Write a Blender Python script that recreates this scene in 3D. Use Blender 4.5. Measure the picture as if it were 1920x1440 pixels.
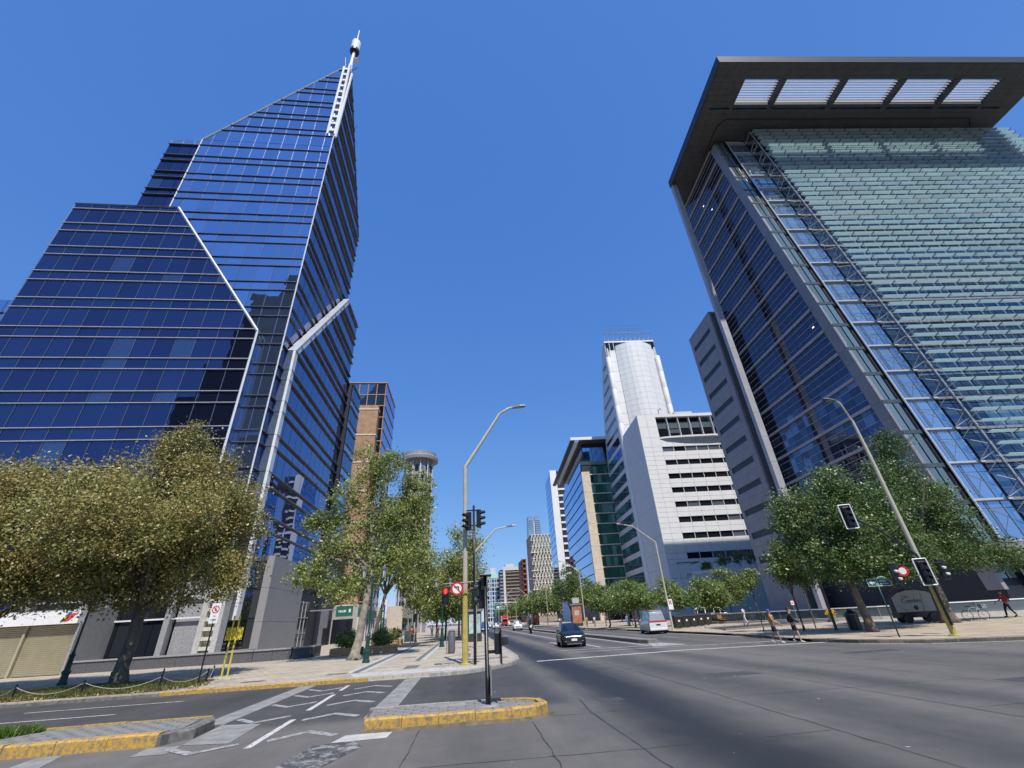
import bpy, math, random
import numpy as np
from mathutils import Vector, Matrix
random.seed(7); rng = np.random.default_rng(7)
for o in list(bpy.data.objects): bpy.data.objects.remove(o)
scene = bpy.context.scene
col = scene.collection
R = math.radians
# ---------------------------------------------------------------- camera
cam = bpy.data.cameras.new('camera'); cam.sensor_width = 36.0; cam.lens = 36.0*805.4/1920
cam.clip_start = 0.1; cam.clip_end = 6000
camo = bpy.data.objects.new('camera', cam); col.objects.link(camo)
camo.matrix_world = Matrix(((0.994185, 0.000520, -0.107682, 0.0), (-0.093982, -0.483953, -0.870032, 0.0),
                            (-0.052565, 0.875094, -0.481091, 1.9), (0, 0, 0, 1)))
scene.camera = camo
# ---------------------------------------------------------------- sky and sun
SUN_AZ, SUN_EL = -11.0, 56.5        # direction the light travels (deg from the street axis), height of the sun
w = bpy.data.worlds.new('World'); scene.world = w; w.use_nodes = True
wn = w.node_tree.nodes; wl = w.node_tree.links
sky = wn.new('ShaderNodeTexSky'); sky.sky_type = 'NISHITA'; sky.sun_disc = False
sky.sun_elevation = R(SUN_EL); sky.altitude = 600; sky.air_density = 1.0; sky.dust_density = 0.0; sky.ozone_density = 8.0
sky.sun_rotation = R(180 + SUN_AZ)
# the phone's rendering of a clear blue sky: the same soft response curve for the whole dome
sep = wn.new('ShaderNodeSeparateColor'); comb = wn.new('ShaderNodeCombineColor'); wl.new(sky.outputs[0], sep.inputs[0])
for i_, (g_, a_) in enumerate(((.79, .78), (.585, .798), (.312, .972))):
    pw = wn.new('ShaderNodeMath'); pw.operation = 'POWER'; pw.inputs[1].default_value = g_; wl.new(sep.outputs[i_], pw.inputs[0])
    ml = wn.new('ShaderNodeMath'); ml.operation = 'MULTIPLY'; ml.inputs[1].default_value = a_*10**(1-g_); wl.new(pw.outputs[0], ml.inputs[0]); wl.new(ml.outputs[0], comb.inputs[i_])
wl.new(comb.outputs[0], wn['Background'].inputs[0]); wn['Background'].inputs[1].default_value = 0.10
sl = bpy.data.lights.new('sun', 'SUN'); sl.energy = 5.0; sl.angle = R(0.53); sl.color = (1.0, 0.94, 0.85)
so = bpy.data.objects.new('sun', sl); col.objects.link(so)
a, e = R(SUN_AZ), R(SUN_EL)
so.rotation_euler = Vector((math.sin(a)*math.cos(e), math.cos(a)*math.cos(e), -math.sin(e))).to_track_quat('-Z', 'Y').to_euler()
so.location = (0, -40, 60)
vs = scene.view_settings; vs.view_transform = 'Standard'; vs.look = 'None'; vs.exposure = 0.0; vs.gamma = 1.0
vs.use_curve_mapping = False
scene.render.engine = 'CYCLES'
scene.cycles.max_bounces = 6; scene.cycles.glossy_bounces = 4; scene.cycles.transmission_bounces = 4
scene.cycles.transparent_max_bounces = 6; scene.cycles.caustics_reflective = False; scene.cycles.caustics_refractive = False

# ---------------------------------------------------------------- materials
MATS = {}
def nd(t, typ, **kw):
    n = t.nodes.new(typ)
    for k, v in kw.items(): setattr(n, k, v)
    return n
def M(name, c, rough=.6, metal=0., var=.12, scale=3., bump=0., bscale=40., spec=.5, coat=0., stretch=None, c2=None, rvar=.08, emit=None, es=0.):
    """plain surface: base colour with uneven tone (noise in object space) and a little fine relief"""
    if name in MATS: return MATS[name]
    m = bpy.data.materials.new(name); m.use_nodes = True; t = m.node_tree; p = t.nodes['Principled BSDF']
    tc = nd(t, 'ShaderNodeTexCoord'); mp = nd(t, 'ShaderNodeMapping')
    t.links.new(tc.outputs['Object'], mp.inputs[0])
    if stretch: mp.inputs['Scale'].default_value = stretch
    n = nd(t, 'ShaderNodeTexNoise'); n.inputs['Scale'].default_value = scale; n.inputs['Detail'].default_value = 6; n.inputs['Roughness'].default_value = .65
    t.links.new(mp.outputs[0], n.inputs[0])
    r = nd(t, 'ShaderNodeValToRGB'); r.color_ramp.elements[0].position = .3; r.color_ramp.elements[1].position = .7
    ca = [max(0, x*(1-var)) for x in c]; cb = [min(1, x*(1+var)) for x in c] if c2 is None else c2
    r.color_ramp.elements[0].color = (*ca, 1); r.color_ramp.elements[1].color = (*cb, 1)
    t.links.new(n.outputs[0], r.inputs[0]); t.links.new(r.outputs[0], p.inputs['Base Color'])
    mr = nd(t, 'ShaderNodeMapRange'); mr.inputs[3].default_value = max(.01, rough-rvar); mr.inputs[4].default_value = min(1, rough+rvar)
    t.links.new(n.outputs[0], mr.inputs[0]); t.links.new(mr.outputs[0], p.inputs['Roughness'])
    p.inputs['Metallic'].default_value = metal; p.inputs['Specular IOR Level'].default_value = spec
    if coat: p.inputs['Coat Weight'].default_value = coat; p.inputs['Coat Roughness'].default_value = .04
    if bump:
        b = nd(t, 'ShaderNodeBump'); b.inputs['Strength'].default_value = bump; b.inputs['Distance'].default_value = .01
        n2 = nd(t, 'ShaderNodeTexNoise'); n2.inputs['Scale'].default_value = bscale; n2.inputs['Detail'].default_value = 4
        t.links.new(mp.outputs[0], n2.inputs[0]); t.links.new(n2.outputs[0], b.inputs['Height']); t.links.new(b.outputs[0], p.inputs['Normal'])
    if emit: p.inputs['Emission Color'].default_value = (*emit, 1); p.inputs['Emission Strength'].default_value = es
    MATS[name] = m; return m
def GL(name, c, rough=.015, metal=.85, wave=.02, wscale=.35, dark=.35, light=None, lightp=.9):
    """coated facade glass: tinted mirror, slightly wavy, pane to pane differences; some panes with blinds down"""
    if name in MATS: return MATS[name]
    m = bpy.data.materials.new(name); m.use_nodes = True; t = m.node_tree; p = t.nodes['Principled BSDF']
    oi = nd(t, 'ShaderNodeObjectInfo'); r = nd(t, 'ShaderNodeValToRGB'); cr = r.color_ramp; cr.interpolation = 'CONSTANT'
    cr.elements[0].color = (*[x*(1-dark*.5) for x in c], 1); cr.elements[1].position = .35; cr.elements[1].color = (*c, 1)
    e2 = cr.elements.new(.7); e2.color = (*[x*(1+dark*.4) for x in c], 1)
    if light: e3 = cr.elements.new(lightp); e3.color = (*light, 1)
    t.links.new(oi.outputs['Random'], r.inputs[0]); t.links.new(r.outputs[0], p.inputs['Base Color'])
    p.inputs['Metallic'].default_value = metal; p.inputs['Roughness'].default_value = rough
    tc = nd(t, 'ShaderNodeTexCoord'); n = nd(t, 'ShaderNodeTexNoise'); n.inputs['Scale'].default_value = wscale; n.inputs['Detail'].default_value = 1
    t.links.new(tc.outputs['Object'], n.inputs[0])
    b = nd(t, 'ShaderNodeBump'); b.inputs['Strength'].default_value = 1.0; b.inputs['Distance'].default_value = wave
    t.links.new(n.outputs[0], b.inputs['Height']); t.links.new(b.outputs[0], p.inputs['Normal'])
    MATS[name] = m; return m
def LEAF(name, cols, trans=.35):
    if name in MATS: return MATS[name]
    m = bpy.data.materials.new(name); m.use_nodes = True; t = m.node_tree; out = t.nodes['Material Output']; p = t.nodes['Principled BSDF']
    g = nd(t, 'ShaderNodeNewGeometry'); r = nd(t, 'ShaderNodeValToRGB'); cr = r.color_ramp
    while len(cr.elements) < len(cols): cr.elements.new(.5)
    for i, c in enumerate(cols): cr.elements[i].position = i/(len(cols)-1); cr.elements[i].color = (*c, 1)
    tc = nd(t, 'ShaderNodeTexCoord'); nz = nd(t, 'ShaderNodeTexNoise'); nz.inputs['Scale'].default_value = .55; nz.inputs['Detail'].default_value = 3; t.links.new(tc.outputs['Object'], nz.inputs[0])
    m1 = nd(t, 'ShaderNodeMath', operation='MULTIPLY_ADD'); m1.inputs[1].default_value = .62; m1.inputs[2].default_value = -.14; t.links.new(g.outputs['Random Per Island'], m1.inputs[0])
    m2 = nd(t, 'ShaderNodeMath', operation='MULTIPLY_ADD'); m2.inputs[1].default_value = .95; m2.inputs[2].default_value = -.12; t.links.new(nz.outputs[0], m2.inputs[0])
    m3 = nd(t, 'ShaderNodeMath', operation='ADD'); t.links.new(m1.outputs[0], m3.inputs[0]); t.links.new(m2.outputs[0], m3.inputs[1])
    t.links.new(m3.outputs[0], r.inputs[0]); t.links.new(r.outputs[0], p.inputs['Base Color'])
    p.inputs['Roughness'].default_value = .40; p.inputs['Specular IOR Level'].default_value = .45
    tr = nd(t, 'ShaderNodeBsdfTranslucent'); mx = nd(t, 'ShaderNodeMixShader'); mx.inputs[0].default_value = trans
    t.links.new(r.outputs[0], tr.inputs[0]); t.links.new(p.outputs[0], mx.inputs[1]); t.links.new(tr.outputs[0], mx.inputs[2])
    t.links.new(mx.outputs[0], out.inputs[0]); MATS[name] = m; return m

# ---------------------------------------------------------------- mesh helpers
class MB:
    def __init__(s, org=(0, 0, 0)): s.v = []; s.f = []; s.m = []; s.o = org; s.k = 0
    def add(s, vs, fs):
        b = len(s.v); s.v += [tuple(v) for v in vs]; s.f += [tuple(i+b for i in f) for f in fs]; s.m += [s.k]*len(fs); return s
    def box(s, c, d, rz=0., rx=0., ry=0.):
        hx, hy, hz = d[0]/2, d[1]/2, d[2]/2
        vs = [Vector((x, y, z)) for z in (-hz, hz) for x, y in ((-hx, -hy), (hx, -hy), (hx, hy), (-hx, hy))]
        if rx: vs = [Matrix.Rotation(rx, 3, 'X') @ v for v in vs]
        if ry: vs = [Matrix.Rotation(ry, 3, 'Y') @ v for v in vs]
        if rz: vs = [Matrix.Rotation(rz, 3, 'Z') @ v for v in vs]
        return s.add([(v.x+c[0], v.y+c[1], v.z+c[2]) for v in vs], [(3, 2, 1, 0), (4, 5, 6, 7), (0, 1, 5, 4), (1, 2, 6, 5), (2, 3, 7, 6), (3, 0, 4, 7)])
    def bb(s, a, b): return s.box([(a[i]+b[i])/2 for i in range(3)], [abs(b[i]-a[i]) for i in range(3)])
    def prism(s, poly, z0, z1):
        n = len(poly); ar = sum(poly[i][0]*poly[(i+1) % n][1]-poly[(i+1) % n][0]*poly[i][1] for i in range(n))
        if ar < 0: poly = poly[::-1]
        vs = [(x, y, z0) for x, y in poly]+[(x, y, z1) for x, y in poly]
        return s.add(vs, [tuple(range(n))[::-1], tuple(range(n, 2*n))]+[(i, (i+1) % n, n+(i+1) % n, n+i) for i in range(n)])
    def slab(s, poly, off):                       # planar 3D polygon thickened by the vector off
        n = len(poly); b = [(p[0]+off[0], p[1]+off[1], p[2]+off[2]) for p in poly]
        return s.add(list(poly)+b, [tuple(range(n))[::-1], tuple(range(n, 2*n))]+[(i, (i+1) % n, n+(i+1) % n, n+i) for i in range(n)])
    def tube(s, pts, rad, n=8, cap=True):
        pts = [Vector(p) for p in pts]; rad = rad if hasattr(rad, '__len__') else [rad]*len(pts); b = len(s.v); fs = []; vs = []
        for i, p in enumerate(pts):
            d = (pts[min(i+1, len(pts)-1)]-pts[max(i-1, 0)]).normalized()
            u = d.cross(Vector((0, 0, 1))) if abs(d.z) < .95 else d.cross(Vector((0, 1, 0)))
            u.normalize(); v = d.cross(u)
            vs += [p+(u*math.cos(2*math.pi*k/n)+v*math.sin(2*math.pi*k/n))*rad[i] for k in range(n)]
        for i in range(len(pts)-1):
            for k in range(n): fs.append((i*n+k, i*n+(k+1) % n, (i+1)*n+(k+1) % n, (i+1)*n+k))
        if cap: fs += [tuple(range(n))[::-1], tuple(range((len(pts)-1)*n, len(pts)*n))]
        return s.add(vs, fs)
    def lathe(s, prof, c=(0, 0, 0), n=16):        # prof: (r, z)
        vs = [(c[0]+r*math.cos(2*math.pi*k/n), c[1]+r*math.sin(2*math.pi*k/n), c[2]+z) for r, z in prof for k in range(n)]
        fs = [(i*n+k, i*n+(k+1) % n, (i+1)*n+(k+1) % n, (i+1)*n+k) for i in range(len(prof)-1) for k in range(n)]
        fs += [tuple(range(n))[::-1], tuple(range((len(prof)-1)*n, len(prof)*n))]
        return s.add(vs, fs)
    def build(s, name, mats, parent=None, smooth=False, bevel=0., loc=None, rz=0.):
        me = bpy.data.meshes.new(name); o_ = s.o
        me.from_pydata([(v[0]-o_[0], v[1]-o_[1], v[2]-o_[2]) for v in s.v], [], s.f)
        if not isinstance(mats, (list, tuple)): mats = [mats]
        for m in mats: me.materials.append(m)
        if len(mats) > 1: me.polygons.foreach_set('material_index', s.m)
        if smooth is not False:
            me.shade_smooth()
            if smooth is not True: me.set_sharp_from_angle(angle=R(smooth))
        me.update()
        ob = bpy.data.objects.new(name, me); col.objects.link(ob)
        if parent is not None: ob.parent = parent
        if loc is not None: ob.location = loc
        if rz: ob.rotation_euler[2] = rz
        if bevel:
            b = ob.modifiers.new('bevel', 'BEVEL'); b.width = bevel; b.segments = 2; b.limit_method = 'ANGLE'; b.angle_limit = R(40)
        return ob
def tag(o, label=None, cat=None, group=None, kind=None):
    if label: o['label'] = label
    if cat: o['category'] = cat
    if group: o['group'] = group
    if kind: o['kind'] = kind
    return o
def thing(name, label, cat, loc=(0, 0, 0), rz=0., group=None):
    o = bpy.data.objects.new(name, None); col.objects.link(o); o.location = loc; o.rotation_euler = (0, 0, rz); o.empty_display_size = .3
    return tag(o, label, cat, group)
def kids(o): return [c for c in bpy.data.objects if c.parent == o]
def copy_tree(o, loc=None, rz=None, label=None, parent=None):
    ch = kids(o); c = o.copy(); col.objects.link(c); c.parent = parent
    if loc is not None: c.location = loc
    if rz is not None: c.rotation_euler[2] = rz
    if label: c['label'] = label
    for k in ch: copy_tree(k, parent=c)
    return c
def clip(poly, A, B):                              # keep the part of a 2D polygon left of A->B
    out = []; n = len(poly)
    sd = lambda p: (B[0]-A[0])*(p[1]-A[1])-(B[1]-A[1])*(p[0]-A[0])
    for i in range(n):
        p, q = poly[i], poly[(i+1) % n]; a_, b_ = sd(p), sd(q)
        if a_ >= 0: out.append(p)
        if a_*b_ < 0:
            t = a_/(a_-b_); out.append((p[0]+(q[0]-p[0])*t, p[1]+(q[1]-p[1])*t))
    return out
def clipc(poly, conv):                             # clip by a convex counter-clockwise polygon
    for i in range(len(conv)):
        if len(poly) < 3: return []
        poly = clip(poly, conv[i], conv[(i+1) % len(conv)])
    return poly
def area(p): return abs(sum(p[i][0]*p[(i+1) % len(p)][1]-p[(i+1) % len(p)][0]*p[i][1] for i in range(len(p))))/2
TMP = bpy.data.scenes.new('workshop')            # small scratch scene for evaluating lettering and skin meshes
def evaluated(ob):
    TMP.collection.objects.link(ob); vl = TMP.view_layers[0]; vl.update(); me = bpy.data.meshes.new_from_object(ob.evaluated_get(vl.depsgraph)); bpy.data.objects.remove(ob); return me
def strokes(par, cx, y, z, w_, h, n, mat, seed=1, vert=False):
    """lettering too small to read in the photograph: a row of short painted strokes"""
    rn = random.Random(seed); mb = MB()
    for i in range(n):
        a_ = -w_/2+w_*i/n; b_ = a_+w_/n*rn.uniform(.45, .85); lo, hi = -h/2*rn.uniform(.7, 1), h/2*rn.uniform(.7, 1)
        q = [(a_, lo), (b_, lo), (b_, hi), (a_, hi)]
        mb.slab([((cx+t_ if vert else cx+s_), y, (z-s_ if vert else z+t_)) for s_, t_ in q], (0, .003, 0))
    return mb.build('lettering', mat, par)
def text(body, size, mat, parent, loc, rot, name='lettering', align='CENTER', ext=.003):
    cu = bpy.data.curves.new(name, 'FONT'); cu.body = body; cu.size = size; cu.align_x = align; cu.align_y = 'CENTER'; cu.extrude = ext
    me = evaluated(bpy.data.objects.new(name, cu))
    me.materials.clear(); me.materials.append(mat)
    ob = bpy.data.objects.new(name, me); col.objects.link(ob); ob.parent = parent; ob.location = loc; ob.rotation_euler = rot; return ob
# ================================================================ ground, road, pavements
def road_mat():
    m = bpy.data.materials.new('worn_road'); m.use_nodes = True; t = m.node_tree; p = t.nodes['Principled BSDF']; L = t.links.new
    tc = nd(t, 'ShaderNodeTexCoord'); sx = nd(t, 'ShaderNodeSeparateXYZ'); L(tc.outputs['Object'], sx.inputs[0])
    def noise(scale, st=(1, 1, 1), det=5, ro=.6):
        mp = nd(t, 'ShaderNodeMapping'); mp.inputs['Scale'].default_value = st; L(tc.outputs['Object'], mp.inputs[0])
        n = nd(t, 'ShaderNodeTexNoise'); n.inputs['Scale'].default_value = scale; n.inputs['Detail'].default_value = det; n.inputs['Roughness'].default_value = ro
        L(mp.outputs[0], n.inputs[0]); return n.outputs[0]
    def math_(op, a, b=None, c=None):
        n = nd(t, 'ShaderNodeMath', operation=op)
        for i, v in enumerate((a, b, c)):
            if v is None: continue
            if isinstance(v, (int, float)): n.inputs[i].default_value = v
            else: L(v, n.inputs[i])
        return n.outputs[0]
    wob = math_('MULTIPLY', math_('SUBTRACT', noise(.12), .5), 1.3)
    x = math_('ADD', sx.outputs[0], wob)
    # traffic-polished dark tracks down the middle of each lane of the avenue
    trk = None
    for c, wd, am in ((4.3, 1.05, 1.35), (7.5, .9, .5), (10.4, .8, .42), (15.2, 1.0, .35), (18.0, .9, .3), (.2, .5, .18)):
        d = math_('DIVIDE', math_('SUBTRACT', x, c), wd); g = math_('MULTIPLY', math_('EXPONENT', math_('MULTIPLY', math_('MULTIPLY', d, d), -1.0)), am)
        trk = g if trk is None else math_('ADD', trk, g)
    trk = math_('MULTIPLY', trk, math_('ADD', math_('MULTIPLY', noise(.5, (1, .12, 1)), .9), .55))
    cross = noise(.35, (1.0, .09, 1), 6, .7)       # streaks along the avenue
    side = noise(.3, (.12, 1.0, 1), 6, .7)         # streaks across, on the side street
    blot = noise(1.4, (1, 1, 1), 8, .7); fine = noise(55, (1, 1, 1), 3, .8); agg = noise(230, (1, 1, 1), 2, .9)
    mr = nd(t, 'ShaderNodeMapRange'); mr.inputs[1].default_value = .3; mr.inputs[2].default_value = .7; L(cross, mr.inputs[0])
    tone = math_('ADD', math_('MULTIPLY', mr.outputs[0], .30), .52)
    tone = math_('ADD', tone, math_('MULTIPLY', math_('SUBTRACT', side, .5), .35))
    tone = math_('ADD', tone, math_('MULTIPLY', math_('SUBTRACT', blot, .5), .35))
    # side street north of y=14 is newer, darker asphalt
    ns = nd(t, 'ShaderNodeMapRange'); ns.interpolation_type = 'SMOOTHSTEP'; ns.inputs[1].default_value = 12.6; ns.inputs[2].default_value = 13.8; L(sx.outputs[1], ns.inputs[0])
    nx = nd(t, 'ShaderNodeMapRange'); nx.interpolation_type = 'SMOOTHSTEP'; nx.inputs[1].default_value = 3.0; nx.inputs[2].default_value = 2.2; L(sx.outputs[0], nx.inputs[0])
    tone = math_('SUBTRACT', tone, math_('MULTIPLY', math_('MULTIPLY', ns.outputs[0], nx.outputs[0]), .34))
    tone = math_('SUBTRACT', tone, math_('MULTIPLY', trk, .62))
    tone = math_('ADD', tone, math_('MULTIPLY', math_('SUBTRACT', fine, .5), .85))
    tone = math_('ADD', tone, math_('MULTIPLY', math_('SUBTRACT', agg, .5), 1.2))
    r = nd(t, 'ShaderNodeValToRGB'); cr = r.color_ramp; cr.elements[0].position = .0; cr.elements[0].color = (.026, .028, .034, 1)
    cr.elements[1].position = 1.; cr.elements[1].color = (.215, .20, .18, 1); e_ = cr.elements.new(.45); e_.color = (.094, .091, .088, 1)
    L(tone, r.inputs[0]); L(r.outputs[0], p.inputs['Base Color'])
    ro = nd(t, 'ShaderNodeMapRange'); ro.inputs[1].default_value = 0; ro.inputs[2].default_value = 1; ro.inputs[3].default_value = .62; ro.inputs[4].default_value = .9
    L(tone, ro.inputs[0]); L(ro.outputs[0], p.inputs['Roughness']); p.inputs['Specular IOR Level'].default_value = .3
    b = nd(t, 'ShaderNodeBump'); b.inputs['Strength'].default_value = .5; b.inputs['Distance'].default_value = .006
    L(math_('ADD', fine, agg), b.inputs['Height']); L(b.outputs[0], p.inputs['Normal']); return m
def tile_mat(name, c1, c2, mortar, bw, bh, ms=.012, rot=0, rough=.75):
    m = bpy.data.materials.new(name); m.use_nodes = True; t = m.node_tree; p = t.nodes['Principled BSDF']; L = t.links.new
    tc = nd(t, 'ShaderNodeTexCoord'); mp = nd(t, 'ShaderNodeMapping'); mp.inputs['Rotation'].default_value[2] = rot; L(tc.outputs['Object'], mp.inputs[0])
    b = nd(t, 'ShaderNodeTexBrick'); b.inputs['Color1'].default_value = (*c1, 1); b.inputs['Color2'].default_value = (*c2, 1); b.inputs['Mortar'].default_value = (*mortar, 1)
    b.inputs['Scale'].default_value = 1; b.inputs['Brick Width'].default_value = bw; b.inputs['Row Height'].default_value = bh; b.inputs['Mortar Size'].default_value = ms
    L(mp.outputs[0], b.inputs[0])
    n = nd(t, 'ShaderNodeTexNoise'); n.inputs['Scale'].default_value = .7; n.inputs['Detail'].default_value = 8; n.inputs['Roughness'].default_value = .75; L(tc.outputs['Object'], n.inputs[0])
    r = nd(t, 'ShaderNodeValToRGB'); r.color_ramp.elements[0].position = .3; r.color_ramp.elements[0].color = (.62, .6, .58, 1); r.color_ramp.elements[1].position = .7; r.color_ramp.elements[1].color = (1.1, 1.08, 1.05, 1)
    L(n.outputs[0], r.inputs[0]); mx = nd(t, 'ShaderNodeMix', data_type='RGBA', blend_type='MULTIPLY'); mx.inputs[0].default_value = 1
    L(b.outputs[0], mx.inputs[6]); L(r.outputs[0], mx.inputs[7]); L(mx.outputs[2], p.inputs['Base Color']); p.inputs['Roughness'].default_value = rough
    bp = nd(t, 'ShaderNodeBump'); bp.inputs['Strength'].default_value = .4; bp.inputs['Distance'].default_value = .01; bp.invert = True
    L(b.outputs['Fac'], bp.inputs['Height']); L(bp.outputs[0], p.inputs['Normal']); MATS[name] = m; return m
def worn_paint(name, c, under, amt=.45, scale=6):
    """road paint worn through to what lies under it"""
    m = bpy.data.materials.new(name); m.use_nodes = True; t = m.node_tree; p = t.nodes['Principled BSDF']; L = t.links.new
    tc = nd(t, 'ShaderNodeTexCoord'); n = nd(t, 'ShaderNodeTexNoise'); n.inputs['Scale'].default_value = scale; n.inputs['Detail'].default_value = 10; n.inputs['Roughness'].default_value = .8
    L(tc.outputs['Object'], n.inputs[0]); r = nd(t, 'ShaderNodeValToRGB'); r.color_ramp.elements[0].position = amt-.05; r.color_ramp.elements[1].position = amt+.07
    r.color_ramp.elements[0].color = (*under, 1); r.color_ramp.elements[1].color = (*c, 1); L(n.outputs[0], r.inputs[0]); L(r.outputs[0], p.inputs['Base Color'])
    p.inputs['Roughness'].default_value = .75; b = nd(t, 'ShaderNodeBump'); b.inputs['Strength'].default_value = .4; b.inputs['Distance'].default_value = .004
    L(n.outputs[0], b.inputs['Height']); L(b.outputs[0], p.inputs['Normal']); MATS[name] = m; return m
m_road = road_mat()
m_white = worn_paint('worn_white_paint', (.60, .59, .56), (.14, .14, .135), .42, 5)
m_white2 = worn_paint('faded_white_paint', (.44, .43, .41), (.12, .12, .12), .46, 3.5)
m_chev = worn_paint('chevron_paint', (.40, .39, .375), (.10, .10, .10), .455, 6)
m_yline = worn_paint('faded_yellow_paint', (.30, .24, .15), (.09, .09, .09), .52, 3)
m_ykerb = worn_paint('yellow_kerb_paint', (.56, .33, .05), (.20, .17, .13), .47, 11)
m_kerb = M('granite_kerb', (.17, .16, .145), .8, var=.45, scale=6, bump=.6, bscale=30)
m_kerbL = M('pale_kerb', (.34, .32, .28), .8, var=.35, scale=6, bump=.6, bscale=30)
m_conc = M('cross_walk_concrete', (.26, .255, .245), .85, var=.3, scale=2.5, bump=.4, bscale=60)
m_joint = M('road_joint_tar', (.045, .044, .043), .8, var=.5, scale=2)
m_tile = tile_mat('pavement_tiles', (.56, .50, .41), (.49, .44, .36), (.27, .24, .2), .4, .4, .012)
m_tile2 = tile_mat('pavement_tiles_right', (.56, .47, .35), (.48, .41, .31), (.25, .21, .16), .5, .5, .012)
m_dtile = M('dark_paving_band', (.15, .155, .165), .75, var=.25, scale=4)
m_ltile = M('light_paving_band', (.48, .47, .44), .75, var=.2, scale=4)
m_pav = M('grey_paver', (.23, .225, .215), .85, var=.3, scale=5, bump=.6, bscale=35)
m_bed = M('paver_bed', (.10, .10, .095), .95, var=.3)
m_soil = M('dry_soil', (.14, .11, .07), .95, var=.5, scale=4, bump=.8)
m_asph = M('driveway_asphalt', (.05, .05, .053), .85, var=.3, scale=3, bump=.5, bscale=90)

gd = MB().add([(-2500, -2500, -.03), (2500, -2500, -.03), (2500, 2500, -.03), (-2500, 2500, -.03)], [(0, 1, 2, 3)]).build('ground', M('city_ground', (.13, .125, .115), .9, var=.25, scale=.05)); tag(gd, kind='structure')
rd = MB().add([(-120, -60, 0), (120, -60, 0), (120, 30, 0), (24, 60, 0), (24, 520, 0), (1, 520, 0), (1, 30, 0), (-120, 30, 0)], [tuple(range(8))]).build('road', m_road); tag(rd, kind='structure')

def strip(a, b, wd, z=.004):                       # painted line from a to b
    a, b = Vector(a), Vector(b); d = (b-a).normalized(); n = Vector((-d.y, d.x))*wd/2
    return [(a.x-n.x, a.y-n.y, z), (b.x-n.x, b.y-n.y, z), (b.x+n.x, b.y+n.y, z), (a.x+n.x, a.y+n.y, z)]
def mark(name, polys, mat, par=rd):
    mb = MB()
    for p in polys: mb.add(p, [tuple(range(len(p)))])
    return mb.build(name, mat, par)
# crossing lines of the avenue (worn)
mark('crossing_line', [strip((3.6, 25.7), (11.7, 26.2), .34)], m_white); mark('crossing_line', [strip((11.75, 26.2), (19.0, 24.9), .30)], m_white)
mark('crossing_line', [strip((6.2, 30.3), (12.2, 29.2), .3)], m_white2); mark('crossing_line', [strip((12.3, 29.2), (18.6, 27.9), .3)], m_white2)
mark('stop_line', [strip((6.1, 32.2), (11.8, 31.4), .35)], m_white2)
mark('lane_line', [strip((6.03, 31.8), (6.03, 120), .16)], m_yline)
mark('lane_line', [strip((9.0, 33), (9.0, 130), .15)], m_white)
mark('lane_line', [strip((11.78, 31.5), (11.78, 200), .16)], m_white)
for y in range(38, 130, 9): mark('lane_dash', [strip((16.8, y), (16.8, y+3.2), .13)], m_white2)
mark('edge_line', [strip((19.75, 30), (19.75, 44), .14)], m_white)
mark('edge_line', [strip((14.0, 35), (14.0, 120), .12)], m_white2)
mark('edge_line', [strip((19.2, 22.9), (20.5, 20.6), .12)], m_white); mark('edge_line', [strip((20.6, 20.45), (23.6, 18.95), .12)], m_white); mark('edge_line', [strip((23.7, 18.9), (40, 16.6), .12)], m_white)
mark('lane_arrow', [[(7.35, 40, .004), (7.65, 40, .004), (7.65, 42.6, .004), (7.95, 42.6, .004), (7.5, 44, .004), (7.05, 42.6, .004), (7.35, 42.6, .004)]], m_white2)
# side street lines
mark('lane_line', [strip((-14.9, 19.65), (-9.9, 19.75), .10)], m_white); mark('lane_line', [strip((-24, 17.3), (-10.7, 17.55), .11)], m_white)
# cycle crossing: two concrete bands, chevrons and a dashed centre line
for bx in ((-6.62, -5.98), (-2.46, -1.84)):
    y0 = 14.1 if bx[0] < -4 else 13.3
    for k in range(8):
        ya = y0+(21.75-y0)*k/8; yb = y0+(21.75-y0)*(k+1)/8-.012
        MB().bb((bx[0], ya, -.02), (bx[1], yb, .010)).build('concrete_slab', m_conc, rd)
for k, y in enumerate((14.0, 16.3, 18.25, 19.75)):
    mark('chevron', [[(-5.95, y+.62, .004), (-5.25, y-.14, .004), (-4.55, y+.48, .004), (-4.6, y+.72, .004), (-5.25, y+.12, .004), (-5.87, y+.8, .004)]], m_chev)
for k, y in enumerate((12.25, 14.4, 16.6, 18.5, 20.15)):
    mark('chevron', [[(-4.0, y-.72, .004), (-3.4, y-.12, .004), (-2.75, y-.72, .004), (-2.65, y-.5, .004), (-3.4, y+.14, .004), (-4.08, y-.5, .004)]], m_chev)
for y0, y1 in ((11.1, 14.0), (15.3, 18.4), (19.4, 20.9)): mark('centre_dash', [strip((-4.2-(y0-11)*.035, y0), (-4.2-(y1-11)*.035, y1), .14)], m_white)
mark('concrete_patch', [[(-5.8, 11.9, .006), (-4.8, 11.7, .006), (-4.98, 13.75, .006), (-6.0, 14.0, .006)]], m_conc)
mark('concrete_patch', [[(-6.35, 11.2, .006), (-5.72, 11.2, .006), (-5.78, 11.85, .006), (-6.45, 11.9, .006)]], m_conc)
mark('concrete_patch', [[(-8.3, 10.6, .006), (-7.6, 10.7, .006), (-8.0, 11.9, .006), (-8.45, 11.9, .006)]], m_conc)
mark('concrete_patch', [[(-2.6, 10.9, .006), (-1.55, 10.95, .006), (-1.5, 11.55, .006), (-2.45, 11.5, .006)]], m_ltile)
mark('chevron', [[(-5.95, 11.55, .009), (-5.2, 10.9, .009), (-4.5, 11.45, .009), (-4.58, 11.62, .009), (-5.2, 11.15, .009), (-5.85, 11.7, .009)]], m_chev)
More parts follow.
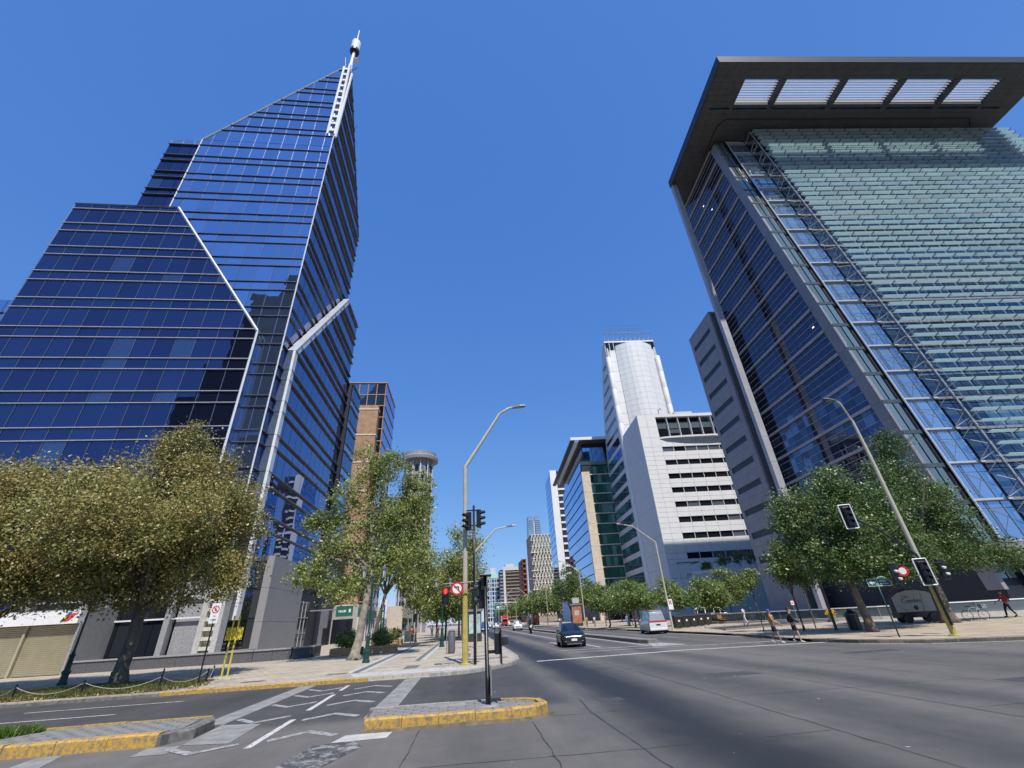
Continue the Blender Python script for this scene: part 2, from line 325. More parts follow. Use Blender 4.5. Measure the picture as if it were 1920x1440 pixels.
mark('worn_patch', [[(-3.1, 9.4, .004), (-2.3, 9.2, .004), (-1.9, 10.4, .004), (-2.2, 11.0, .004), (-2.9, 10.8, .004)]], worn_paint('scraped_paint', (.36, .35, .33), (.06, .06, .06), .53, 4))
# joints of the concrete carriageway: wandering tar seams, each its own strip
def seam(pts, wd):
    P = []
    for (x0, y0), (x1, y1) in zip(pts[:-1], pts[1:]):
        n = max(2, int(math.hypot(x1-x0, y1-y0)/.35))
        P += [(x0+(x1-x0)*i/n+random.gauss(0, .012), y0+(y1-y0)*i/n+random.gauss(0, .012)) for i in range(n)]
    P.append(pts[-1]); vs = []; fs = []
    for i, (x, y) in enumerate(P):
        q = P[min(i+1, len(P)-1)]; o_ = P[max(i-1, 0)]; d = Vector((q[0]-o_[0], q[1]-o_[1])).normalized(); h = wd*random.uniform(.12, .55)
        vs += [(x-d.y*h, y+d.x*h, .003), (x+d.y*h, y-d.x*h, .003)]
    MB().add(vs, [(2*i, 2*i+1, 2*i+3, 2*i+2) for i in range(len(P)-1)]).build('road_joint', m_joint, rd)
for pts, wd in [([(2.85, 5), (2.82, 9), (2.8, 11.7), (2.95, 13.6)], .05), ([(1.35, 5), (1.4, 9), (1.4, 11.3)], .03), ([(6.1, 4), (6.2, 9), (6.3, 14), (6.2, 26)], .04), ([(9.4, 5), (9.45, 12), (9.55, 26)], .035),
                ([(12.6, 5), (12.7, 14), (12.7, 25)], .03), ([(4.2, 4), (4.25, 8.5)], .02), ([(16, 8), (16, 24)], .03), ([(-8, 8.7), (0, 8.65), (2.84, 8.55), (6.1, 8.6)], .03), ([(1.9, 11.7), (3.4, 11.65)], .03),
                ([(6.2, 12.2), (9.5, 12.1), (12.7, 12.0)], .02), ([(2.9, 15.6), (6.2, 15.5)], .02), ([(3, 20.5), (9.5, 20.3)], .02), ([(9.45, 9.2), (16, 9)], .02), ([(12.7, 17), (20, 16.8)], .02), ([(-1.0, 6), (-1.02, 8.6), (-.95, 11.4)], .03)]: seam(pts, wd)
sp0 = MB()
for k in range(45):
    x, y = random.uniform(-6, 19), 7+20*random.random()**1.4; r_ = random.choice([.012, .015, .02, .03]); n_ = 5
    sp0.add([(x+r_*random.uniform(.6, 1.5)*math.cos(6.28*i/n_), y+r_*random.uniform(.6, 1.5)*math.sin(6.28*i/n_), .005) for i in range(n_)], [tuple(range(n_))])
tag(sp0.build('paint_specks', M('speck_white', (.5, .49, .47), .8, var=.3), rd), kind='stuff')
for x, y, w_, h_ in ((3.3, 12.9, .7, .5), (7.8, 15.5, 1.6, .9), (12.9, 9.6, 1.2, 2.0), (15.5, 19, 2.2, .7), (-1.4, 17.2, .9, 1.5)):
    MB().add([(x+random.gauss(0, .04), y+random.gauss(0, .04), .0025), (x+w_, y+random.gauss(0, .05), .0025), (x+w_+random.gauss(0, .05), y+h_, .0025), (x, y+h_+random.gauss(0, .05), .0025)], [(0, 1, 2, 3)]).build('repair_patch', M('patch_asphalt', (.062, .062, .063), .85, var=.35, scale=5, bump=.5, bscale=120), rd)
mk = MB(); mk.lathe([(.0, .0), (.3, .0), (.3, .012), (.0, .012)], (5.3, 29.3, 0), 20); mk.build('manhole_cover', M('cast_iron', (.05, .05, .05), .6, var=.3), rd)

# ------------------------------------------------ raised pavements with kerb stones
def resample(pts, step):
    out = []
    for (x0, y0), (x1, y1) in zip(pts[:-1], pts[1:]):
        L = math.hypot(x1-x0, y1-y0); n = max(1, round(L/step))
        out += [(x0+(x1-x0)*i/n, y0+(y1-y0)*i/n) for i in range(n)]
    return out+[pts[-1]]
def kerb(par, pts, step, wd, z1, mat, side=1, rough=.012, name='kerb_stone', gap=.012):
    P = resample(pts, step)
    for (x0, y0), (x1, y1) in zip(P[:-1], P[1:]):
        d = Vector((x1-x0, y1-y0)); L = d.length; d.normalize(); n = Vector((-d.y, d.x))*side
        j = lambda: random.uniform(-rough, rough)
        A = Vector((x0, y0))+d*gap/2; B = Vector((x1, y1))-d*gap/2; zt = z1+j()*.6
        c = [A, B, B+n*wd, A+n*wd]; c2 = [A+n*.03+n*j(), B+n*.03+n*j(), B+n*wd, A+n*wd]
        vs = [(p.x, p.y, -.03) for p in c]+[(p.x, p.y, zt-.03) for p in c]+[(p.x, p.y, zt) for p in c2]
        fs = [(0, 1, 5, 4), (1, 2, 6, 5), (2, 3, 7, 6), (3, 0, 4, 7), (4, 5, 9, 8), (5, 6, 10, 9), (6, 7, 11, 10), (7, 4, 8, 11), (8, 9, 10, 11)]
        if side < 0: fs = [f[::-1] for f in fs]
        MB().add(vs, fs).build(name, mat, par)
def arc(cx, cy, r, a0, a1, n=8): return [(cx+r*math.cos(R(a0+(a1-a0)*i/n)), cy+r*math.sin(R(a0+(a1-a0)*i/n))) for i in range(n+1)]
# left pavement
cornerL = [(2.92, 420), (2.92, 120), (2.92, 60), (2.95, 29), (2.75, 26.2), (2.2, 24.4), (1.1, 22.9), (-.1, 22.0), (-1.5, 21.85)]
edgeL = cornerL+[(-4.2, 21.9), (-12.0, 21.95), (-20, 21.9), (-70, 21.9)]
pl = MB().prism([(x-.0, y+.0) for x, y in edgeL]+[(-70, 420)], -.02, .148).build('pavement', m_tile); tag(pl, kind='structure')
kerb(pl, [(2.93, 80), (2.93, 60), (2.96, 29), (2.76, 26.2), (2.21, 24.4), (1.1, 22.88), (-.1, 21.98), (-1.5, 21.83)], .95, .2, .158, m_kerbL, -1)
kerb(pl, [(-1.5, 21.83), (-4.0, 21.88)], 1.2, .3, .05, m_kerbL, -1)
kerb(pl, [(-4.0, 21.88), (-12.0, 21.93)], 1.0, .2, .155, m_ykerb, -1)
kerb(pl, [(-12.0, 21.93), (-20, 21.88), (-30, 21.88)], .9, .22, .13, m_kerb, -1, .03)
apron = MB().add([(-4.6, 22.1, .152), (.2, 22.3, .152), (1.0, 23.2, .152), (-1.0, 23.9, .152), (-5.2, 23.9, .152)], [(0, 1, 2, 3, 4)]).build('concrete_apron', m_ltile, pl)
for x0, x1, y0, y1, mt in [(-5.25, -4.9, 24.3, 60, m_dtile), (-4.9, -4.6, 24.3, 60, m_ltile), (-5.55, -5.25, 24.3, 60, m_ltile), (-2.9, -2.6, 29.5, 90, m_dtile), (-2.6, -2.3, 29.5, 90, m_ltile), (-2.95, -2.3, 24.6, 26.4, m_dtile), (-.2, .3, 30, 33, m_dtile), (-.2, .3, 36, 39, m_dtile),
                           (-.3, 2.3, 27.3, 28.1, m_dtile), (-12, -5.7, 34, 34.5, m_ltile), (-12, -5.7, 42, 42.5, m_ltile), (-2.2, 2.4, 41, 41.6, m_dtile), (-2.2, 2.4, 52, 52.6, m_dtile)]:
    MB().add([(x0, y0, .152), (x1, y0, .152), (x1, y1, .152), (x0, y1, .152)], [(0, 1, 2, 3)]).build('paving_band', mt, pl)
for x, y in ((-3.9, 26.9), (-5.9, 24.5), (-9.2, 23.6), (.9, 30.0), (-3.6, 33)): MB().add([(x-.45, y-.3, .156), (x+.45, y-.3, .156), (x+.45, y+.3, .156), (x-.45, y+.3, .156)], [(0, 1, 2, 3)]).build('access_cover', m_ltile if x > -5 and y < 28 else m_kerb, pl)
# grass verge with fallen leaves
vg = MB().add([(-70, 22.12, .153), (-12.2, 22.15, .153), (-11.0, 23.4, .153), (-12.2, 26.6, .153), (-17, 28.0, .153), (-22, 27.3, .153), (-70, 26.2, .153)], [tuple(range(7))]).build('grass_verge_soil', m_soil); tag(vg, kind='structure')
# right pavement
edgeR = [(19.98, 420), (19.98, 60), (19.98, 36), (19.5, 31), (18.75, 27.6), (18.75, 25.6), (19.4, 23.1), (20.8, 20.85), (23.8, 19.2), (30, 18.1), (70, 15)]
pr = MB().prism(edgeR+[(160, 15), (160, 420)], -.02, .148).build('pavement_right', m_tile2); tag(pr, kind='structure')
kerb(pr, edgeR[1:3][::1]+edgeR[3:10]+[(40, 17.3)], 1.0, .22, .16, m_kerb, 1, .015)
MB().add([(22.4, 41, .153), (36, 44.5, .153), (39, 52, .153), (24.5, 48.5, .153)], [(0, 1, 2, 3)]).build('driveway', m_asph, pr)
kerb(pr, [(22.3, 40.8), (36, 44.3)], 1.2, .18, .27, m_kerb, 1)
kerb(pr, [(24.5, 48.6), (39, 52.1)], 1.2, .18, .27, m_kerbL, 1)
for x, y in ((21, 60), (21, 75), (21, 90)): MB().add([(x, y, .153), (x+14, y, .153), (x+14, y+1.2, .153), (x, y+1.2, .153)], [(0, 1, 2, 3)]).build('paving_band', m_dtile, pr)
# centre reservation of the avenue
md = MB().prism([(12.25, 420), (12.25, 34.6), (12.6, 33.7), (13.2, 33.7), (13.6, 34.6), (13.6, 420)], -.02, .2).build('avenue_reservation', m_pav); tag(md, kind='structure')
kerb(md, [(12.22, 90), (12.22, 34.6), (12.55, 33.62), (13.25, 33.62), (13.62, 34.6), (13.62, 90)], 1.1, .2, .23, m_kerb, 1)
mark('painted_nose', [[(11.6, 30.2, .005), (13.8, 30.2, .005), (13.4, 33.5, .005), (12.4, 33.5, .005)]], m_white2)

# traffic islands with pavers and yellow kerbs
def pavers(par, poly, z, bw, bh, cap=300):
    xs = [p[0] for p in poly]; ys = [p[1] for p in poly]; n = 0; rest = MB(); r_ = 0; y = min(ys)
    meshes = []
    for k in range(8):
        j = [random.uniform(-.006, .006) for _ in range(8)]; mb = MB(); hx, hy = bw/2-.012, bh/2-.01
        mb.add([(-hx, -hy, -.04), (hx, -hy, -.04), (hx, hy, -.04), (-hx, hy, -.04), (-hx+.006, -hy+.006, .012+j[0]), (hx-.006, -hy+.006, .012+j[1]), (hx-.006, hy-.006, .012+j[2]), (-hx+.006, hy-.006, .012+j[3])],
               [(4, 5, 6, 7), (0, 1, 5, 4), (1, 2, 6, 5), (2, 3, 7, 6), (3, 0, 4, 7)])
        me = bpy.data.meshes.new('paver'); me.from_pydata(mb.v, [], mb.f); me.materials.append(m_pav); meshes.append(me)
    cells = []
    while y < max(ys):
        x = min(xs)-(bw/2 if r_ % 2 else 0)
        while x < max(xs):
            q = [(x, y), (x+bw, y), (x+bw, y+bh), (x, y+bh)]; c = clipc(q, poly)
            if len(c) > 2 and area(c) > .25*bw*bh: cells.append((x+bw/2, y+bh/2, c, area(c) > .97*bw*bh))
            x += bw
        y += bh; r_ += 1
    cells.sort(key=lambda c: c[0]**2+c[1]**2)
    for i, (cx, cy, c, full) in enumerate(cells):
        if full and i < cap:
            o = bpy.data.objects.new('paver', random.choice(meshes)); col.objects.link(o); o.parent = par; o.location = (cx, cy, z+random.uniform(-.004, .004))
        else:
            mx = sum(p[0] for p in c)/len(c); my = sum(p[1] for p in c)/len(c)
            rest.prism([(mx+(px-mx)*.93, my+(py-my)*.93) for px, py in c], z-.04, z+.012+random.uniform(-.005, .005))
    if rest.v: tag(rest.build('cut_pavers', m_pav, par), kind='stuff')
isl = [(-2.15, 11.75), (1.0, 11.62), (1.55, 11.75), (1.86, 12.15), (1.8, 12.6), (1.35, 12.95), (.6, 13.2), (-2.3, 13.25)]
i1 = MB().prism(isl, -.02, .18).build('traffic_island', m_bed); tag(i1, kind='structure')
inn = [(-2.1, 11.95), (.95, 11.83), (1.4, 11.93), (1.63, 12.2), (1.58, 12.48), (1.25, 12.75), (.55, 12.99), (-2.2, 13.04)]
pavers(i1, inn, .19, .40, .20)
MB().bb((-.9, 12.55, .196), (.0, 12.97, .212)).build('inspection_cover', m_conc, i1)
kerb(i1, [(-2.15, 11.72), (1.0, 11.6), (1.56, 11.73), (1.88, 12.14), (1.82, 12.62), (1.36, 12.98), (.6, 13.23)], .9, .19, .215, m_ykerb, 1, .014)
kerb(i1, [(.6, 13.23), (-2.3, 13.28)], 1.0, .17, .21, m_kerbL, 1)
kerb(i1, [(-2.3, 13.28), (-2.15, 11.72)], .8, .2, .17, m_kerb, 1)
MB().tube([(-2.2, 11.55, .0), (.2, 11.5, 0), (1.2, 11.5, 0), (1.9, 11.8, 0), (2.02, 12.2, 0)], [.05, .07, .05, .06, .03], 5).build('dirt_gutter', m_soil, i1)
med = [(-60, 12.05), (-6.3, 12.05), (-5.95, 12.6), (-6.05, 13.6), (-6.3, 14.05), (-60, 14.05)]
i2 = MB().prism(med, -.02, .18).build('side_street_reservation', m_bed); tag(i2, kind='structure')
pavers(i2, [(-10.6, 12.3), (-6.5, 12.3), (-6.22, 12.7), (-6.3, 13.5), (-6.5, 13.85), (-9.6, 13.85)], .19, .42, .2)
kerb(i2, [(-16, 12.0), (-6.35, 12.0)], 1.0, .24, .22, m_ykerb, 1, .014)
kerb(i2, [(-6.35, 12.0), (-5.92, 12.58), (-6.0, 13.6), (-6.25, 14.1)], .8, .25, .2, m_kerb, 1, .015)
kerb(i2, [(-6.25, 14.1), (-16, 14.1)], 1.0, .16, .215, m_ykerb, 1)
# ================================================================ facade helper
def srange(poly, z):
    xs = []
    for i in range(len(poly)):
        (x0, z0), (x1, z1) = poly[i], poly[(i+1) % len(poly)]
        if (z0-z)*(z1-z) < 0: xs.append(x0+(x1-x0)*(z-z0)/(z1-z0))
    return (min(xs), max(xs)) if len(xs) > 1 else None
def zrange(poly, s): return srange([(b, a) for a, b in poly], s)
def facade(root, org, poly, to3d, S, Z, mats, names=('window_pane', 'spandrel_pane'), singles=300, gap=.03, jit=.008, ledge=None, mull=None, ledw=.22, ledh=.085, zmin=-1e9, nvec=None):
    """poly: convex outline in (s, z); panes between the mullion lines S and the ledge lines Z; to3d(s, z, d) gives the point d in front of the face"""
    cells = []
    for j in range(len(Z)-1):
        for i in range(len(S)-1):
            c = clipc([(S[i]+gap, Z[j]+gap), (S[i+1]-gap, Z[j]+gap), (S[i+1]-gap, Z[j+1]-gap), (S[i]+gap, Z[j+1]-gap)], poly)
            if len(c) > 2 and area(c) > .05 and Z[j+1] > zmin: cells.append((j, c))
    kinds = {}
    for j, c in cells: kinds.setdefault(j % 2 if len(names) > 1 else 0, []).append(c)
    for k, cs in kinds.items():
        cs.sort(key=lambda c: c[0][1])
        rest = MB(org)
        for n_, c in enumerate(cs):
            ds = [random.uniform(-jit, jit) for _ in c]
            if len(c) == 4: ds[3] = ds[0]+ds[2]-ds[1]                # keep the pane flat
            f = [to3d(s, z, d) for (s, z), d in zip(c, ds)]; b = [to3d(s, z, -.05) for s, z in c]; n = len(c)
            mb = rest if n_ >= singles else MB(org)
            mb.add(f+b, [tuple(range(n))]+[(i, n+i, n+(i+1) % n, (i+1) % n) for i in range(n)])
            if mb is not rest: mb.build(names[k], mats[k], root)
        if rest.v: tag(rest.build(names[k]+'s', mats[k], root), kind='stuff')
    if ledge:
        for z in Z:
            r = srange(poly, z)
            if not r or z < zmin or r[1]-r[0] < .3: continue
            a, b = r; q = [to3d(a, z-ledh/2, 0), to3d(b, z-ledh/2, 0), to3d(b, z+ledh/2, 0), to3d(a, z+ledh/2, 0)]; q2 = [to3d(a, z-ledh/2, ledw), to3d(b, z-ledh/2, ledw), to3d(b, z+ledh/2, ledw), to3d(a, z+ledh/2, ledw)]
            MB(org).add(q+q2, [(4, 5, 6, 7), (0, 4, 7, 3), (5, 1, 2, 6), (3, 7, 6, 2), (0, 1, 5, 4)]).build('ledge', ledge, root)
    if mull:
        for s in S:
            r = zrange(poly, s)
            if not r: continue
            a, b = max(r[0], zmin), r[1]
            if b-a < .3: continue
            h = .025; q = [to3d(s-h, a, 0), to3d(s+h, a, 0), to3d(s+h, b, 0), to3d(s-h, b, 0)]; q2 = [to3d(s-h, a, .05), to3d(s+h, a, .05), to3d(s+h, b, .05), to3d(s-h, b, .05)]
            MB(org).add(q+q2, [(4, 5, 6, 7), (0, 4, 7, 3), (5, 1, 2, 6), (3, 7, 6, 2), (0, 1, 5, 4)]).build('mullion', mull, root)
def grid(a, b, step):
    n = max(1, round(abs(b-a)/step)); return [a+(b-a)*i/n for i in range(n+1)]

# ================================================================ blue glass tower on the left
g_up = GL('bright_reflection_glass', (.31, .45, .72), metal=.92, wave=.012, wscale=.5, dark=.14, light=(.06, .13, .22), lightp=.985)  # same glass as the lower block; brighter sky reflection put into the tint
g_lo = GL('dim_reflection_glass', (.068, .095, .205), metal=.90, wave=.008, wscale=.5, dark=.22, light=(.14, .18, .28), lightp=.93)  # same glass, tinted darker to imitate a dimmer reflection
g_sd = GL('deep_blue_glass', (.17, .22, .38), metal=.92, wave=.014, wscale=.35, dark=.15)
m_core = M('dark_core', (.015, .018, .03), .5, var=.2)
m_ledge = M('ledge_aluminium', (.19, .20, .22), .35, metal=.6, var=.15, scale=.5)
m_ledge2 = M('sun_tinted_ledge', (.46, .47, .5), .4, metal=.3, var=.1)  # front block ledges: sun on their edges put into a paler colour
m_mul = M('pale_mullion', (.15, .19, .28), .45, metal=.5, var=.1)
m_trim = M('white_trim', (.74, .75, .76), .4, var=.06, scale=1.5)
m_grey = M('grey_panel', (.42, .45, .5), .4, var=.1, scale=.8)
m_gran = M('speckled_granite', (.30, .30, .31), .7, var=.4, scale=14, bump=.2)
m_grand = M('dark_granite', (.10, .10, .11), .55, var=.4, scale=12)
ORG = (-32, 55, 0); tw = thing('glass_tower', 'tall dark blue glass office tower with sloped pointed top and white spire', 'building', ORG)
def prof(poly, y0, y1, name, mat):                  # extruded front profile in (x, z)
    mb = MB(ORG); mb.slab([(x, y0, z) for x, z in poly], (0, y1-y0, 0)); return mb.build(name, mat, tw)
# solid core: four corners with different roof heights
cx0, cx1, cy0, cy1 = -41.2, -21.9, 45.12, 64.9
top = {(cx0, cy0): 70.9, (cx1, cy0): 95.6, (cx1, cy1): 72.0, (cx0, cy1): 47}
P4 = [(cx0, cy0), (cx1, cy0), (cx1, cy1), (cx0, cy1)]
MB(ORG).add([(x, y, 0) for x, y in P4]+[(x, y, top[(x, y)]) for x, y in P4], [(3, 2, 1, 0), (4, 5, 6, 7), (0, 1, 5, 4), (1, 2, 6, 5), (2, 3, 7, 6), (3, 0, 4, 7)]).build('core', m_core, tw)
prof([(-52, 0), (-24.6, 0), (-24.6, 33.3), (-39.2, 53.7), (-52, 53.7)], 44.12, 60, 'front_block', m_core)
MB(ORG).slab([(-21.05, 46.5, 0), (-21.05, 69.8, 0), (-21.05, 69.8, 53.6), (-21.05, 62.4, 53.6), (-21.05, 46.5, 32.2)], (-9, 0, 0)).build('side_block', m_core, tw)
MB(ORG).bb((-30, 69.8, 0), (-20.2, 76, 40.5)).build('rear_block', m_core, tw)
ZL = sorted([54.4+4.15*k for k in range(-13, 11)]+[53.0+4.15*k for k in range(-13, 11)])
fr = lambda Y: (lambda s, z, d: (s, Y-d, z))
sd = lambda X: (lambda s, z, d: (X+d, s, z))
Sf = [-41.3]+grid(-39.9, -23.1, 2.1)+[-21.8]
facade(tw, ORG, [(-41.3, 30), (-21.8, 0), (-21.8, 96), (-22.6, 95.9), (-41.3, 71)], fr(45), Sf, ZL, (g_up, g_up), ledge=m_ledge, mull=m_mul, zmin=6, singles=190, ledw=.16)
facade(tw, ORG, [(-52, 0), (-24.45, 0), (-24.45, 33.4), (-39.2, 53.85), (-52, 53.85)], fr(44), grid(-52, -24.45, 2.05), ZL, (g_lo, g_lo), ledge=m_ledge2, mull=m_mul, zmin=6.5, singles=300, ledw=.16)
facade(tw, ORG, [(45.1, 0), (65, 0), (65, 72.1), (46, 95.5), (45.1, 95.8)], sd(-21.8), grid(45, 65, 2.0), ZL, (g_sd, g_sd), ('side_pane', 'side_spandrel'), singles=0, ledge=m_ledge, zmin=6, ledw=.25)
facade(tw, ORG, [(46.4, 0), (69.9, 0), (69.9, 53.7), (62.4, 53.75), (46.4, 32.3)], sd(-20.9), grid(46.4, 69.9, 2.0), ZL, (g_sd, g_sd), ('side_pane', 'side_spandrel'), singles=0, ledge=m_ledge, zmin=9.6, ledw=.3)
facade(tw, ORG, [(70, 0), (76, 0), (76, 40.6), (70, 40.6)], sd(-20.1), grid(70, 76, 2.0), ZL, (g_up, g_up), ('rear_side_pane', 'rear_side_spandrel'), singles=0, ledge=m_ledge, zmin=9.6)
# return face of the front block and glass strip behind the white fin
for z0, z1 in zip(ZL[:-1], ZL[1:]):
    if z0 > 7 and z1 < 33.5: MB(ORG).add([(-24.45, 44.03, z0+.04), (-24.45, 44.97, z0+.04), (-24.45, 44.97, z1-.04), (-24.45, 44.03, z1-.04)], [(0, 1, 2, 3)]).build('return_pane', M('grey_glass', (.2, .25, .33), .12, metal=.6, var=.15), tw)
    if z0 > 9 and z1 < 32.5: MB(ORG).add([(-21.78, 46.4, z0+.04), (-20.95, 46.4, z0+.04), (-20.95, 46.4, z1-.04), (-21.78, 46.4, z1-.04)], [(0, 1, 2, 3)]).build('return_pane', M('grey_glass', (.2, .25, .33), .12, metal=.6, var=.15), tw)
# wing behind, upper left and the lower wing at the frame edge
MB(ORG).bb((-48.6, 48.15, 0), (-41.4, 62, 73.8)).build('upper_wing', m_core, tw)
facade(tw, ORG, [(-48.7, 40), (-41.3, 40), (-41.3, 73.9), (-48.7, 73.9)], fr(48), grid(-48.7, -41.3, 1.85), ZL, (g_lo, g_lo), ('wing_pane', 'wing_spandrel'), ledge=m_ledge, zmin=44, ledw=.3)
rl = MB(ORG); rl.tube([(-48.6, 48, 75.1), (-41.5, 48, 75.1)], .05, 6); rl.tube([(-48.6, 48, 74.7), (-41.5, 48, 74.7)], .04, 6)
for x in (-48.6, -46.8, -45, -43.2, -41.6): rl.tube([(x, 48, 73.8), (x, 48, 75.1)], .04, 6)
rl.build('roof_rail', m_grey, tw)
MB(ORG).bb((-80, 47.15, 0), (-52.1, 60, 39.7)).build('lower_wing', m_core, tw)
facade(tw, ORG, [(-80, 20), (-52.1, 20), (-52.1, 39.8), (-80, 39.8)], fr(47), grid(-80, -52.1, 2.05), ZL, (g_up, g_up), ('wing_pane', 'wing_spandrel'), singles=0, ledge=m_ledge, zmin=22)
# white edge trims
def trim(pts, r, mat=m_trim, name='edge_trim', n=4): MB(ORG).tube(pts, r, n).build(name, mat, tw)
trim([(-52.05, 43.95, 53.95), (-39.2, 43.95, 53.95)], .13, m_ledge); trim([(-39.2, 43.92, 53.95), (-24.45, 43.92, 33.4)], .17); trim([(-24.45, 43.95, 33.4), (-24.45, 43.95, 7)], .13)
trim([(-52.05, 43.97, 7), (-52.05, 43.97, 53.9)], .05, m_ledge)
trim([(-41.3, 44.95, 54), (-41.3, 44.95, 71)], .10); trim([(-41.3, 44.95, 71), (-22.6, 44.95, 96)], .15)
trim([(-21.78, 44.97, 7), (-21.78, 44.97, 74)], .09); trim([(-21.75, 46, 95.5), (-21.75, 65, 72.1)], .1, m_ledge)
trim([(-20.88, 62.4, 53.75), (-20.88, 69.9, 53.7)], .1, m_ledge)
# white fin on the side: panelled upright and its diagonal
for z0, z1 in zip(ZL[:-1], ZL[1:]):
    if z0 > 1 and z1 < 33.2: MB(ORG).bb((-20.95, 46.32, z0+.02), (-20.66, 47.15, min(z1-.02, 32.6))).build('fin_panel', m_trim, tw)
nseg = 7
for k in range(nseg):
    a, b = k/nseg, (k+1)/nseg-.004; Y = lambda t: 46.4+16*t; Zz = lambda t: 32.2+21.5*t
    MB(ORG).slab([(-20.66, Y(a), Zz(a)), (-20.66, Y(a)+.75, Zz(a)-.1), (-20.66, Y(b)+.75, Zz(b)-.1), (-20.66, Y(b), Zz(b))], (-.35, 0, 0)).build('fin_panel', m_trim, tw)
    MB(ORG).slab([(-20.62, Y(a), Zz(a)+.1), (-20.62, Y(b), Zz(b)+.1), (-21.7, Y(b), Zz(b)+.1), (-21.7, Y(a), Zz(a)+.1)], (0, 0, .06)).build('fin_capping', m_grey, tw)
# ladder-like lattice and mast at the top corner
lat = lambda x0, z0, x1, z1, n: MB(ORG).slab([(x0, 44.7, z0), (x0+.35, 44.7, z0), (x1+.35, 44.7, z1), (x1, 44.7, z1)], (0, .35, 0)).build(n, m_trim, tw)
lat(-22.95, 74.2, -23.0, 95.6, 'mast_stile'); lat(-21.75, 74.2, -22.1, 96.6, 'mast_stile')
MB(ORG).tube([(-21.45, 44.9, 73.5), (-21.35, 45.2, 94)], .22, 6).build('mast_stile', m_trim, tw)
for k in range(11):
    z = 75+k*1.95; MB(ORG).bb((-22.7, 44.72, z), (-21.8, 45.0, z+.55)).build('mast_rung', m_trim, tw)
mb = MB(ORG); mb.tube([(-22.1, 45.6, 94), (-22.25, 45.9, 102), (-22.25, 46, 104.5)], [.38, .3, .22], 10); mb.tube([(-22.25, 46, 108), (-22.3, 46, 113)], [.14, .08], 8); mb.build('mast', m_trim, tw, smooth=50)
mb = MB(ORG); mb.lathe([(.5, 104.4), (.85, 104.7), (.85, 107.6), (.55, 108.1)], (-22.25, 46, 0), 12); mb.build('antenna_drum', m_trim, tw, smooth=40)
MB(ORG).lathe([(.4, 103.5), (.9, 103.8), (.9, 104.5), (.5, 104.6)], (-22.25, 46, 0), 12).build('antenna_collar', m_core, tw)
MB(ORG).lathe([(.05, 0), (.5, .25), (.6, .45)], (-21.4, 45.7, 99.6), 12).build('dish_antenna', m_trim, tw)
for a_, b_ in (((-22.7, 44.8, 96), (-23.0, 44.7, 98.7)), ((-21.5, 45.2, 95), (-20.6, 45, 96)), ((-21.7, 52, 87.5), (-21.2, 52, 89))): MB(ORG).tube([a_, b_], .06, 5).build('aerial', m_core, tw)
# ground floor on the avenue side: granite wall, door, pillar
for y0, y1, z1 in ((51.2, 61.6, 9.3), (70.6, 74.6, 4.6)):
    n = 4 if y1-y0 > 5 else 2
    for k in range(n):
        for q in range(3 if z1 > 5 else 2):
            h = z1/(3 if z1 > 5 else 2); MB(ORG).bb((-21.6, y0+(y1-y0)*k/n+.01, q*h+.01), (-20.2+random.uniform(-.004, .004), y0+(y1-y0)*(k+1)/n-.01, (q+1)*h-.01)).build('granite_slab', m_gran, tw)
g_shop = GL('dark_shop_glass', (.05, .06, .08), metal=.7, wave=.004, dark=.5)
MB(ORG).bb((-21.5, 61.7, 0), (-20.5, 70.5, 6.2)).build('entrance_recess', m_core, tw)
for k in range(3):
    for q in range(3): MB(ORG).bb((-20.5, 62.0+k*1.3, .2+q*1.7), (-20.45, 63.2+k*1.3, 1.8+q*1.7)).build('entrance_pane', g_shop, tw)
    MB(ORG).bb((-20.44, 61.9+k*1.3, .1), (-20.38, 62.0+k*1.3, 5.4)).build('door_frame', m_grey, tw)
for q in range(4): MB(ORG).bb((-20.44, 61.9, .12+q*1.7), (-20.39, 65.8, .2+q*1.7)).build('door_frame', m_grey, tw)
for y in (46.6, 48.8):
    for q, (z0, z1) in enumerate(((.9, 3.3), (3.45, 5.9), (6.05, 9.3))): MB(ORG).bb((-21, y, z0), (-20.92, y+2.1, z1)).build('ground_pane', g_shop, tw)
# ground floor facing the camera: dark glass, white transoms, granite pillars
for k in range(8):
    x = -24.6-k*1.35
    for q, (z0, z1) in enumerate(((.95, 3.42), (3.6, 5.1), (5.2, 6.5))): MB(ORG).bb((x-1.3, 43.75, z0), (x, 43.85, z1)).build('ground_pane', g_shop, tw)
for z in (3.51, 5.15): MB(ORG).bb((-35.4, 43.55, z-.06), (-21.6, 43.7, z+.06)).build('transom', m_trim, tw)
for x in (-24.5, -29.6, -35.5): MB(ORG).bb((x-.45, 43.3, 0), (x, 44.0, 6.6)).build('granite_pier', m_gran, tw)
MB(ORG).bb((-31.6, 42.8, 0), (-30.2, 43.9, 5.6)).build('granite_pier', m_gran, tw)
MB(ORG).bb((-24.3, 43.9, 0), (-22.2, 44.1, 7)).build('granite_pier', m_gran, tw)
for k in range(3): MB(ORG).bb((-21.0+k*.02, 44.6, .8+2.2*k), (-20.95, 46.3, 2.9+2.2*k)).build('ground_pane', g_shop, tw)
# slotted white shaft beside the corner
MB(ORG).bb((-22.05, 43.1, 0), (-21.6, 44.2, 5.9)).build('shaft_side', m_ltile, tw); MB(ORG).bb((-20.75, 43.1, 0), (-20.3, 44.2, 5.9)).build('shaft_side', m_ltile, tw)
for k in range(8): MB(ORG).bb((-21.6, 43.15, .35+k*.7), (-20.75, 43.5, .62+k*.7)).build('shaft_louvre', M('cream_louvre', (.62, .58, .48), .6), tw)
MB(ORG).bb((-21.6, 43.6, 0), (-20.75, 44.1, 5.9)).build('shaft_back', M('cream_louvre', (.62, .58, .48), .6), tw)

